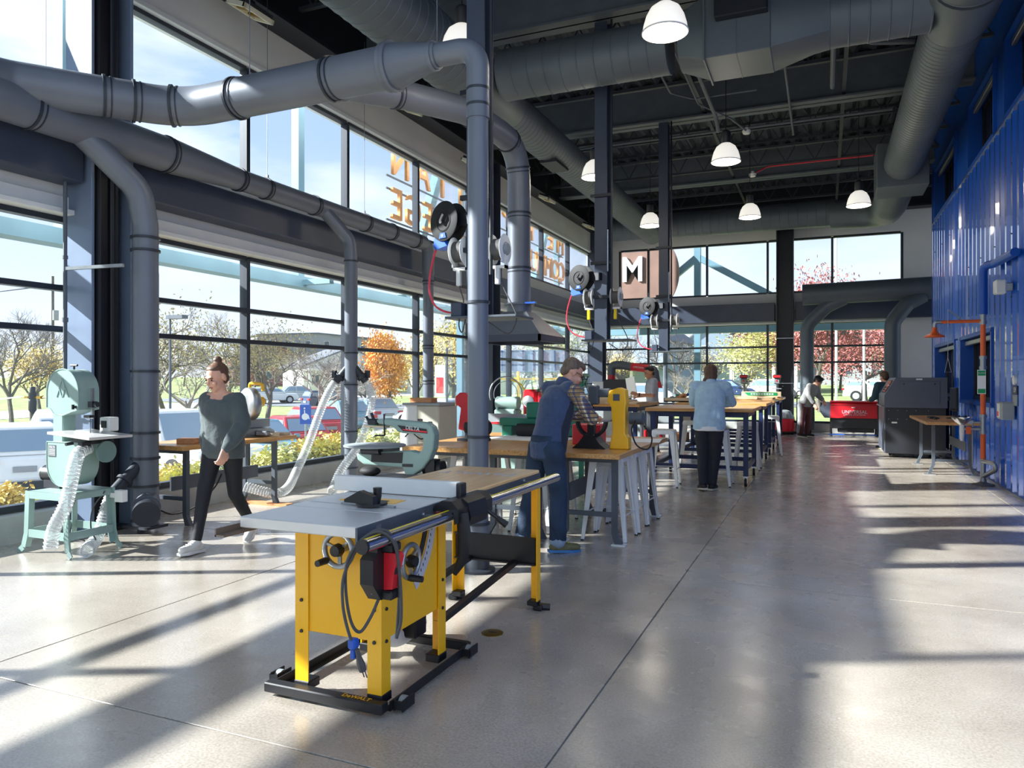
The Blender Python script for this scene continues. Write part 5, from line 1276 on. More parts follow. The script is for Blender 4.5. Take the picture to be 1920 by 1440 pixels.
for (x, y, w, d, z, th, rz, lb) in ((-3.55, 12.3, 1.1, .85, HR, .05, .05, 'lowest thick plywood stack on the sheet covered table'), (-3.75, 12.35, 1.0, .8, HR + .05, .045, -.06, 'thick plywood stack lying second on the sheet covered table'),
                                (-3.6, 12.4, 1.05, .7, HR + .095, .012, .12, 'thin tilted plywood sheet on top of the plywood stacks'), (-3.05, 12.15, .55, .6, HR, .03, -.1, 'small plywood sheet at the right end of the sheet covered table'),
                                (-1.7, 15.6, .9, .6, HR, .05, .08, 'pale board stack on the third tall table'), (-1.2, 15.9, .5, .5, HR, .04, -.05, 'small pale board stack at the right end of the third tall table'), (-1.4, 17.45, .9, .35, HR, .03, .02, 'long pale board at the front of the drill press table')):
    m_ = MB()
    nl = max(1, int(th / .012))
    for k in range(nl): m_.box((rnd.uniform(-.01, .01), rnd.uniform(-.01, .01), th * (k + .5) / nl), (w, d, th / nl - .0006), 0, None, rnd.uniform(-.015, .015))
    tag(m_.build('plywood_stack', 'plywood', loc=(x, y, z + .0005), rz=rz, smooth=0), lb, 'plywood')
# bits on the tall tables
gb = thing('sign_board', 'white board with a green arrow banner on the drill press table', 'sign', (-1.30, 17.28, HR + .03))
m_ = MB(); m_.bx(-.42, .42, -.01, .01, 0, .11); m_.build('backing', 'plywood', gb, 0)
m_ = MB(); m_.prism([(-.36, .09), (.34, .09), (.34, .02), (-.28, .02)], -.014, -.010, 'y'); m_.build('green_banner', 'green_sign', gb, 0)
m_ = MB(); [m_.bx(-.22 + k * .055, -.18 + k * .055, -.016, -.0145, .04, .07) for k in range(9)]; m_.build('banner_lettering', 'white_decal', gb, 0)
cols = ['red_paint', 'lathe_green', 'machine_grey', 'plywood', 'blue_plastic', 'wood_block', 'steel_black']
tray = thing('parts_tray', 'shallow tray heaped with coloured parts left of the blue shirt woman', 'tray', (-2.25, 13.6, HR))
m_ = MB(); m_.bx(-.42, .42, -.3, .3, 0, .02); m_.bx(-.42, .42, -.3, -.285, 0, .07); m_.bx(-.42, .42, .285, .3, 0, .07); m_.bx(-.42, -.405, -.3, .3, 0, .07); m_.bx(.405, .42, -.3, .3, 0, .07); m_.build('tray_body', 'plywood', tray, 0)
m_ = MB()
for k in range(26):
    m_.mi = k % 7; m_.box((0, 0, 0), (rnd.uniform(.06, .16), rnd.uniform(.05, .1), rnd.uniform(.03, .06)), .004, Matrix.Translation((rnd.uniform(-.33, .33), rnd.uniform(-.22, .22), rnd.uniform(.05, .12))) @ Euler((rnd.uniform(-.4, .4), rnd.uniform(-.4, .4), rnd.uniform(0, 3))).to_matrix().to_4x4())
lp = tag(m_.build('loose_parts', cols, None, 0, loc=(-2.25, 13.6, HR)), 'heap of small coloured parts in the tray', 'parts'); lp['kind'] = 'stuff'
m_ = MB(); m_.lathe([(.05, 0), (.055, .01), (.055, .17), (.05, .17), (.05, .012)], 18); tag(m_.build('tan_canister', 'plywood', loc=(-1.72, 13.5, HR)), 'tan cardboard canister beside the parts tray', 'canister')
def drill_press(name_lb, x, y, z, body='machine_grey', accent='red_paint', s=1.0, base='machine_grey'):
    r_ = thing('drill_press', name_lb, 'drill press', (x, y, z)); r_.scale = (s, s, s)
    m_ = MB(); m_.bx(-.11, .11, -.20, .10, 0, .03, .006); m_.build('base', base, r_, 0)
    m_ = MB(); m_.cyl((0, .03, .02), (0, .03, .50), .028, n=14); m_.build('column', 'steel_bare', r_)
    m_ = MB(); m_.bx(-.10, .10, -.19, .0, .19, .21, .004); m_.build('work_table', base, r_, 0)
    m_ = MB(); m_.bx(-.065, .065, -.16, .10, .31, .44, .015); m_.build('head', body, r_, 0)
    m_ = MB(); m_.bx(-.085, .085, -.20, .16, .44, .52, .02); m_.build('belt_cover', 'black_plastic' if body != 'lathe_green' else body, r_, 0)
    m_ = MB(); m_.bx(-.08, .08, -.203, -.199, .455, .505); m_.build('front_label', accent, r_, 0)
    m_ = MB(); m_.lathe([(.02, 0), (.02, .006)], 12, Matrix.Translation((0, -.16, .38)) @ Matrix.Rotation(PI / 2, 4, 'X')); m_.build('stop_button', 'red_bright', r_)
    m_ = MB(); m_.tube([(0, -.10, .31), (0, -.10, .25), (0, -.10, .22)], [.022, .016, .008], 12); m_.build('chuck', 'steel_bare', r_)
    for a in (0, 2.1, 4.2):
        m_ = MB(); m_.cyl((.065, -.06, .36), (.10 + .03, -.06 + .12 * math.cos(a), .36 + .12 * math.sin(a)), .006, n=6); m_.sph((.13, -.06 + .12 * math.cos(a), .36 + .12 * math.sin(a)), .014, 8, 6); m_.build('feed_handle', 'black_plastic', r_)
    m_ = MB(); m_.tube([(0, .12, .30), (0, .12, .44)], .055, 16); m_.build('motor', 'black_plastic', r_)
    return r_
drill_press('small drill press on the back table just right of the blue shirt woman', -1.72, 17.9, HR)
drill_press('small drill press on the back table beside the back column', -1.00, 17.95, HR)
# ================================================================ FARTHER MACHINES, RIGHT SIDE, WALL FITTINGS
# ---- beige and grey cabinet sander left of the benches
cs = thing('cabinet_sander', 'beige and grey cabinet sander behind the grey green scroll saw', 'sander', (-4.70, 8.35, 0))
m_ = MB(); m_.bx(-.05, .27, -.25, .25, .45, 1.12, .012); m_.build('beige_cabinet', 'cabinet_beige', cs, 0)
m_ = MB(); m_.prism([(-.30, .45), (-.05, .45), (-.05, 1.12), (-.22, 1.12), (-.30, .92)], -.24, .24, 'y'); m_.build('hopper_side', 'white_plastic', cs, 0)
m_ = MB(); m_.bx(-.25, .29, -.27, .27, 1.12, 1.15, .005); m_.build('work_top', 'machine_grey', cs, 0)
m_ = MB(); m_.bx(.12, .17, -.256, -.25, .80, .92); m_.bx(-.03, .03, -.256, -.25, .84, .95); m_.build('switch_panel', 'black_plastic', cs, 0)
m_ = MB(); m_.tube(smoothpath([(.15, -.26, .8), (.05, -.3, .7), (-.1, -.3, .78), (-.2, -.28, .72)], 8), .008, 6); m_.build('cord', 'black_rubber', cs)
for (x, y) in ((-.22, -.18), (.2, -.18), (-.22, .18), (.2, .18)):
    m_ = MB(); m_.bx(x - .03, x + .03, y - .03, y + .03, 0, .46); m_.build('leg', 'machine_grey', cs, 0)
m_ = MB(); m_.bx(-.26, .25, -.22, .22, .1, .14); m_.build('shelf', 'machine_grey', cs, 0)
m_ = MB(); m_.bx(-.2, .12, -.08, .08, 0, .06, .004); tag(m_.build('wood_block', 'wood_block', loc=(-4.74, 8.33, 1.15), smooth=0), 'reddish wood block on top of the cabinet sander', 'wood block')

# ---- red belt sander with dark motor on the left bench
bsn = thing('belt_sander', 'red bench belt sander with black motor on the left bench end', 'sander', (-3.42, 6.82, HN))
m_ = MB(); m_.prism([(-.06, .12), (.02, .10), (.10, .28), (.07, .44), (.03, .49), (-.04, .50), (-.09, .46), (-.09, .38), (-.03, .34)], -.05, .05, 'y'); o = m_.build('belt_frame', 'red_paint', bsn, 0)
md = o.modifiers.new('bevel', 'BEVEL'); md.width = .01; md.segments = 2
m_ = MB(); m_.prism([(-.095, .36), (-.085, .36), (-.085, .45), (-.095, .46)], -.045, .045, 'y'); m_.build('sanding_belt', 'plywood', bsn, 0)
m_ = MB(); m_.tube([(.02, 0, .14), (.26, 0, .14)], .075, 20); m_.tube([(.26, 0, .14), (.28, 0, .14)], [.08, .06], 20); m_.build('motor', 'steel_black', bsn)
m_ = MB(); m_.bx(-.05, .25, -.09, .09, 0, .03); m_.bx(.02, .2, -.05, .05, .03, .09); m_.build('base', 'steel_black', bsn, 0)
# ---- jointer
jn = thing('jointer', 'grey green jointer with red cutter guard behind the left bench', 'jointer', (-4.25, 9.75, 0))
m_ = MB(); m_.bx(-.30, .30, -.2, .2, 0, .62, .02); m_.build('stand', 'machine_green', jn, 0)
m_ = MB(); m_.prism([(-.70, .80), (.70, .80), (.70, .77), (.30, .70), (.28, .62), (-.28, .62), (-.30, .70), (-.70, .77)], -.14, .14, 'y'); m_.build('bed', 'machine_green_dark', jn, 0)
m_ = MB(); m_.bx(-.45, .45, .08, .12, .81, .95, .004); m_.build('fence', 'machine_grey', jn, 0)
m_ = MB(); m_.prism([(-.25, -.12), (.2, -.10), (.25, -.02), (-.1, .04)], .81, .835, 'z'); m_.build('cutter_guard', 'red_bright', jn, 0)
m_ = MB(); m_.bx(-.1, .12, -.206, -.2, .52, .57); m_.build('name_plate', 'laser_black', jn, 0)
for (x, y) in ((.45, -.17), (-.5, -.17)):
    m_ = MB(); m_.lathe([(.05, 0), (.055, .01), (.05, .02)], 16, Matrix.Translation((x, y, .70)) @ Matrix.Rotation(PI / 2, 4, 'X')); m_.build('adjust_wheel', 'black_plastic', jn)
# ---- grinder with clear wire guard behind the jointer
gr = thing('disc_sander', 'grey machine with a big wire ring guard by the left windows', 'sander', (-5.0, 11.6, 0))
m_ = MB(); m_.bx(-.25, .25, -.25, .25, 0, .75, .02); m_.build('stand', 'machine_green_dark', gr, 0)
m_ = MB(); m_.bx(-.2, .2, -.15, .15, .75, .95, .03); m_.tube([(-.2, 0, 1.05), (.2, 0, 1.05)], .11, 18); m_.build('head', 'machine_green', gr)
m_ = MB(); m_.tube([(.30 * math.cos(a), -.1, 1.20 + .30 * math.sin(a)) for a in [R(-20 + 220 * k / 20) for k in range(21)]], .012, 8); m_.tube([(.22 * math.cos(a), -.1, 1.20 + .22 * math.sin(a)) for a in [R(-20 + 220 * k / 20) for k in range(21)]], .006, 6)
m_.build('ring_guard', 'galvanised', gr)
m_ = MB(); m_.tube(smoothpath([(.1, -.1, 1.45), (.3, -.1, 1.35), (.42, -.1, 1.1)], 6), .012, 6); m_.build('air_tube', 'yellow_bright', gr)
# ---- green bench lathe
gl = thing('bench_lathe', 'dark green wood lathe on the bench behind the tall dust pipe', 'lathe', (-2.85, 7.72, HN))
m_ = MB(); m_.bx(-.55, .45, -.08, .08, .11, .20, .008); m_.build('bed', 'lathe_green', gl, 0)
for x in (-.45, .3):
    m_ = MB(); m_.bx(x - .06, x + .06, -.10, .10, 0, .11, .006); m_.build('foot', 'lathe_green', gl, 0)
m_ = MB(); m_.bx(-.22, -.02, -.09, .09, .20, .38, .015); m_.build('headstock', 'lathe_green', gl, 0)
m_ = MB(); m_.tube([(-.02, 0, .30), (.06, 0, .30)], .045, 14); m_.build('spindle', 'steel_bare', gl)
m_ = MB(); m_.bx(.26, .36, -.06, .06, .20, .34, .01); m_.cyl((.22, 0, .30), (.44, 0, .30), .02, n=10); m_.build('tailstock', 'lathe_green', gl, 0)
m_ = MB(); m_.tube([(-.30, -.13, .075), (-.08, -.13, .075)], .07, 18); m_.build('motor', 'black_plastic', gl)
m_ = MB(); m_.bx(.05, .22, -.084, -.08, .12, .19); m_.build('data_sheet', 'paper_white', gl, 0)
m_ = MB(); m_.tube(smoothpath([(-.1, -.15, .1), (.1, -.2, .03), (.3, -.2, .02), (.5, -.15, .02)], 6), .008, 6); m_.build('cord', 'black_rubber', gl)
# ---- red and grey cut-off machine
rc = thing('metal_band_saw', 'red metal cutting band saw with grey side box beyond the lathe', 'band saw', (-3.62, 10.35, 0))
m_ = MB(); m_.bx(-.30, .0, -.15, .15, .85, 1.27, .02); m_.build('wheel_box', 'red_bright', rc, 0)
m_ = MB(); m_.bx(.0, .32, -.13, .13, .90, 1.25, .02); m_.build('blade_cover', 'machine_grey', rc, 0)
m_ = MB(); m_.bx(-.32, .35, -.12, .12, 1.27, 1.31, .01); m_.build('top_arm', 'lathe_green', rc, 0)
m_ = MB(); m_.bx(-.55, -.34, -.12, .12, .55, 1.30, .03); m_.build('motor_cover', 'red_paint', rc, 0)
m_ = MB(); m_.lathe([(.075, 0), (.09, .01), (.075, .02)], 18, Matrix.Translation((-.45, -.13, 1.12)) @ Matrix.Rotation(PI / 2, 4, 'X')); m_.build('crank_wheel', 'galvanised', rc)
m_ = MB(); m_.prism([(-.30, .95), (-.08, .95), (-.15, 1.02)], -.165, -.15, 'y'); m_.lathe([(.03, 0), (.03, .006)], 12, Matrix.Translation((-.05, -.155, 1.2)) @ Matrix.Rotation(PI / 2, 4, 'X')); m_.build('badge', 'red_paint', rc, 0)
m_ = MB(); m_.bx(-.5, .45, -.2, .2, .70, .80, .01); m_.build('bed', 'lathe_green', rc, 0)
for (x, y) in ((-.42, -.15), (.38, -.15), (-.42, .15), (.38, .15)):
    m_ = MB(); m_.bx(x - .03, x + .03, y - .03, y + .03, 0, .70); m_.build('leg', 'lathe_green', rc, 0)
# ---- green floor drill press, blue bin and white board by the corner
gdp = drill_press('green drill press on a green cabinet near the window corner', -5.0, 15.8, .84, 'lathe_green', 'lathe_green', 1.45, 'lathe_green')
m_ = MB(); m_.bx(-.24, .24, -.30, .24, 0, .84, .015); tag(m_.build('machine_cabinet', 'lathe_green', loc=(-5.0, 15.8, 0), smooth=0), 'green cabinet carrying the green drill press', 'cabinet')
m_ = MB(); m_.bx(-.26, .26, -.03, .03, 0, .62, .005, Matrix.Rotation(R(-12), 4, 'X')); tag(m_.build('display_board', 'white_plastic', loc=(-4.95, 17.2, .80), smooth=0), 'white panel leaning behind the green drill press', 'panel')
m_ = MB(); m_.prism([(-.16, 0), (.16, 0), (.12, .62), (-.12, .62)], -.1, .1, 'y'); tag(m_.build('blue_bin', 'blue_plastic', loc=(-4.65, 17.2, .80), smooth=0), 'blue tapered bin beside the white leaning panel', 'bin')
pt = thing('low_cabinet', 'long grey low cabinet under the blue bin near the window corner', 'cabinet', (-4.8, 17.3, 0))
m_ = MB(); m_.bx(-.9, .9, -.3, .3, 0, .80, .01); m_.build('body', 'machine_grey', pt, 0)
for x in (-.6, 0, .6):
    m_ = MB(); m_.bx(x - .28, x + .28, -.312, -.3, .08, .74, .004); d_ = m_.build('door', 'machine_grey', pt, 0); m_ = MB(); m_.bx(x + .2, x + .22, -.33, -.312, .45, .6); m_.build('handle', 'steel_bare', d_, 0)
# ---- fume extractor
fx_ = thing('fume_extractor', 'black extractor box with grey and red jointed arm beside the standing man', 'extractor', (-3.98, 14.9, 0))
m_ = MB(); m_.bx(-.27, .27, -.03, .26, .93, 1.46, .01); m_.build('hood_box', 'laser_black', fx_, 0)
m_ = MB(); m_.bx(-.27, .27, -.02, .26, 0, .92, .01); m_.build('cabinet', 'machine_grey', fx_, 0)
m_ = MB(); m_.tube(rounded([(-.18, .3, 1.25), (-.18, .3, 1.60)], .1), .085, 18); m_.build('red_sleeve', 'red_paint', fx_)
m_ = MB(); m_.tube(rounded([(-.18, .3, 1.55), (-.18, .3, 1.76), (.05, .3, 1.76), (.25, .3, 1.72)], .12), .09, 18); m_.build('elbow_hose', 'bench_steel', fx_)
m_ = MB(); m_.tube([(.2, .3, 1.73), (.62, .3, 1.68)], .085, 18); m_.build('arm_tube', 'red_paint', fx_)
m_ = MB(); m_.tube(rounded([(.6, .3, 1.68), (.74, .3, 1.66), (.78, .3, 1.40)], .1), .08, 18); m_.build('end_hose', 'bench_steel', fx_)
m_ = MB(); m_.tube([(.78, .3, 1.42), (.78, .3, 1.28)], [.08, .13], 18); m_.build('suction_cone', 'red_paint', fx_)
text('arm_lettering', 'LINCOLN', .05, .0005, 'white_decal', fx_, frame((.42, .212, 1.71), (1, 0, -.12), (.12, 0, 1)))
# ---- low shelf cart behind the tables
sh = thing('shelf_cart', 'open steel shelf cart with boxes behind the first tall table', 'cart', (-3.0, 16.2, 0))
for (x, y) in ((-.7, -.25), (.7, -.25), (-.7, .25), (.7, .25)):
    m_ = MB(); m_.bx(x - .02, x + .02, y - .02, y + .02, 0, .95); m_.build('post', 'bench_steel', sh, 0)
for z in (.12, .5, .92):
    m_ = MB(); m_.bx(-.72, .72, -.27, .27, z, z + .025); m_.build('shelf', 'bench_steel', sh, 0)
for k, (x, z, w, h, c, lb) in enumerate(((-.45, .145, .4, .2, 'red_paint', 'red box on the bottom shelf of the steel cart'), (.1, .145, .35, .16, 'wood_block', 'brown box on the bottom shelf of the steel cart'), (-.3, .525, .5, .22, 'machine_grey', 'grey box on the middle shelf of the steel cart'), (.35, .525, .35, .25, 'cabinet_beige', 'beige box on the middle shelf of the steel cart'))):
    m_ = MB(); m_.bx(-w / 2, w / 2, -.18, .18, 0, h, .006); tag(m_.build('storage_box', c, loc=(-3.0 + x, 16.2, z), smooth=0), lb, 'box')

# ---- red laser cutter
LY = 20.75
lc = thing('laser_cutter', 'red laser cutter with black base in front of the back windows', 'laser cutter', (.62, LY, 0))
m_ = MB(); m_.prism([(0, .47), (0, .83), (.05, .87), (.75, .90), (.80, .86), (.80, .47)], -.48, .66, 'x'); m_.build('red_body', 'red_paint', lc, 0)
m_ = MB(); m_.bx(-.485, .665, .0, .78, .875, .905, .006); m_.build('top_lid', 'red_paint', lc, 0)
m_ = MB(); m_.bx(-.48, .66, -.006, .0, .80, .806); m_.build('lid_seam', 'laser_black', lc, 0)
m_ = MB(); m_.prism([(-.72, .62), (-.62, .47), (-.48, .47), (-.48, .87), (-.72, .87)], .0, .78, 'y'); m_.build('left_end', 'laser_grey', lc, 0)
m_ = MB(); m_.bx(.66, .9, .0, .78, .47, .87, .01); m_.build('right_end', 'laser_grey', lc, 0)
m_ = MB(); m_.bx(-.46, .64, .05, .75, .20, .47, .01); m_.build('black_base', 'laser_black', lc, 0)
m_ = MB(); m_.bx(-.30, .55, .1, .7, .10, .20, .01); m_.build('lower_tray', 'laser_black', lc, 0)
for x in (-.46, .62):
    for y in (.1, .68):
        m_ = MB(); m_.bx(x - .025, x + .025, y - .025, y + .025, .10, .47); m_.cyl((x, y, 0), (x, y, .1), .03, n=10); m_.build('leg', 'laser_black', lc, 0)
m_ = MB(); m_.bx(.02, .10, -.008, 0, .735, .755); m_.build('logo_badge', 'white_decal', lc, 0)
text('brand_lettering', 'UNIVERSAL', .118, .0008, 'silver_decal', lc, frame((.09, -.004, .628), (1, 0, 0), (0, 0, 1)), 'CENTER', 1.0)
text('brand_lettering', 'LASER SYSTEMS', .05, .0008, 'silver_decal', lc, frame((.09, -.004, .555), (1, 0, 0), (0, 0, 1)), 'CENTER', 1.5)
m_ = MB(); m_.bx(-.5, .6, .04, .06, .03, .06); m_.build('foot_bar', 'blue_plastic', lc, 0)

# ---- grey laser machine with sloped control side
gm = thing('grey_laser_machine', 'big grey and black laser machine beside the desk at the blue wall', 'machine', (1.55, 16.1, 0))
A0, A1 = -.75, .75
m_ = MB(); m_.bx(-.50, .48, A0, A1, .08, .93, .006); m_.build('black_base', 'laser_black', gm, 0)
m_ = MB(); m_.prism([(-.52, .93), (-.52, 1.16), (-.33, 1.49), (.50, 1.49), (.50, .93)], A0 - .01, A1, 'y'); m_.build('upper_body', 'laser_grey', gm, 0)
m_ = MB(); m_.bx(-.525, -.50, A0, A1, .10, .93, .004); m_.build('side_panel', 'laser_grey', gm, 0)
m_ = MB(); sl = Vector((.19, 0, .33)).normalized()
m_.add([Vector((-.515, y, 1.18)) + sl * t + Vector((-.004, 0, .0025)) for t, y in ((.03, A0 + .2), (.30, A0 + .2), (.30, A1 - .5), (.03, A1 - .5))], [(0, 1, 2, 3)]); m_.build('control_screen', 'screen_dark', gm, 0)
m_ = MB()
for i in range(5):
    for j in range(7):
        q = Vector((-.515, A0 + .25 + j * .09, 1.18)) + sl * (.06 + i * .05) + Vector((-.007, 0, .004)); m_.box(q, (.012, .05, .022))
m_.build('screen_icons', 'orange_paint', gm, 0)
m_ = MB(); m_.bx(-.28, .38, A0 - .022, A0 - .01, 1.02, 1.42, .003); m_.build('front_door', 'laser_grey', gm, 0)
m_ = MB(); [m_.bx(x - .012, x + .012, A0 - .03, A0 - .022, 1.36, 1.385) for x in (-.2, .3)]; m_.build('door_locks', 'black_plastic', gm, 0)
m_ = MB(); m_.bx(.0, .1, A0 - .016, A0 - .01, 1.445, 1.47); m_.bx(-.4, -.31, A0 - .012, A0, .64, .67); m_.build('name_plate', 'white_decal', gm, 0)
m_ = MB(); m_.tube(rounded([(-.525, A0 + .1, .95), (-.56, A0 + .1, .95), (-.56, A1 - .1, .95), (-.525, A1 - .1, .95)], .02), .012, 8); m_.build('handle_bar', 'steel_bare', gm)
m_ = MB(); [bolt(m_, (x, A0, z), (0, -1, 0), .008, .004) for x in (-.45, -.3, -.15, 0, .2) for z in (.88, .72)]; m_.build('panel_bolts', 'steel_bare', gm)
for (x, y) in ((-.42, A0 + .08), (.4, A0 + .08), (-.42, A1 - .08), (.4, A1 - .08)):
    m_ = MB(); m_.cyl((x - .015, y, .04), (x + .015, y, .04), .04, n=12); m_.bx(x - .025, x + .025, y - .03, y + .03, .05, .08); m_.build('caster', 'black_rubber', gm)

# ---- desk with monitor
dk = thing('work_desk', 'small wooden topped steel desk with monitor against the blue wall', 'desk', (1.75, 13.65, 0))
m_ = MB(); m_.bx(-.36, .34, -1.15, 1.15, .775, .82, .004); m_.build('desk_top', 'butcher_y', dk, 0)
for y in (-.8, .75):
    for x in (-.22, .26):
        m_ = MB(); s_ = -1 if x < 0 else 1
        m_.bar((x, y, .775), (x, y, .15), .045, .04); m_.bar((x, y, .16), (x + s_ * .06, y, 0), .045, .04); m_.build('leg', 'bench_steel', dk, 0)
        m_ = MB(); m_.bx(x + s_ * .05 - .08, x + s_ * .05 + .08, y - .04, y + .04, 0, .012); m_.build('foot_plate', 'galvanised', dk, 0)
    m_ = MB(); m_.bar((-.22, y, .22), (.26, y, .22), .03, .04); m_.build('cross_bar', 'bench_steel', dk, 0)
m_ = MB(); m_.bx(.20, .215, -.8, .75, .36, .50); m_.build('stringer', 'bench_steel', dk, 0)
mo = thing('monitor', 'thin black computer monitor standing on the desk by the blue wall', 'monitor', (1.93, 13.75, .82))
m_ = MB(); m_.lathe([(.11, 0), (.11, .012), (.03, .02)], 20); m_.build('base', 'black_plastic', mo)
m_ = MB(); m_.bx(.01, .04, -.03, .03, .015, .28); m_.build('stand', 'black_plastic', mo, 0)
m_ = MB(); m_.bx(-.02, .02, -.28, .28, .12, .50, .008); m_.build('bezel', 'black_plastic', mo, 0)
m_ = MB(); m_.bx(-.022, -.020, -.265, .265, .135, .485); m_.build('screen', 'screen_dark', mo, 0)
kb = thing('keyboard', 'black keyboard lying on the desk by the blue wall', 'keyboard', (1.63, 13.75, .82))
m_ = MB(); m_.bx(-.07, .07, -.22, .22, 0, .018, .004); m_.build('case', 'black_plastic', kb, 0)
m_ = MB(); [m_.bx(-.055 + i * .027, -.035 + i * .027, -.2 + j * .03, -.178 + j * .03, .018, .024) for i in range(4) for j in range(14)]; ko = m_.build('keys', 'laser_black', kb, 0); ko['kind'] = 'stuff'
m_ = MB(); m_.sph((0, 0, .012), (.03, .05, .018)); tag(m_.build('computer_mouse', 'black_plastic', loc=(1.62, 13.35, .818)), 'small black computer mouse beside the keyboard', 'mouse')

# ---- emergency shower and eyewash
ew = thing('emergency_shower', 'orange emergency shower and eyewash stand before the blue wall', 'safety shower', (2.0, 11.8, 0))
m_ = MB(); m_.lathe([(.14, 0), (.14, .015), (.07, .03), (.035, .05)], 24); m_.build('floor_flange', 'bench_steel', ew)
for (z0, z1) in ((.36, .76), (.93, 1.60), (1.75, 2.22)):
    m_ = MB(); m_.cyl((0, 0, z0), (0, 0, z1), .033, n=16); m_.build('orange_riser', 'orange_paint', ew)
for (z0, z1, r_) in ((.04, .36, .034), (.70, .97, .036), (1.58, 1.77, .036), (2.2, 2.36, .036)):
    m_ = MB(); m_.cyl((0, 0, z0), (0, 0, z1), r_, n=16); ring(m_, (0, 0, z0 + .03), (0, 0, 1), r_, .04, .008); ring(m_, (0, 0, z1 - .02), (0, 0, 1), r_, .04, .008); m_.build('galvanised_fitting', 'galvanised', ew)
m_ = MB(); m_.tube(rounded([(0, 0, .12), (.1, -.25, .24), (.08, -.28, .33), (0.0, -.02, .33)], .06), .03, 12); m_.build('drain_loop', 'galvanised', ew)
m_ = MB(); m_.tube([(0, 0, 2.25), (-.52, 0, 2.25)], .022, 14); m_.build('shower_arm', 'orange_paint', ew)
m_ = MB(); m_.tube(rounded([(-.5, 0, 2.25), (-.58, 0, 2.25), (-.58, 0, 2.17)], .04), .024, 12); m_.build('arm_elbow', 'galvanised', ew)
m_ = MB(); m_.lathe([(.13, 0), (.125, .02), (.06, .05), (.035, .09), (.03, .14)], 28, Matrix.Translation((-.58, 0, 2.04))); m_.build('shower_head', 'orange_paint', ew)
m_ = MB(); m_.bar((-.24, 0, 2.27), (-.42, -.02, 2.42), .025, .01); m_.cyl((-.42, -.02, 2.42), (-.42, -.02, 1.75), .004, n=6); m_.tube([(-.42, -.02, 1.75), (-.46, -.02, 1.55), (-.38, -.02, 1.55), (-.42, -.02, 1.75)], .004, 6); m_.build('pull_rod', 'steel_bare', ew)
m_ = MB(); m_.tube([(0, 0, .77), (-.25, 0, .77)], .02, 12); m_.tube([(0, 0, .86), (-.2, 0, .86)], .016, 12); m_.box((-.15, 0, .86), (.06, .06, .05)); m_.build('eyewash_arm', 'galvanised', ew)
m_ = MB(); m_.lathe([(.03, .82), (.06, .84), (.13, .91), (.135, .93), (.125, .925), (.05, .86), (0, .85)], 28, Matrix.Translation((-.25, 0, 0)), cap=False); m_.build('eyewash_bowl', 'chrome', ew)
m_ = MB(); m_.tube([(-.25, 0, .86), (-.25, 0, .70), (-.25, 0, .60)], [.03, .03, .02], 12); m_.build('bowl_drain', 'white_plastic', ew)
for s_ in (-.04, .04):
    m_ = MB(); m_.cyl((-.25 + s_, 0, .87), (-.25 + s_, 0, .95), .014, .02, n=10); m_.build('spray_nozzle', 'black_plastic', ew)
m_ = MB(); m_.bx(-.21, -.15, -.06, -.05, .70, .80); m_.build('inspection_tag', 'orange_paint', ew, 0)
m_ = MB(); m_.bx(-.075, .025, -.05, -.042, 1.25, 1.58); sg = m_.build('instruction_sign', 'paper_white', ew, 0)
for (z0, z1) in ((1.50, 1.57), (1.26, 1.32)):
    m_ = MB(); m_.bx(-.07, .02, -.053, -.05, z0, z1); m_.build('sign_band', 'green_sign', sg, 0)
text('sign_lettering', 'EYE WASH', .021, .0004, 'white_decal', sg, frame((-.025, -.054, 1.535), (1, 0, 0), (0, 0, 1)))
m_ = MB(); m_.tube(rounded([(0, 0, 2.34), (0, 0, 3.0), (.1, -.2, 3.0), (.14, -1.15, 3.0)], .1), .055, 16); m_.build('blue_supply_pipe', 'blue_trim', ew)
m_ = MB(); m_.cyl((-.12, .02, .86), (-.12, .02, .30), .01, n=8); m_.build('support_rod', 'steel_bare', ew)
# wall fittings on the blue wall
wl = thing('wall_light', 'small white emergency light high on the blue wall', 'light', (XB - .04, 11.05, 2.62))
m_ = MB(); m_.bx(-.10, -.0, -.06, .06, -.05, .05, .01); m_.build('bracket', 'galvanised', wl, 0)
m_ = MB(); m_.bx(-.20, -.08, -.10, .06, -.09, .09, .015); m_.build('lamp_head', 'white_plastic', wl, 0)
m_ = MB(); m_.lathe([(.06, 0), (.06, .03), (.04, .035)], 20, Matrix.Rotation(-PI / 2, 4, 'Y')); tag(m_.build('wall_button', 'white_plastic', loc=(XB - .04, 10.86, 1.44)), 'small round white button on the blue wall above the sign', 'button')
sgn = thing('wall_sign', 'small black and grey room sign on the blue wall', 'sign', (XB - .045, 10.86, 1.18))
m_ = MB(); m_.bx(-.01, 0, -.11, .11, .08, .19); m_.build('black_panel', 'laser_black', sgn, 0)
m_ = MB(); m_.bx(-.01, 0, -.11, .11, -.06, .075); m_.build('grey_panel', 'machine_grey', sgn, 0)
text('sign_lettering', '159', .09, .0005, 'white_decal', sgn, frame((-.011, 0, .135), (0, -1, 0), (0, 0, 1)))
swb = thing('switch_box', 'grey electrical disconnect box with red label on the blue wall', 'switch box', (XB - .04, 11.05, 1.05))
m_ = MB(); m_.bx(-.14, 0, -.14, .14, -.11, .11, .01); m_.build('enclosure', 'machine_grey', swb, 0)
m_ = MB(); m_.bx(-.146, -.14, -.02, .12, -.09, .09); m_.build('face_plate', 'white_plastic', swb, 0)
m_ = MB(); m_.bx(-.15, -.146, .02, .10, -.07, -.01); m_.build('red_label', 'red_bright', swb, 0)

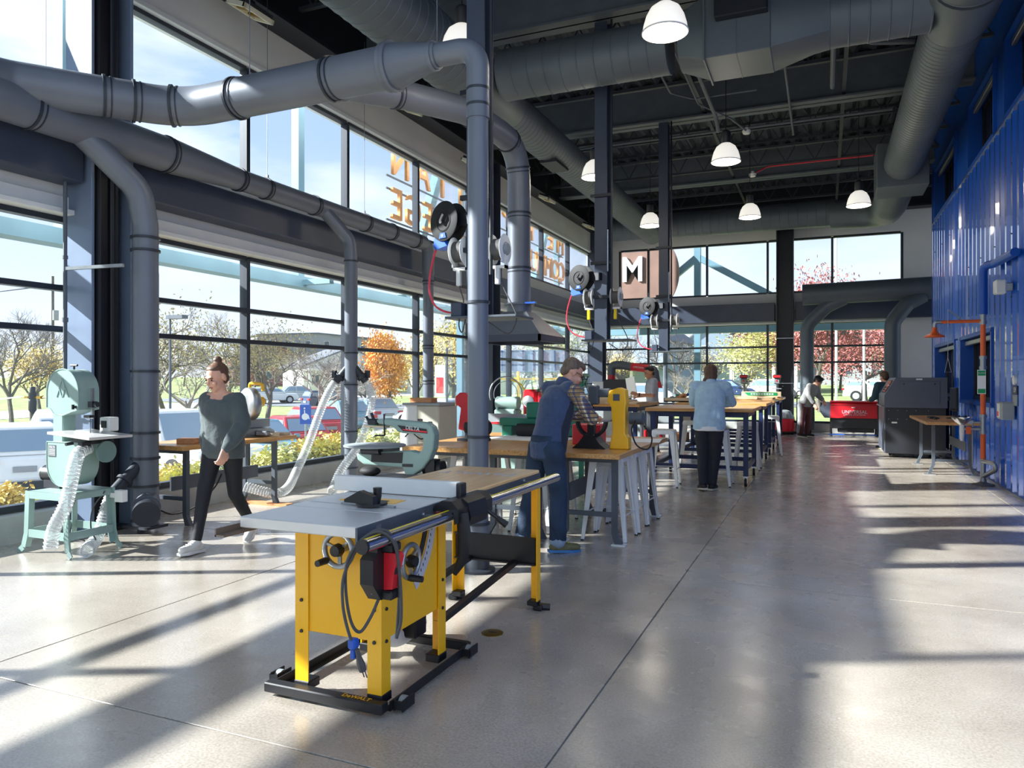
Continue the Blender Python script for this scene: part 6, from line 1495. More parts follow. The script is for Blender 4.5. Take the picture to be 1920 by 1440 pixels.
# ---- red shop vacuum by the back column
vc = thing('shop_vacuum', 'red and grey shop vacuum on the floor at the back column', 'vacuum', (-.98, 21.1, 0))
m_ = MB(); m_.lathe([(.25, .05), (.27, .08), (.26, .40), (.24, .42)], 24); m_.build('drum', 'red_bright', vc)
m_ = MB(); m_.lathe([(.25, .42), (.24, .47), (.18, .54), (.14, .62), (.05, .65)], 24); m_.build('motor_head', 'machine_grey', vc)
m_ = MB(); m_.tube(smoothpath([(.22, -.1, .35), (.40, -.15, .30), (.45, -.1, .10), (.2, -.3, .06), (-.15, -.32, .05)], 10), .03, 10); m_.build('hose', 'black_rubber', vc)
for (x, y) in ((.2, .15), (-.2, .15), (.2, -.15), (-.2, -.15)):
    m_ = MB(); m_.sph((x, y, .04), .04, 10, 7); m_.build('caster', 'black_rubber', vc)
m_ = MB(); m_.bx(-.05, .05, -.27, -.255, .45, .58); m_.build('switch_plate', 'silver_decal', vc, 0)
bst = thing('hand_truck', 'dark thin upright hand truck standing beside the back column', 'hand truck', (-.55, 21.5, 0))
m_ = MB(); m_.tube(rounded([(-.14, 0, 0), (-.14, 0, 1.15), (.14, 0, 1.15), (.14, 0, 0)], .06), .016, 8); m_.build('frame', 'steel_black', bst)
m_ = MB(); m_.bx(-.2, .2, -.2, 0, 0, .012); m_.build('toe_plate', 'steel_black', bst, 0)
for s_ in (-1, 1):
    m_ = MB(); m_.cyl((s_ * .18, .06, .12), (s_ * .22, .06, .12), .12, n=18); m_.build('wheel', 'black_rubber', bst)
# ================================================================ PEOPLE
V = Vector
mat('skin_fair', 'd9a48a', .5, 0, .06, 12); mat('skin_tan', 'b98263', .5, 0, .06, 12); mat('lip', 'b06a5c', .5, 0, .03); mat('eye_dark', '2a211d', .3, 0, 0)
mat('hair_brown', '5a3d2a', .55, 0, .35, 40, stretch=(1, 1, .15)); mat('hair_grey', '6b5a4c', .55, 0, .35, 50, stretch=(1, 1, .2)); mat('hair_black', '1d1917', .5, 0, .3, 40); mat('hair_auburn', '5e4330', .55, 0, .35, 40, stretch=(1, 1, .15))
mat('vest_navy', '38496a', .9, 0, .14, 30, .25, 90, sheen=.3); mat('vest_dark', '1d2436', .9, 0, .1, 30, sheen=.2); mat('denim', '263950', .85, 0, .4, 5, .2, 120); mat('denim_cuff', '8fa3b8', .85, 0, .1)
mat('sweater_grey', '4d5657', .95, 0, .12, 10, .15, 60, sheen=.2); mat('leggings', '17191f', .7, 0, .1); mat('sneaker_white', 'd9d5cc', .6, 0, .06); mat('sole_white', 'e8e6e0', .6, 0, .03)
mat('shirt_blue', 'a9c6da', .9, 0, .08, 14, .15, 60); mat('pants_black', '23262d', .85, 0, .12, 12); mat('shoe_black', '1a1a1c', .6, 0, .05); mat('sole_cream', 'd5cdb8', .6, 0, .04)
mat('tee_grey', 'a9adb6', .9, 0, .06, 14); mat('hoodie_grey', '8b8c8a', .95, 0, .12, 12); mat('pants_maroon', '5a3438', .9, 0, .12); mat('pants_grey', '8a8a8c', .9, 0, .12); mat('jacket_teal', '35505f', .9, 0, .1)
mat('runner_olive', '6a6642', .7, 0, .2, 30); mat('runner_sole', '3f7bb5', .5, 0, .05); mat('lime', 'c3d62a', .5, 0, .02)
def plaid():
    m = bpy.data.materials.new('plaid'); m.use_nodes = True; t = m.node_tree; b = t.nodes['Principled BSDF']; N = t.nodes.new; L = t.links.new
    tcn = N('ShaderNodeTexCoord'); out = None
    base = None
    for (rot, sc, col, w, prof) in (((0, 0, 0), 9.0, 'e9e3d6', .62, 'X'), ((0, 0, 0), 8.0, '8a6a3a', .66, 'Z'), ((0, 0, 0), 8.0, '2e3358', .70, 'X'), ((0, 0, 0), 9.0, '2e3358', .76, 'Z')):
        wv = N('ShaderNodeTexWave'); wv.wave_type = 'BANDS'; wv.bands_direction = prof; wv.inputs['Scale'].default_value = sc; wv.inputs['Distortion'].default_value = .6
        if col == '2e3358': wv.inputs['Phase Offset'].default_value = 2.4
        L(tcn.outputs['Object'], wv.inputs['Vector'])
        st = N('ShaderNodeMath'); st.operation = 'GREATER_THAN'; st.inputs[1].default_value = w; L(wv.outputs['Fac'], st.inputs[0])
        sc2 = N('ShaderNodeMath'); sc2.operation = 'MULTIPLY'; sc2.inputs[1].default_value = .75; L(st.outputs[0], sc2.inputs[0])
        mx_ = N('ShaderNodeMixRGB'); L(sc2.outputs[0], mx_.inputs[0]); mx_.inputs[2].default_value = lin(col)
        if base is None: mx_.inputs[1].default_value = lin('a98f66')
        else: L(base.outputs[0], mx_.inputs[1])
        base = mx_
    L(base.outputs[0], b.inputs['Base Color']); b.inputs['Roughness'].default_value = .9; MATS['plaid'] = m
plaid()
def capsule(mb, p0, p1, r0, r1, sy=1.0, up=None, n=14):
    p0, p1 = V(p0), V(p1); d = (p1 - p0).normalized(); P = []; rr = []
    for k in range(4): a = PI / 2 * k / 3.2; P.append(p0 - d * r0 * math.cos(a) * .95); rr.append(max(.002, r0 * math.sin(a) if k else .003))
    P.append(p0 + d * .001); rr.append(r0); P.append(p1); rr.append(r1)
    for k in range(3, -1, -1): a = PI / 2 * k / 3.2; P.append(p1 + d * (r1 * math.cos(a) * .95 + .002)); rr.append(max(.002, r1 * math.sin(a) if k else .003))
    mb.tube(P, rr, n, True, None, sy, up)
def chain(mb, pts, rad, sy=1.0, up=None):
    for i in range(len(pts) - 1): capsule(mb, pts[i], pts[i + 1], rad[i], rad[i + 1], sy, up)
TEX = bpy.data.textures.new('cloth_folds', 'CLOUDS'); TEX.noise_scale = .09; TEX.noise_depth = 2
def organic(o, vox, it=4, fold=0.0):
    m = o.modifiers.new('remesh', 'REMESH'); m.mode = 'VOXEL'; m.voxel_size = vox; m.use_smooth_shade = True
    m = o.modifiers.new('smooth', 'SMOOTH'); m.factor = .5; m.iterations = it
    if fold:
        m = o.modifiers.new('folds', 'DISPLACE'); m.texture = TEX; m.strength = fold; m.mid_level = .5
    return o
def hand(mb, wrist, d, nrm, side, curl=.5, spread=.1, s=1.0):
    """palm + four fingers + thumb; d = hand direction, nrm = back of the hand, side = +1/-1 for which side the thumb leaves"""
    d = V(d).normalized(); nrm = V(nrm); nrm = (nrm - d * nrm.dot(d)).normalized(); u = d.cross(nrm) * side; w = V(wrist)
    c = w + d * .05 * s
    for k in range(-1, 2): capsule(mb, w + u * k * .018 * s + d * .01, c + u * k * .024 * s + d * .03 * s, .016 * s, .016 * s)
    for k, (off, ln) in enumerate(((.033, .072), (.012, .080), (-.011, .075), (-.032, .058))):
        p = c + u * off * s + d * .035 * s; dd = (d + u * off * spread * 20 * .1).normalized()
        ang = 0
        for seg, fr in enumerate((.42, .32, .26)):
            ang += curl * (.5, 1.0, .7)[seg]; v = dd * math.cos(ang) - nrm * math.sin(ang); q = p + v * ln * fr * s
            capsule(mb, p, q, (.0095, .009, .008)[seg] * s, (.009, .008, .007)[seg] * s, n=10); p = q
    p = w + d * .025 * s + u * .028 * s; v = (d * .6 + u * .75 - nrm * .25).normalized(); q = p + v * .038 * s; capsule(mb, p, q, .013 * s, .011 * s, n=10)
    v = (d * .9 + u * .25 - nrm * .4).normalized(); capsule(mb, q, q + v * .03 * s, .011 * s, .009 * s, n=10)
def head_matrix(c, yaw, pitch, roll=0): return Matrix.Translation(c) @ Matrix.Rotation(yaw, 4, 'Z') @ Matrix.Rotation(pitch, 4, 'X') @ Matrix.Rotation(roll, 4, 'Y')
def person(label, loc, rz, J, vox, skin, hair, hair_blobs, s=1.0, extras=None, group=None):
    """J: joints in metres, front = -Y, right = -X"""
    r_ = thing('person', label, 'person', loc, rz, group); r_.scale = (s, s, s)
    b = MB(); HM = head_matrix(J['head'], R(J.get('hyaw', 0)), R(J.get('hpitch', 0)), R(J.get('hroll', 0)))
    # torso
    b.tube([V(J['pelvis']) + V((0, 0, -.09)), J['pelvis'], V(J['pelvis']).lerp(V(J['chest']), .45), J['chest'], V(J['chest']).lerp(V(J['neck']), .6), J['neck']], [.10, .150, .128, .150, .125, .06], 18, True, None, .68, (1, 0, 0))
    chain(b, [J['neck'], V(J['neck']).lerp(V(J['head']), .7)], [.056, .052])
    for sd in ('r', 'l'):
        chain(b, [J['sh_' + sd], J['el_' + sd], J['wr_' + sd]], [.052, .040, .027]); chain(b, [V(J['neck']) + V((0, 0, -.04)), J['sh_' + sd]], [.055, .052])
        chain(b, [J['hip_' + sd], J['kn_' + sd], J['an_' + sd]], [.085, .055, .036])
        an = V(J['an_' + sd]); td = V(J['toe_' + sd]); hh = td.normalized(); dn = V((0, 0, -1)); dn = (dn - hh * dn.dot(hh)).normalized(); chain(b, [an, an + td * .45 + dn * .038, an + td * .95 + dn * .050], [.034, .030, .022])
        hd = J['hand_' + sd]; hand(b, J['wr_' + sd], hd[0], hd[1], hd[2], hd[3])
    # head
    b.sph((0, .012, .030), (.074, .094, .092), 18, 12, HM); b.sph((0, -.028, -.040), (.057, .066, .075), 16, 10, HM); b.sph((0, -.062, -.092), (.026, .022, .022), 12, 8, HM)
    b.sph((0, -.086, .022), (.045, .012, .012), 12, 8, HM); b.tube([HM @ V((0, -.090, .010)), HM @ V((0, -.106, -.022)), HM @ V((0, -.092, -.032))], [.008, .013, .008], 10)
    for sx in (-1, 1): b.sph((sx * .076, .012, -.008), (.010, .020, .032), 10, 8, HM); b.sph((sx * .036, -.072, -.030), (.022, .018, .024), 10, 8, HM)
    organic(b.build('body', skin, r_), vox, 3)
    for sx in (-1, 1):
        m_ = MB(); m_.sph((sx * .030, -.0865, .003), (.011, .008, .006), 10, 8, HM); m_.build('eye', 'eye_dark', r_)
        m_ = MB(); m_.tube([HM @ V((sx * .014, -.099, .022)), HM @ V((sx * .034, -.097, .027)), HM @ V((sx * .05, -.083, .020))], .004, 6); m_.build('eyebrow', hair, r_)
    m_ = MB(); m_.sph((0, -.089, -.064), (.022, .008, .008), 12, 8, HM); m_.build('lips', 'lip', r_)
    h = MB()
    for (c, r0) in hair_blobs: h.sph(c, r0, 16, 10, HM)
    organic(h.build('hair', hair, r_), max(.006, vox * .9), 2, .006)
    r_['HM'] = 0; del r_['HM']
    return r_, HM
def garment(root, name, material, fn, vox, fold=.012, it=5):
    b = MB(); fn(b); return organic(b.build(name, material, root), vox, it, fold)
def torso_fn(J, e, z0=-.06, nt=.88, wide=1.0):
    def fn(b):
        P = [V(J['pelvis']) + V((0, 0, z0)), J['pelvis'], V(J['pelvis']).lerp(V(J['chest']), .45), J['chest'], V(J['chest']).lerp(V(J['neck']), .55), V(J['chest']).lerp(V(J['neck']), nt)]
        b.tube(P, [(.148 + e) * wide, (.152 + e) * wide, (.138 + e) * wide, .156 + e, .132 + e, .068 + e * .3], 22, True, None, .72, (1, 0, 0))
    return fn
def sleeves(J, e, f=1.0, taper=1.0, nz=-.055, nx=0.0):
    def fn(b):
        for sd in ('r', 'l'):
            s_, el, w = V(J['sh_' + sd]), V(J['el_' + sd]), V(J['wr_' + sd])
            chain(b, [V(J['neck']) + V((nx * (-1 if sd == 'r' else 1), 0, nz)), s_], [.058 + e, .058 + e])
            if f <= .5: chain(b, [s_, s_.lerp(el, f * 1.7)], [.060 + e, .055 + e])
            else: chain(b, [s_, el, el.lerp(w, min(1, (f - .5) * 2))], [.060 + e, .048 + e * taper, .036 + e * taper])
    return fn
def legs_fn(J, e, f=.95, flare=0.0):
    def fn(b):
        for sd in ('r', 'l'):
            kn, an = V(J['kn_' + sd]), V(J['an_' + sd]); chain(b, [J['hip_' + sd], kn, kn.lerp(an, f)], [.093 + e, .062 + e, .044 + e + flare])
        b.tube([V(J['pelvis']) + V((0, 0, -.12)), V(J['pelvis']) + V((0, 0, -.03)), V(J['pelvis']) + V((0, 0, .09))], [.135 + e, .155 + e, .142 + e], 20, True, None, .74, (1, 0, 0))
    return fn
def shoes(root, J, upper, sole, vox, lace=None):
    for sd in ('r', 'l'):
        an = V(J['an_' + sd]); td = V(J['toe_' + sd]); h = td.normalized(); dn = V((0, 0, -1)); dn = (dn - h * dn.dot(h)).normalized(); sdv = h.cross(dn)
        b = MB(); heel = an - h * .035 + dn * .035; toe = an + td + dn * .050
        chain(b, [heel, heel.lerp(toe, .45), toe], [.040, .042, .034], 1.0); capsule(b, an + dn * .005, an + h * .04 + dn * .03, .046, .044)
        o = organic(b.build('shoe', upper, root), vox, 3)
        m_ = MB(); w = .046
        prof = [heel - h * .045, heel.lerp(toe, .3), heel.lerp(toe, .75), toe + h * .035]; A = []; B_ = []
        ws = (.030, .036, .046, .022)
        q = [(p + sdv * x) for p, x in zip(prof, ws)] + [(p - sdv * x) for p, x in list(zip(prof, ws))[::-1]]
        A = [p + dn * .018 for p in q]; B_ = [p + dn * .040 for p in q]; n_ = len(q)
        m_.add(A + B_, [tuple(range(n_)), tuple(range(n_, 2 * n_))[::-1]] + [(i, n_ + i, n_ + (i + 1) % n_, (i + 1) % n_) for i in range(n_)]); m_.build('sole', sole, o, 0)
        if lace:
            m_ = MB()
            for k in range(4): c = an + h * (.045 + .022 * k) - dn * (-.004 + .0 * k) + dn * (.010 * k - .018); m_.bar(c - sdv * .02, c + sdv * .02, .006, .006)
            m_.build('laces', lace, o, 0)

# ---- man in the navy vest, working at the yellow scroll saw
J = dict(pelvis=(0, 0, .88), chest=(0, -.10, 1.23), neck=(0, -.20, 1.40), head=(0, -.285, 1.50), hpitch=30, hyaw=-16,
         sh_r=(-.185, -.15, 1.35), sh_l=(.185, -.15, 1.35), el_r=(-.235, -.30, 1.105), wr_r=(-.04, -.50, 1.115), el_l=(.27, -.30, 1.12), wr_l=(.16, -.53, 1.12),
         hand_r=((.45, -.85, -.12), (-.2, 0, 1), -1, .7), hand_l=((-.2, -.95, -.1), (.1, 0, 1), 1, .7),
         hip_r=(-.09, 0, .86), hip_l=(.09, .0, .86), kn_r=(-.13, -.03, .47), kn_l=(.17, .03, .47), an_r=(-.15, .0, .085), an_l=(.21, .10, .085), toe_r=(-.05, -.16, 0), toe_l=(.05, -.16, 0))
H0 = [((0, .030, .048), (.080, .086, .080)), ((0, -.02, .085), (.068, .07, .040)), ((.02, -.06, .082), (.045, .04, .028)), ((0, .07, -.01), (.062, .04, .055))]
pm, HM = person('man in navy vest and plaid shirt bending over the yellow scroll saw', (-2.17, 5.86, 0), R(148), J, .0065, 'skin_fair', 'hair_grey', H0)
garment(pm, 'plaid_shirt', 'plaid', lambda b: (sleeves(J, .008, .97)(b), b.tube([J['chest'], V(J['chest']).lerp(V(J['neck']), .5), V(J['neck']) + V((0, -.01, .015))], [.15, .12, .068], 18, True, None, .75, (1, 0, 0))), .010)
garment(pm, 'fleece_vest', 'vest_navy', lambda b: (torso_fn(J, .022, -.10)(b), chain(b, [V(J['neck']) + V((-.04, .02, -.03)), V(J['sh_r']) + V((.035, .02, .02))], [.062, .062]), chain(b, [V(J['neck']) + V((.04, .02, -.03)), V(J['sh_l']) + V((-.035, .02, .02))], [.062, .062])), .011, .010)
garment(pm, 'vest_collar', 'vest_navy', lambda b: b.tube([V(J['neck']) + V((0, .02, -.05)), V(J['neck']) + V((0, .012, .0)), V(J['neck']) + V((0, -.01, .035))], [.092, .080, .076], 20, True, None, .95, (1, 0, 0)), .009, .004, 2)
garment(pm, 'vest_side_panel', 'vest_dark', lambda b: b.tube([V((-.105, -.045, .83)), V((-.11, -.075, 1.0)), V((-.125, -.125, 1.18)), V((-.13, -.14, 1.26))], [.072, .070, .066, .05], 14, True, None, .9), .010, .004)
garment(pm, 'jeans', 'denim', legs_fn(J, .012, .93, .016), .011, .014)
for q in ('r', 'l'): garment(pm, 'jeans_cuff', 'denim_cuff', lambda b: capsule(b, V(J['kn_' + q]).lerp(V(J['an_' + q]), .90), V(J['kn_' + q]).lerp(V(J['an_' + q]), .965), .070, .070), .010, .003, 2)
shoes(pm, J, 'runner_olive', 'runner_sole', .007, 'lime')
m_ = MB()
for sx in (-1, 1): m_.tube([HM @ V((sx * .032 + .021 * math.cos(a), -.102, .002 + .016 * math.sin(a))) for a in [2 * PI * k / 14 for k in range(15)]], .0022, 6); m_.tube([HM @ V((sx * .053, -.098, .006)), HM @ V((sx * .078, -.04, .008)), HM @ V((sx * .080, .01, .004))], .0024, 6)
m_.tube([HM @ V((-.011, -.104, .005)), HM @ V((.011, -.104, .005))], .002, 6); m_.build('glasses', 'steel_black', pm)

# ---- woman walking past the window bench
J = dict(pelvis=(0, 0, .87), chest=(0, -.03, 1.17), neck=(0, -.045, 1.34), head=(.0, -.085, 1.46), hpitch=20, hyaw=-14,
         sh_r=(-.155, -.02, 1.272), sh_l=(.155, -.03, 1.272), el_r=(-.22, .10, 1.05), wr_r=(-.21, .04, .82), el_l=(.225, -.05, 1.05), wr_l=(.17, -.21, .86),
         hand_r=((.0, -.3, -1), (-1, 0, 0), 1, .45), hand_l=((-.1, -.35, -1), (1, -.2, .1), -1, .75),
         hip_r=(-.085, -.01, .85), hip_l=(.085, .0, .85), kn_r=(-.075, -.16, .475), kn_l=(.08, .05, .455), an_r=(-.07, -.26, .085), an_l=(.075, .29, .150), toe_r=(-.02, -.135, .015), toe_l=(.03, -.125, -.06))
H1 = [((0, .028, .040), (.079, .088, .084)), ((0, .045, -.02), (.066, .06, .06)), ((0, .055, .135), (.036, .036, .034)), ((0, .03, .10), (.05, .05, .03)), ((0, .004, .078), (.072, .070, .040))]
pw, HM = person('woman in loose grey sweater and black leggings walking past the windows', (-4.76, 4.86, 0), R(8), J, .0065, 'skin_fair', 'hair_brown', H1, 1.0)
garment(pw, 'sweater', 'sweater_grey', lambda b: (torso_fn(J, .036, -.10, .70, 1.04)(b), sleeves(J, .009, .86, 2.6, -.085, .07)(b)), .011, .020)
for q in ('r', 'l'): garment(pw, 'sweater_cuff', 'sweater_grey', lambda b: capsule(b, V(J['el_' + q]).lerp(V(J['wr_' + q]), .82), V(J['el_' + q]).lerp(V(J['wr_' + q]), .95), .048, .040), .009, .003, 2)
garment(pw, 'leggings', 'leggings', legs_fn(J, -.002, .93), .010, .006)
shoes(pw, J, 'sneaker_white', 'sole_white', .007, 'white_decal')

# ---- woman in the pale blue shirt, leaning on the tall table, back to us
J = dict(pelvis=(0, 0, .89), chest=(0, -.11, 1.22), neck=(0, -.20, 1.385), head=(.01, -.27, 1.49), hpitch=14, hyaw=8,
         sh_r=(-.19, -.15, 1.33), sh_l=(.19, -.15, 1.33), el_r=(-.245, -.34, 1.115), wr_r=(-.06, -.50, 1.10), el_l=(.245, -.34, 1.115), wr_l=(.06, -.50, 1.10),
         hand_r=((.8, -.6, 0), (0, 0, 1), -1, .6), hand_l=((-.8, -.6, 0), (0, 0, 1), 1, .6),
         hip_r=(-.095, .0, .87), hip_l=(.095, .0, .87), kn_r=(-.07, -.02, .475), kn_l=(.08, .02, .475), an_r=(-.035, .02, .085), an_l=(.065, .09, .095), toe_r=(-.03, -.14, 0), toe_l=(.06, -.13, -.01))
H2 = [((0, .022, .036), (.090, .104, .094)), ((0, .058, -.04), (.084, .062, .085)), ((0, .065, -.09), (.070, .05, .05)), ((.065, .05, -.10), (.040, .04, .045)), ((.09, .01, -.13), (.032, .035, .04)), ((.105, -.02, -.16), (.024, .028, .03))]
pb, HM = person('woman in pale blue shirt leaning on the front tall table, seen from behind', (-1.385, 9.86, 0), R(182), J, .0075, 'skin_fair', 'hair_auburn', H2, 1.02)
garment(pb, 'shirt', 'shirt_blue', lambda b: (torso_fn(J, .038, -.11, .88, 1.08)(b), sleeves(J, .016, .97)(b)), .011, .022)
garment(pb, 'shirt_collar', 'shirt_blue', lambda b: b.tube([V(J['neck']) + V((0, .02, -.05)), V(J['neck']) + V((0, .0, .03))], [.090, .070], 18, True, None, .95, (1, 0, 0)), .009, .003, 2)
garment(pb, 'striped_hem', 'white_paint', lambda b: b.tube([V(J['pelvis']) + V((0, .005, -.13)), V(J['pelvis']) + V((0, .003, -.06))], [.19, .195], 22, True, None, .74, (1, 0, 0)), .011, .010, 3)
garment(pb, 'trousers', 'pants_black', legs_fn(J, .014, .97), .011, .012)
shoes(pb, J, 'shoe_black', 'sole_cream', .008)

# ---- man in the grey T-shirt holding a white board
J = dict(pelvis=(0, 0, .92), chest=(0, -.02, 1.28), neck=(0, -.03, 1.47), head=(0, -.065, 1.59), hpitch=12, hyaw=4,
         sh_r=(-.19, -.01, 1.42), sh_l=(.19, -.01, 1.42), el_r=(-.24, -.06, 1.14), wr_r=(-.19, -.28, 1.11), el_l=(.235, -.05, 1.14), wr_l=(.16, -.33, 1.16),
         hand_r=((.1, -.9, .2), (-1, 0, .2), 1, .6), hand_l=((-.1, -.9, .3), (1, 0, .2), -1, .6),
         hip_r=(-.09, 0, .90), hip_l=(.09, 0, .90), kn_r=(-.10, -.03, .49), kn_l=(.10, .0, .49), an_r=(-.11, .02, .085), an_l=(.11, .05, .085), toe_r=(-.03, -.16, 0), toe_l=(.03, -.16, 0))
H3 = [((0, .025, .050), (.080, .088, .078)), ((0, -.03, .092), (.066, .06, .036)), ((0, .06, -.02), (.066, .045, .05))]
pg, HM = person('man in grey shirt holding up a white board beyond the plywood table', (-3.14, 14.55, 0), R(-66), J, .010, 'skin_tan', 'hair_black', H3)
garment(pg, 'tee_shirt', 'tee_grey', lambda b: (torso_fn(J, .026, -.09)(b), sleeves(J, .014, .42)(b)), .014, .014)
garment(pg, 'trousers', 'pants_black', legs_fn(J, .014, .97), .014, .010)
shoes(pg, J, 'shoe_black', 'sole_cream', .011)
m_ = MB(); w_ = V(J['wr_l']).lerp(V(J['el_l']), .12); d_ = (V(J['wr_l']) - V(J['el_l'])).normalized(); m_.tube([w_ - d_ * .015, w_ + d_ * .015], .036, 14); m_.build('wrist_watch', 'black_plastic', pg)
wbd = MB(); wbd.bx(-.20, .20, -.006, .006, -.20, .20, .002)
wo_ = tag(wbd.build('white_board', 'paper_white', loc=(-3.56, 14.50, 1.30), rz=R(-58), smooth=0), 'thin white board held up by the man in grey', 'board')
wo_.rotation_euler = (R(6), R(-6), R(-50))

# ---- boy bending over the red laser
J = dict(pelvis=(0, 0, .82), chest=(0, -.16, 1.10), neck=(0, -.27, 1.26), head=(0, -.345, 1.345), hpitch=34, hyaw=10,
         sh_r=(-.155, -.22, 1.22), sh_l=(.155, -.22, 1.22), el_r=(-.19, -.22, .99), wr_r=(-.15, -.34, .80), el_l=(.19, -.24, 1.0), wr_l=(.14, -.40, .88),
         hand_r=((0, -.4, -.9), (-1, 0, 0), 1, .5), hand_l=((0, -.5, -.8), (1, 0, 0), -1, .5),
         hip_r=(-.08, 0, .80), hip_l=(.08, 0, .80), kn_r=(-.09, .02, .44), kn_l=(.10, -.04, .44), an_r=(-.10, .05, .085), an_l=(.11, .0, .085), toe_r=(-.02, -.15, 0), toe_l=(.02, -.15, 0))
H4 = [((0, .022, .046), (.086, .094, .084)), ((0, -.04, .085), (.072, .06, .040)), ((0, .06, -.02), (.07, .045, .055)), ((.05, -.02, .04), (.04, .06, .05)), ((-.05, -.02, .04), (.04, .06, .05))]
by, HM = person('dark haired boy in grey top bending over the red laser cutter', (-.47, 20.2, 0), R(62), J, .012, 'skin_fair', 'hair_black', H4, 1.06)
garment(by, 'loose_top', 'hoodie_grey', lambda b: (torso_fn(J, .035, -.10)(b), sleeves(J, .018, .9)(b)), .015, .018)
garment(by, 'trousers', 'pants_maroon', legs_fn(J, .016, .97, .012), .014, .012)
garment(by, 'trouser_stripe', 'pants_grey', lambda b: chain(b, [V(J['hip_r']) + V((-.05, .02, -.04)), V(J['kn_r']) + V((-.03, .02, 0)), V(J['an_r']) + V((-.02, .02, .04))], [.080, .062, .062]), .014, .008)
shoes(by, J, 'shoe_black', 'sole_cream', .012)

# ---- person behind the grey machine
J = dict(pelvis=(0, 0, .90), chest=(0, -.03, 1.22), neck=(0, -.05, 1.39), head=(0, -.085, 1.505), hpitch=14, hyaw=0,
         sh_r=(-.175, -.03, 1.34), sh_l=(.175, -.03, 1.34), el_r=(-.22, -.08, 1.09), wr_r=(-.17, -.28, 1.02), el_l=(.22, -.08, 1.09), wr_l=(.17, -.28, 1.02),
         hand_r=((.1, -.9, -.1), (0, 0, 1), -1, .5), hand_l=((-.1, -.9, -.1), (0, 0, 1), 1, .5),
         hip_r=(-.09, 0, .88), hip_l=(.09, 0, .88), kn_r=(-.10, -.02, .48), kn_l=(.10, -.02, .48), an_r=(-.11, .02, .085), an_l=(.11, .02, .085), toe_r=(-.02, -.15, 0), toe_l=(.02, -.15, 0))
H5 = [((0, .022, .040), (.084, .094, .088)), ((0, .055, -.02), (.072, .05, .06)), ((0, -.03, .08), (.07, .06, .04))]
pk, HM = person('brown haired person in dark teal jacket behind the big grey laser machine', (1.20, 17.25, 0), R(-150), J, .012, 'skin_fair', 'hair_auburn', H5, 1.0)
garment(pk, 'jacket', 'jacket_teal', lambda b: (torso_fn(J, .035, -.10)(b), sleeves(J, .018, .95)(b)), .015, .016)
garment(pk, 'trousers', 'pants_black', legs_fn(J, .014, .97), .015, .010)
shoes(pk, J, 'shoe_black', 'sole_cream', .012)
# ================================================================ OUTSIDE
mat('grass', '8d9a5c', .95, 0, .3, 1.2, .3, 25); mat('asphalt', '7d8084', .9, 0, .15, 3); mat('walk', 'c2c0b8', .9, 0, .08); mat('mulch', '8d7a63', .95, 0, .3, 6)
mat('bark', '645c55', .9, 0, .25, 8); mat('bark_pale', '8f877d', .9, 0, .2, 8)
for nm, c in (('leaf_yellow', 'd2b860'), ('leaf_orange', 'df9c3a'), ('leaf_red', 'a9625a'), ('leaf_green', 'a3ab72'), ('leaf_olive', 'b0a478'), ('leaf_lime', 'c2bf68')):
    mm_ = mat(nm, c, .7, 0, .3, 1.5)
mat('teal_steel', '6f93a3', .5, 0, .1, 2); mat('sign_orange', 'c98a4c', .5, .2, .08); mat('sign_brown', '8a6c60', .6, 0, .12, 2)
mat('car_white', 'e8eaec', .25, 0, .02, coat=.6); mat('car_red', 'b8202a', .25, 0, .03, coat=.6); mat('car_blue', '2b3d63', .25, 0, .03, coat=.6); mat('car_silver', 'b4bcc4', .25, .3, .03, coat=.6); mat('car_teal', '6f98a8', .25, .1, .03, coat=.6)
mat('car_glass', '7890a6', .08, 0, .0, spec=.8); mat('tyre', '1c1c1e', .8, 0, .05); mat('tail_red', 'b3202a', .3, 0, 0); mat('lamp_clear', 'dfe6ea', .15, 0, 0)
mat('siding_blue', '8797a8', .8, 0, .06); mat('siding_white', 'd9d9d4', .8, 0, .05); mat('siding_grey', '9a9c9e', .8, 0, .05); mat('brick_red', '94605a', .85, 0, .1); mat('roof_grey', '6a6e76', .9, 0, .12, 3); mat('window_dark', '4d5a66', .2, 0, .0)
def lerp_t(tab, x):
    for (x0, y0), (x1, y1) in zip(tab, tab[1:]):
        if x <= x1: return y0 + (y1 - y0) * max(0, (x - x0)) / (x1 - x0)
    return tab[-1][1]
def gh(x, y):
    a = max(0.0, -6.95 - x); b = max(0.0, y - 22.6)
    hl = lerp_t([(0, -.10), (2.2, -.16), (5.5, -1.15), (18, -1.5), (42, -1.0), (100, 1.2), (220, 4)], a); hb = lerp_t([(0, -.10), (2, -.14), (16, -.25), (45, .25), (100, 1.8), (220, 4)], b)
    w = a / (a + b + 1e-6) if a + b > 0 else .5
    return hl * w + hb * (1 - w)
def G(px, d):
    p = at(px, 714, d); return V((p.x, p.y, gh(p.x, p.y)))
# terrain
xs = [-6.93] + [-8, -9.2, -10.5, -12.5, -15, -18, -22, -26, -30, -36, -42, -50, -60, -75, -95, -120, -160]; ys = [-60, -40, -25, -15, -8, -4, 0, 4, 8, 12, 16, 20, 22.5, 24, 26, 30, 36, 44, 55, 70, 90, 120, 170]
b = MB(); n = len(ys)
b.add([(x, y, gh(x, y)) for x in xs for y in ys], [(i * n + j, (i + 1) * n + j, (i + 1) * n + j + 1, i * n + j + 1)[::-1] for i in range(len(xs) - 1) for j in range(n - 1)])
xr = [-6.93, -3, 0, 3, 6, 12, 20, 35, 60, 100]; yr = [22.55, 24, 26, 30, 36, 44, 55, 70, 90, 120, 170]; n2 = len(yr)
b.add([(x, y, gh(x, y)) for x in xr for y in yr], [(i * n2 + j, (i + 1) * n2 + j, (i + 1) * n2 + j + 1, i * n2 + j + 1)[::-1] for i in range(len(xr) - 1) for j in range(n2 - 1)])
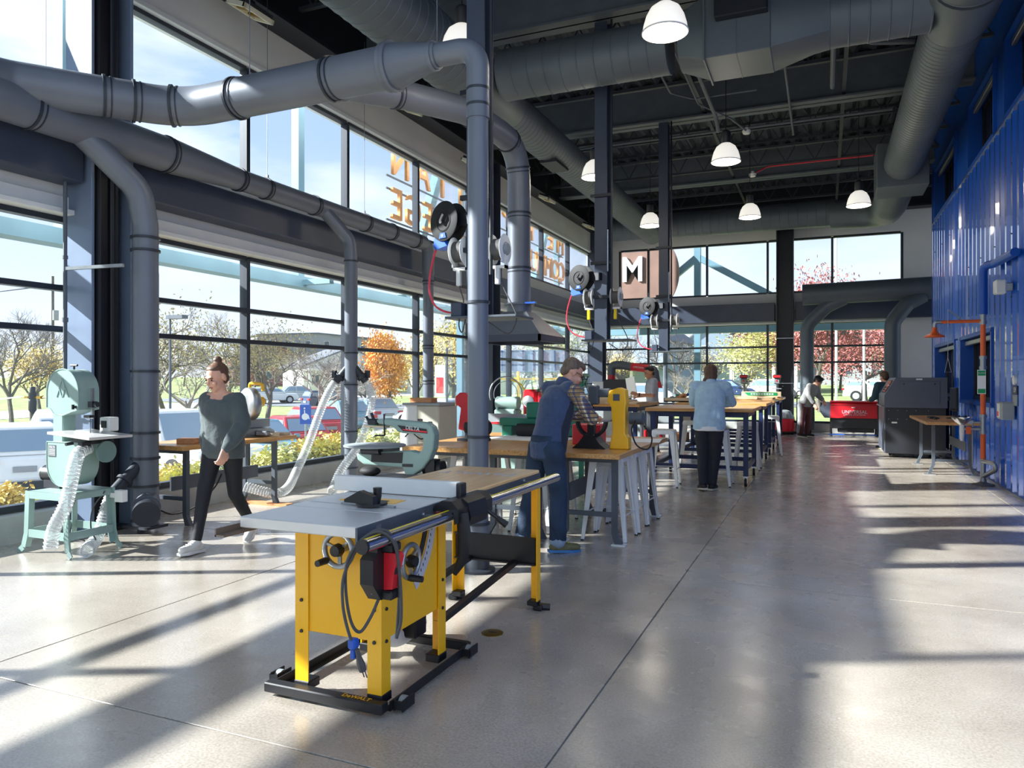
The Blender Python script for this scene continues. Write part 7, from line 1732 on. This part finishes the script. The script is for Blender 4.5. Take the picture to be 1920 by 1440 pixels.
b.f = [f[::-1] for f in b.f]
lawn = struct(b.build('lawn', 'grass', smooth=60))
def patch(name, pts_fn, m, nx, ny, dz=.02):
    b = MB(); vs = []
    for i in range(nx + 1):
        for j in range(ny + 1):
            x, y = pts_fn(i / nx, j / ny); vs.append((x, y, gh(x, y) + dz))
    b.add(vs, [(i * (ny + 1) + j, (i + 1) * (ny + 1) + j, (i + 1) * (ny + 1) + j + 1, i * (ny + 1) + j + 1) for i in range(nx) for j in range(ny)])
    return struct(b.build(name, m, smooth=60))
patch('parking_lot', lambda u, v: (-11.2 - 16.5 * u, -30 + 62 * v), 'asphalt', 10, 20)
patch('planting_bed', lambda u, v: (-6.98 - 3.0 * u, -20 + 42 * v), 'mulch', 6, 20, .015)
patch('street', lambda u, v: (-46 - 7 * u + 30 * max(0, v - .6), -60 + 190 * v), 'walk', 4, 40, .03)
patch('street_behind', lambda u, v: (-60 + 150 * v, 50 + 6 * u - 10 * v), 'asphalt', 3, 30, .03)
patch('pavement', lambda u, v: (-22 + 14 * v, 27 + 4 * u + 3 * v), 'walk', 3, 12, .03)

# ---- building's own outdoor steel and sign letters
b = MB(); b.bx(-7.70, -7.45, -10, 22.4, 2.88, 3.05); [b.bx(-7.45, -6.95, y - .05, y + .05, 2.92, 3.0) for y in (2, 9.3, 14.9, 21)]; tag(b.build('canopy_beam', 'teal_steel', smooth=0), 'teal outdoor canopy beam seen through the top of the left windows', 'beam')
b = MB(); b.bx(-6.9, 6, 23.2, 23.5, 2.90, 3.10); tag(b.build('canopy_beam', 'teal_steel', smooth=0), 'teal outdoor canopy beam seen through the top of the back windows', 'beam')
for (y, lb) in ((5.45, 'teal outdoor post near the band saw column'), (9.3, 'teal outdoor post seen through the high window above the bench'), (14.9, 'teal outdoor post behind the hood pipe'), (21.4, 'teal outdoor post outside the far left corner')):
    b = MB(); b.bx(-7.66, -7.52, y - .07, y + .07, gh(-8, y) if 14 < y < 16 else 3.02, 7.2); tag(b.build('outdoor_post', 'teal_steel', smooth=0), lb, 'post')
def brace(p0, p1, lb):
    b = MB(); b.bar(p0, p1, .18, .2); tag(b.build('outdoor_brace', 'teal_steel', smooth=0), lb, 'brace')
brace((-7.6, 3.6, 3.1), (-7.6, 5.2, 7.2), 'teal outdoor diagonal brace at the top left corner window')
brace((-7.75, 12.7, 3.1), (-7.75, 14.8, 7.2), 'teal outdoor diagonal brace behind the sign letters')
brace((-7.75, 19.2, 3.1), (-7.75, 21.3, 6.8), 'teal outdoor diagonal brace outside the far left corner')
q = onY(1308, 482, 24.2)
for (pp, lb) in ((onY(1190, 580, 24.2), 'teal outdoor brace going down left behind the back window'), (onY(1450, 556, 24.2), 'teal outdoor brace going down right behind the back window')): brace(q, pp, lb)
b = MB(); b.bx(q.x - .1, q.x + .1, 24.1, 24.3, gh(q.x, 24.2), 7.2); tag(b.build('outdoor_post', 'teal_steel', smooth=0), 'teal outdoor post behind the middle of the back windows', 'post')
def sign_row(txt, lb, z, h, y_near, y_far, X=-7.40):
    r_ = thing('building_sign', lb, 'sign', (X, (y_near + y_far) / 2, z)); n_ = len(txt); st = (y_far - y_near) / n_
    for i, ch in enumerate(txt):
        if ch == ' ': continue
        y = y_far - (i + .5) * st - (y_near + y_far) / 2
        text('letter', ch, h * 1.35, .03, 'sign_orange', r_, frame((0, y, h / 2), (0, -1, 0), (0, 0, 1)), 'CENTER', min(1.0, st / h * 1.1))
    for dz in (.02, h - .02):
        m_ = MB(); m_.bx(-.06, -.035, y_near - (y_near + y_far) / 2, y_far - (y_near + y_far) / 2, dz - .015, dz + .015); m_.build('mounting_rail', 'bench_steel', r_, 0)
    for yy in (14.9, 21.4):
        m_ = MB(); m_.bx(-.15, -.03, yy - (y_near + y_far) / 2 - .04, yy - (y_near + y_far) / 2 + .04, 0, .08); m_.build('bracket', 'bench_steel', r_, 0)
sign_row('METROPOLITAN', 'upper row of orange sign letters seen from behind through the high windows', 5.22, .66, 11.6, 21.6)
sign_row('COMMUNITY COLLEGE', 'lower row of orange sign letters seen from behind through the high windows', 4.40, .62, 11.6, 21.6)
mc_ = onY(1187, 515, 23.75)
sd = thing('round_sign', 'large round brown sign with an M cut-out painted sky-white outside the back window', 'sign', mc_)
T = Matrix.Rotation(PI / 2, 4, 'X')
m_ = MB(); m_.lathe([(1.5, -.05), (1.5, .05)], 64, T); m_.build('disc', 'sign_brown', sd, 30)
mat('m_sky_white', 'eef2f6', .5, 0, 0)  # white stands in for bright sky through the cut-out M
text('letter', 'M', 1.12, .02, 'm_sky_white', sd, frame((0, -.09, .12), (1, 0, 0), (0, 0, 1)), 'CENTER', .85, .025)
m_ = MB(); m_.bx(-.6, 1.2, .06, .12, -.95, -.85); m_.bx(-.6, 1.2, .06, .12, .8, .9); m_.cyl((1.0, .3, -6), (1.0, .3, .9), .08, n=10); m_.build('sign_frame', 'bench_steel', sd, 0)

# ---- trees
def branchy(seed, h, spread, depth, kids, r0, up=.25, trunk=.28):
    rg = random.Random(seed); m_ = MB(); tips = []
    def grow(p, d, ln, r, lev):
        q = p; dd = d.copy(); P = [p.copy()]; rr = [r]
        for s_ in range(2 if lev > 2 else 3):
            dd = (dd + V((rg.uniform(-.22, .22), rg.uniform(-.22, .22), rg.uniform(-.06, .20) * up * 2))).normalized(); q = q + dd * ln / (2 if lev > 2 else 3); P.append(q.copy()); rr.append(r * (1 - .38 * (s_ + 1) / 3))
        m_.tube(P, rr, 6 if lev < 2 else (4 if lev < 4 else 3), False)
        if lev >= depth: tips.append(q); return
        if lev >= depth - 2: tips.append(P[1])
        for k in range(kids if lev else kids + 2):
            az = rg.uniform(0, 2 * PI); t = rg.uniform(.45, 1.0) if lev else rg.uniform(.6, 1.0)
            base = P[0].lerp(P[-1], t) if len(P) < 3 else along(P, t)[0]
            o_ = dd.orthogonal().normalized(); o_ = Matrix.Rotation(az, 3, dd) @ o_
            nd = (dd * rg.uniform(.5, .9) + o_ * spread * rg.uniform(.6, 1.1) + V((0, 0, up))).normalized()
            grow(base, nd, ln * rg.uniform(.58, .80), r * .56, lev + 1)
    grow(V((0, 0, -.2)), V((0, 0, 1)), h * trunk, r0, 0)
    return m_, tips
def leaves(seed, tips, n, size, jit):
    rg = random.Random(seed); m_ = MB()
    vs = []; fs = []
    for i in range(n):
        t = tips[rg.randrange(len(tips))]; c = t + V((rg.gauss(0, jit), rg.gauss(0, jit), rg.gauss(0, jit * .8))); a = V((rg.uniform(-1, 1), rg.uniform(-1, 1), rg.uniform(-1, 1))).normalized(); b_ = a.orthogonal().normalized(); s_ = size * rg.uniform(.6, 1.3)
        o = len(vs); vs += [c - a * s_, c + b_ * s_ * .55, c + a * s_, c - b_ * s_ * .55]; fs.append((o, o + 1, o + 2, o + 3))
    m_.add(vs, fs); return m_
PROTO = {}
def proto(kind):
    if kind in PROTO: return PROTO[kind]
    cfg = dict(bare_a=(1, 8.5, .8, 6, 3, .11, .22, .26, None), bare_b=(2, 8.0, .9, 6, 3, .10, .16, .24, None), bare_c=(3, 8.5, .65, 6, 3, .09, .30, .24, None),
               olive=(4, 8.0, .8, 5, 3, .12, .2, .28, ('leaf_olive', 2600, .06, .45)), lime=(5, 7.5, .7, 4, 3, .10, .3, .25, ('leaf_green', 3600, .06, .45)), yellow=(6, 7.0, .7, 5, 3, .10, .25, .26, ('leaf_yellow', 4500, .06, .5)),
               orange=(7, 6.0, .45, 4, 3, .13, .45, .22, ('leaf_orange', 15000, .065, .36)), red=(8, 7.5, .95, 4, 3, .14, .12, .26, ('leaf_red', 9000, .065, .5)), pale=(9, 7.0, .5, 4, 3, .07, .5, .24, ('leaf_lime', 3000, .055, .4)))[kind]
    sd_, h, sp, dp, kd, r0, up, tr, lf = cfg
    m_, tips = branchy(sd_, h, sp, dp, kd, r0, up, tr)
    top = max(p[2] for p in m_.v); me = m_.mesh('trunk', 40); me.materials.append(MATS['bark_pale' if kind in ('pale', 'bare_b', 'lime') else 'bark']); lm = None
    if lf: lm = leaves(sd_ + 50, tips, lf[1], lf[2], lf[3]).mesh('foliage', 0); lm.materials.append(MATS[lf[0]])
    PROTO[kind] = (me, lm, top); return PROTO[kind]
def tree(px, d, top_py, kind, lb, rz=0.0, fl=1.0):
    me, lm, top = proto(kind); p = G(px, d); s_ = (at(px, top_py, d).z - p.z) / top
    r_ = thing('tree', lb, 'tree', p, rz, 'trees around the building'); r_.scale = (s_ * fl, s_ * fl, s_)
    link('trunk', me, r_)
    if lm: o = link('foliage', lm, r_); o['kind'] = 'stuff'
T_ = [(22, 40, 575, 'bare_a', 'bare tree at the far left edge beyond the white suv', .3, 1), (75, 55, 590, 'bare_c', 'thin bare tree behind the band saw motor', 1.2, 1), (60, 44, 655, 'yellow', 'yellowish tree just behind the band saw', 2.0, 1.1),
      (312, 42, 580, 'olive', 'olive leaved tree right beside the wide drop pipe', .7, 1), (372, 36, 650, 'bare_b', 'bare spreading tree left of the walking woman', 2.3, 1.3), (425, 50, 580, 'bare_a', 'tall bare tree above the head of the walking woman', 3.4, 1), (500, 40, 600, 'olive', 'olive tree just right of the miter saw mullion', 4.1, 1), (475, 70, 610, 'bare_c', 'tallest bare tree behind the miter saw', 5.0, 1),
      (590, 34, 640, 'bare_b', 'bare spreading tree behind the blue parking sign', .1, 1.35), (560, 75, 655, 'bare_a', 'far bare tree left of the forked wye pipe', 1.0, 1), (635, 60, 650, 'bare_c', 'bare tree hidden partly by the forked drop pipe', 1.8, 1), (690, 42, 650, 'bare_a', 'bare tree between the forked pipe and the orange tree', 2.6, 1.15), (715, 75, 640, 'bare_b', 'far bare tree behind the orange tree', 3.3, 1),
      (742, 40, 642, 'orange', 'dense bright orange tree behind the cabinet sander', 0, .62), (778, 50, 655, 'yellow', 'yellow tree right of the orange tree', .8, 1), (850, 40, 610, 'yellow', 'yellow leaved tree left of the tall dust pipe', 1.6, 1), (835, 60, 620, 'olive', 'olive tree behind the thin drop pipe', 2.0, 1), (870, 45, 615, 'lime', 'light green tree behind the tall dust pipe', 2.9, 1),
      (985, 48, 640, 'olive', 'olive tree behind the exhaust hood', .5, 1), (1045, 50, 620, 'lime', 'light green tree right below the hood', 1.5, 1), (1085, 55, 610, 'bare_a', 'bare tree left of the window corner', 2.2, 1), (1010, 70, 650, 'bare_c', 'far bare tree behind the yellow frame', .2, 1),
      (1175, 48, 612, 'bare_c', 'pale bare tree above the black extractor', .9, 1.2), (1150, 70, 665, 'yellow', 'yellow tree left behind the extractor arm', 1.1, 1), (1265, 60, 612, 'bare_a', 'bare tree behind the third hanging post', 2.5, 1.2), (1282, 42, 690, 'bare_b', 'low bare tree behind the man in grey', .4, 1.2), (1305, 70, 650, 'olive', 'olive tree left of the blue gabled house', .6, 1), (1392, 46, 618, 'pale', 'slim pale green multi branched tree behind the first drill press', .2, 1.5), (1345, 75, 650, 'bare_b', 'far bare tree behind the woman in blue', 1.2, 1.2), (1415, 60, 625, 'lime', 'light green tree left of the back column', 2.2, 1),
      (1540, 38, 528, 'red', 'large red leaved tree right of the back column', .3, .72), (1625, 44, 606, 'red', 'red leaved tree above the laser cutter', 1.9, 1.15), (1470, 60, 600, 'red', 'red leaved tree behind the back column', 2.8, 1), (1575, 70, 640, 'yellow', 'small yellow tree between the two big red trees', .5, 1.3), (1660, 75, 640, 'olive', 'olive tree at the right edge of the back window', 1.4, 1.2), (1510, 80, 650, 'yellow', 'far yellow tree behind the bent exhaust drop', 2.4, 1.3)]
for a in T_: tree(*a)
far = random.Random(5)
ORD = 'first second third fourth fifth sixth seventh eighth ninth tenth eleventh twelfth thirteenth fourteenth fifteenth sixteenth seventeenth eighteenth nineteenth twentieth twenty-first twenty-second twenty-third twenty-fourth'.split()
for k, px in enumerate([-30, 20, 85, 300, 345, 395, 440, 520, 555, 610, 660, 705, 760, 815, 865, 950, 1000, 1065, 1140, 1200, 1290, 1330, 1380, 1430]):
    tree(px, 105 + far.uniform(-12, 25), 652 + far.uniform(-12, 14), ('bare_a', 'bare_b', 'bare_c', 'olive')[k % 4], ORD[k] + ' tree from the left in the distant tree line behind the streets', far.uniform(0, 6), 1.25)
# ---- shrubs in the planting bed
SH = []
for k, (mt, sd_) in enumerate((('leaf_lime', 11), ('leaf_yellow', 12), ('leaf_green', 13))):
    m_, tips = branchy(sd_, 1.0, .9, 3, 4, .02, .3, .35); tips = [V((t.x, t.y, abs(t.z))) for t in tips]
    me = m_.mesh('stems', 40); me.materials.append(MATS['bark']); lm = leaves(sd_, tips, 900, .045, .11).mesh('foliage', 0); lm.materials.append(MATS[mt]); SH.append((me, lm))
for i, (px, d, s_, k, lb) in enumerate(((8, 9.2, .62, 1, 'yellow green shrub at the left edge below the white suv'), (40, 10.5, .6, 0, 'lime shrub left of the band saw motor'), (318, 10.2, .62, 1, 'yellow shrub behind the near bench leg'), (352, 9.8, .7, 0, 'lime shrub under the wood block end of the bench'), (385, 11, .62, 2, 'green shrub behind the walking woman'), (500, 11.5, .75, 0, 'lime shrub under the miter saw'), (535, 12, .8, 2, 'green shrub right of the far bench leg'),
                                       (565, 12.5, .85, 1, 'yellow shrub left of the drooping hose'), (600, 12.5, .95, 0, 'large lime shrub behind the drooping hose'), (632, 13.2, .95, 1, 'yellow shrub behind the forked drop pipe'), (672, 13.5, .9, 0, 'lime shrub right of the forked drop pipe'), (700, 14.5, .9, 2, 'green shrub behind the scroll saw arm'), (760, 16, .9, 0, 'lime shrub behind the cabinet sander'))):
    p = G(px, d); r_ = thing('shrub', lb, 'shrub', p, i * 1.3, 'shrubs in the planting bed'); r_.scale = (s_ * 1.3, s_ * 1.3, s_)
    link('stems', SH[k][0], r_); o = link('foliage', SH[k][1], r_); o['kind'] = 'stuff'

# ---- vehicles
def car(lb, px, d, head, paint, kind='sedan', L=4.5, W=1.82, Hc=1.45):
    p = G(px, d); r_ = thing('car', lb, 'car', p, head, 'cars parked outside')
    l = L / 2
    if kind == 'suv': low = [(-l, .30), (-l + .05, .95), (l - .15, .92), (l, .55), (l - .03, .28)]; cab = [(-l + .06, .95), (-l + .30, Hc), (.35, Hc), (1.15, .93)]
    elif kind == 'pickup': low = [(-l, .45), (-l, 1.08), (l - .12, 1.05), (l, .85), (l - .02, .42)]; cab = [(-.75, 1.06), (-.65, Hc), (.45, Hc), (1.15, 1.05)]
    else: low = [(-l, .28), (-l + .06, .85), (l - .5, .80), (l, .50), (l - .03, .25)]; cab = [(-l + .45, .84), (-l + 1.1, Hc), (.25, Hc), (1.15, .80)]
    def body(profile, w0, w1, name, m, par):
        zs = [z for _, z in profile]; zl, zh = min(zs), max(zs); A = []; 
        n_ = len(profile); b = MB(); vs = []
        for s_ in (-1, 1):
            for (x, z) in profile: vs.append((x, s_ * (w0 + (w1 - w0) * (z - zl) / (zh - zl)) / 2, z))
        b.add(vs, [tuple(range(n_)), tuple(range(n_, 2 * n_))[::-1]] + [(i, n_ + i, n_ + (i + 1) % n_, (i + 1) % n_) for i in range(n_)])
        o = b.build(name, m, par, 0); md = o.modifiers.new('bevel', 'BEVEL'); md.width = .10 if name == 'lower_body' else .06; md.segments = 3; return o
    lb_ = body(low, W, W * .96, 'lower_body', paint, r_)
    cb = body(cab, W * .93, W * .74, 'cabin', paint, r_)
    (x0, z0), (x1, z1), (x2, z2), (x3, z3) = cab; e = .012
    def quad(name, P):
        b = MB(); b.add(P, [(0, 1, 2, 3)]); b.build(name, 'car_glass', cb, 0)
    wz = lambda z: (W * .93 + (W * .74 - W * .93) * (z - z0) / (z1 - z0)) / 2
    for s_ in (-1, 1):
        za, zb2 = z0 + .12, z1 - .12; f0, f1 = (za - z0) / (z1 - z0), (zb2 - z0) / (z1 - z0)
        quad('side_window', [(x0 + (x1 - x0) * f0 + .14, s_ * (wz(za) + e), za), (x3 + (x2 - x3) * f0 - .16, s_ * (wz(za) + e), za), (x3 + (x2 - x3) * f1 - .1, s_ * (wz(zb2) + e), zb2), (x0 + (x1 - x0) * f1 + .1, s_ * (wz(zb2) + e), zb2)])
    for (xa, xb, sg, nm) in ((x0, x1, -1, 'rear_window'), (x3, x2, 1, 'windscreen')):
        za, zb2 = z0 + .1, z1 - .09; f0, f1 = (za - z0) / (z1 - z0), (zb2 - z0) / (z1 - z0); o_ = sg * .02
        quad(nm, [(xa + (xb - xa) * f0 + o_, -wz(za) + .12, za + .01), (xa + (xb - xa) * f0 + o_, wz(za) - .12, za + .01), (xa + (xb - xa) * f1 + o_, wz(zb2) - .1, zb2 + .01), (xa + (xb - xa) * f1 + o_, -wz(zb2) + .1, zb2 + .01)])
    rw = .36 if kind != 'pickup' else .40
    for x in (-l * .62, l * .62):
        for s_ in (-1, 1):
            b = MB(); b.cyl((x, s_ * (W / 2 - .2), rw), (x, s_ * (W / 2 + .01), rw), rw, n=20); w_ = b.build('wheel', 'tyre', r_)
            b = MB(); b.cyl((x, s_ * (W / 2 - .02), rw), (x, s_ * (W / 2 + .02), rw), rw * .6, n=14); b.build('hub_cap', 'car_silver', w_)
    for s_ in (-1, 1):
        b = MB(); b.box((-l + .08, s_ * (W / 2 - .22), low[1][1] - .14), (.22, .38, .16), .03); b.build('tail_lamp', 'tail_red', r_, 0)
        b = MB(); b.box((l - .12, s_ * (W / 2 - .24), low[3][1] + .05), (.2, .36, .15), .03); b.build('head_lamp', 'lamp_clear', r_, 0)
        b = MB(); b.box((x3 - .25, s_ * (W / 2 + .05), z0 + .08), (.12, .2, .13), .03); b.build('side_mirror', 'tyre' if kind == 'pickup' else paint, r_, 0)
    b = MB(); b.box((-l + .0, 0, .62), (.03, .5, .14)); b.build('number_plate', 'siding_grey', r_, 0)
    return r_
car('white suv parked with its rear toward the left edge windows', 42, 20, R(148), 'car_white', 'suv', 4.6, 1.85, 1.66)
car('white suv parked beyond the first white suv at the left', 105, 27, R(150), 'car_white', 'suv', 4.6, 1.85, 1.66)
car('white pickup truck facing right behind the near end of the bench', 322, 19.5, R(-12), 'car_white', 'pickup', 5.6, 2.0, 1.92)
car('light blue sedan parked behind the miter saw', 480, 24, R(-20), 'car_teal')
car('red sedan parked right of the miter saw', 545, 28, R(150), 'car_red')
car('second red sedan beside the blue parking sign', 582, 32, R(150), 'car_red')
car('light blue sedan behind the drooping clear hose', 640, 37, R(150), 'car_teal')
car('pale silver sedan right of the forked drop pipe', 695, 40, R(150), 'car_silver')
car('far white suv on the street above the red cars', 508, 66, R(60), 'car_white', 'suv')
car('far silver sedan on the street left of the parking sign', 562, 72, R(60), 'car_silver')
car('dark blue suv on the street behind the forked pipe', 625, 56, R(60), 'car_blue', 'suv')
car('white sedan behind the thin drop pipe', 822, 33, R(160), 'car_white')
car('white sedan behind the jointer', 892, 36, R(160), 'car_white')
car('white sedan on the pavement behind the man in grey', 1228, 44, R(8), 'car_white')
car('silver sedan on the street above the white sedan', 1190, 54, R(5), 'car_silver')
car('far blue sedan on the street right of the blue shirt woman', 1365, 56, R(0), 'car_blue')
car('far white sedan on the street left of the back column', 1450, 56, R(-5), 'car_white')
car('white suv on the street above the right end of the laser', 1650, 50, R(-8), 'car_white', 'suv')
car('silver car far behind the extractor box', 1130, 44, R(20), 'car_silver')
# ---- houses
def house(lb, px, d, w, dp_, h, rh, wall, rz, cols=3, rows=2, porch=False):
    p = G(px, d); r_ = thing('house', lb, 'house', p, rz)
    m_ = MB(); m_.prism([(-w / 2, -1), (w / 2, -1), (w / 2, h), (0, h + rh), (-w / 2, h)], -dp_ / 2, dp_ / 2, 'y'); m_.build('wall', wall, r_, 0)
    for s_ in (-1, 1):
        m_ = MB(); nrm = V((s_ * rh, 0, w / 2)).normalized(); A = V((0, 0, h + rh)); B_ = V((s_ * (w / 2 + .35), 0, h - .7 * rh / (w / 2) * .5)); m_.add([A + V((0, -dp_ / 2 - .35, 0)), B_ + V((0, -dp_ / 2 - .35, 0)), B_ + V((0, dp_ / 2 + .35, 0)), A + V((0, dp_ / 2 + .35, 0))] + [q + nrm * .18 for q in (A + V((0, -dp_ / 2 - .35, 0)), B_ + V((0, -dp_ / 2 - .35, 0)), B_ + V((0, dp_ / 2 + .35, 0)), A + V((0, dp_ / 2 + .35, 0)))], [(0, 1, 2, 3), (7, 6, 5, 4), (0, 4, 5, 1), (1, 5, 6, 2), (2, 6, 7, 3), (3, 7, 4, 0)]); m_.build('roof', 'roof_grey', r_, 0)
    for i in range(cols):
        for j in range(rows):
            x = -w / 2 + w * (i + .5) / cols; z = 1.0 + j * (h - .4) / rows
            m_ = MB(); m_.bx(x - .5, x + .5, -dp_ / 2 - .06, -dp_ / 2, z, z + 1.3); wf = m_.build('window', 'siding_white', r_, 0)
            m_ = MB(); m_.bx(x - .42, x + .42, -dp_ / 2 - .08, -dp_ / 2 - .06, z + .08, z + 1.22); m_.build('pane', 'window_dark', wf, 0)
    if porch:
        m_ = MB(); m_.bx(-w / 2, w / 2, -dp_ / 2 - 2, -dp_ / 2, 2.7, 2.95); m_.build('porch_roof', 'siding_white', r_, 0)
        for i in range(4):
            x = -w / 2 + .2 + (w - .4) * i / 3; m_ = MB(); m_.bx(x - .12, x + .12, -dp_ / 2 - 1.9, -dp_ / 2 - 1.66, -.8, 2.7); m_.build('porch_column', 'siding_white', r_, 0)
house('blue grey house with a white porch behind the man in grey', 1205, 76, 8, 9, 5.2, 2.8, 'siding_blue', R(-8), 3, 2, True)
house('blue gabled house behind the woman in blue', 1355, 98, 8.5, 9, 5.6, 3.4, 'siding_blue', R(6), 2, 2, True)
house('blue house beside the back column', 1460, 70, 6.0, 8, 5.6, 3.0, 'siding_blue', R(-10), 2, 2, True)
house('grey house behind the red trees', 1585, 88, 9, 8, 3.2, 2.2, 'siding_grey', R(0), 3, 1)
house('white house with porch columns behind the forked pipe', 632, 92, 11, 9, 3.2, 2.2, 'siding_white', R(55), 4, 1, True)
house('brick house right of the miter saw', 492, 122, 11, 9, 4.6, 2.5, 'brick_red', R(55), 3, 2)
house('wide grey block building behind the bare trees', 572, 130, 20, 12, 8.0, .6, 'siding_grey', R(58), 6, 3)
house('white house behind the orange tree', 735, 118, 12, 9, 3.4, 2.2, 'siding_white', R(50), 4, 1)
house('grey house behind the thin drop pipe', 868, 88, 12, 9, 3.4, 2.4, 'siding_white', R(40), 4, 1)
# ---- poles, signs, sculpture
def pole(lb, px, d, h, r=.06, m='teal_steel', name='light_pole', arm=False):
    p = G(px, d); r_ = thing(name, lb, 'pole', p); m_ = MB(); m_.cyl((0, 0, -.3), (0, 0, h), r, r * .7, n=10); m_.build('shaft', m, r_)
    if arm: m_ = MB(); m_.box((.3, 0, h - .05), (.7, .25, .12)); m_.build('lamp_head', 'bench_steel', r_, 0)
    return r_
pole('tall blue grey light pole behind the pickup truck', 319, 24, 4.9, .05, 'bench_steel', 'light_pole', True)
up_ = pole('wooden utility pole with transformer behind the air line', 99, 60, 10.5, .14, 'bark', 'utility_pole')
m_ = MB(); m_.tube([(.35, 0, 6.9), (.35, 0, 7.7)], .22, 12); m_.build('transformer', 'siding_grey', up_)
m_ = MB(); m_.bx(-1.1, 1.1, -.06, .06, 9.6, 9.75); m_.build('cross_arm', 'bark', up_, 0)
for k in range(3):
    m_ = MB(); m_.tube(smoothpath([(-1 + k, 0, 9.75), (-9, -3, 9.0), (-20, -7, 9.7)], 6), .02, 5); m_.build('power_line', 'steel_black', up_)
pole('slim white flag pole seen above the laser cutter', 1620, 27, 4.9, .05, 'white_paint', 'flag_pole')
pole('tall white flag pole seen in the high right back window', 1568, 33, 9.5, .06, 'white_paint', 'flag_pole')
ps = thing('parking_sign', 'blue accessible parking sign on a post outside the windows', 'sign', G(573, 23), R(35))
m_ = MB(); m_.cyl((0, 0, -.2), (0, 0, 1.9), .03, n=8); m_.build('post', 'galvanised', ps)
m_ = MB(); m_.bx(-.17, .17, -.05, -.035, 1.3, 1.9, .01); m_.build('sign_panel', 'blue_plastic', ps, 0)
m_ = MB(); m_.lathe([(.085, 0), (.105, 0), (.105, .006), (.085, .006)], 20, Matrix.Translation((-.01, -.05, 1.53)) @ Matrix.Rotation(PI / 2, 4, 'X')); m_.bar((-.03, -.055, 1.74), (-.02, -.055, 1.58), .03, .01); m_.bar((-.02, -.055, 1.58), (.08, -.055, 1.58), .03, .01); m_.bar((.08, -.055, 1.58), (.11, -.055, 1.45), .03, .01); m_.sph((-.03, -.055, 1.79), (.028, .006, .028), 10, 6); m_.build('wheelchair_symbol', 'white_decal', ps, 0)
hr = thing('hand_railing', 'green metal stair railing outside below the parking sign', 'railing', G(575, 17), R(30))
for k in range(4):
    m_ = MB(); m_.cyl((k * .6, 0, -.6), (k * .6, 0, .55 + .22 * k), .025, n=8); m_.build('post', 'lathe_green', hr)
for z in (0, -.35):
    m_ = MB(); m_.cyl((0, 0, .55 + z), (1.8, 0, 1.21 + z), .022, n=8); m_.build('rail', 'lathe_green', hr)
bn = thing('street_banner', 'red and white banner on a light pole left of the tall pipe', 'banner', G(838, 30))
m_ = MB(); m_.cyl((0, 0, -.3), (0, 0, 3.6), .05, n=8); m_.build('post', 'bench_steel', bn)
m_ = MB(); m_.bx(-.55, -.08, -.02, .02, 1.6, 2.9); m_.build('banner_cloth', 'paper_white', bn, 0)
m_ = MB(); m_.bx(-.48, -.15, -.03, -.021, 1.75, 2.4); m_.build('red_patch', 'red_paint', bn, 0)
sc_ = thing('crescent_sculpture', 'pale metal crescent sculpture on the lawn behind the laser cutter', 'sculpture', G(1600, 33))
out = [(.9 * math.cos(a), .9 + .9 * math.sin(a)) for a in [R(-100 + 175 * k / 20) for k in range(21)]]; inn = [(-.28 + .98 * math.cos(a), 1.05 + .86 * math.sin(a)) for a in [R(70 - 155 * k / 20) for k in range(21)]]
m_ = MB(); m_.prism(out + inn, -.16, .16, 'y'); m_.build('crescent', 'white_paint', sc_, 30)
m_ = MB(); m_.bx(-.5, .5, -.4, .4, -.3, .08); m_.build('plinth', 'concrete_curb', sc_, 0)
yf = thing('yellow_frame', 'yellow steel ladder frame outside below the exhaust hood', 'frame', G(972, 30), R(30))
for x in (-.9, 0, .9, 1.8):
    m_ = MB(); m_.cyl((x, 0, -.8), (x, 0, 2.3), .06, n=8); m_.build('post', 'saw_yellow', yf)
for z in (.4, 1.2, 2.0):
    m_ = MB(); m_.cyl((-.9, 0, z), (1.8, 0, z), .04, n=8); m_.build('rung', 'saw_yellow', yf)
bs_ = thing('blue_shelter', 'blue slatted shelter roof outside behind the exhaust hood', 'shelter', G(985, 37), R(25))
m_ = MB(); m_.prism([(-2.5, 2.6), (2.5, 2.6), (2.2, 3.8), (-2.2, 3.8)], -.1, .1, 'y', Matrix.Rotation(R(-20), 4, 'X')); m_.build('roof_panel', 'siding_blue', bs_, 0)
for k in range(9):
    m_ = MB(); m_.bx(-2.3 + k * .55, -2.22 + k * .55, -.14, -.1, 2.65, 3.75, 0, Matrix.Rotation(R(-20), 4, 'X')); m_.build('slat', 'car_blue', bs_, 0)
for x in (-2.1, 2.1):
    m_ = MB(); m_.cyl((x, 1, -1.2), (x, 1, 2.8), .08, n=8); m_.build('post', 'teal_steel', bs_)
rk = thing('landscape_rock', 'blue grey rock in the planting bed below the drooping hose', 'rock', G(572, 11.6))
m_ = MB(); m_.sph((0, 0, .06), (.22, .16, .15), 7, 5); m_.build('stone', 'teal_steel', rk, 0)
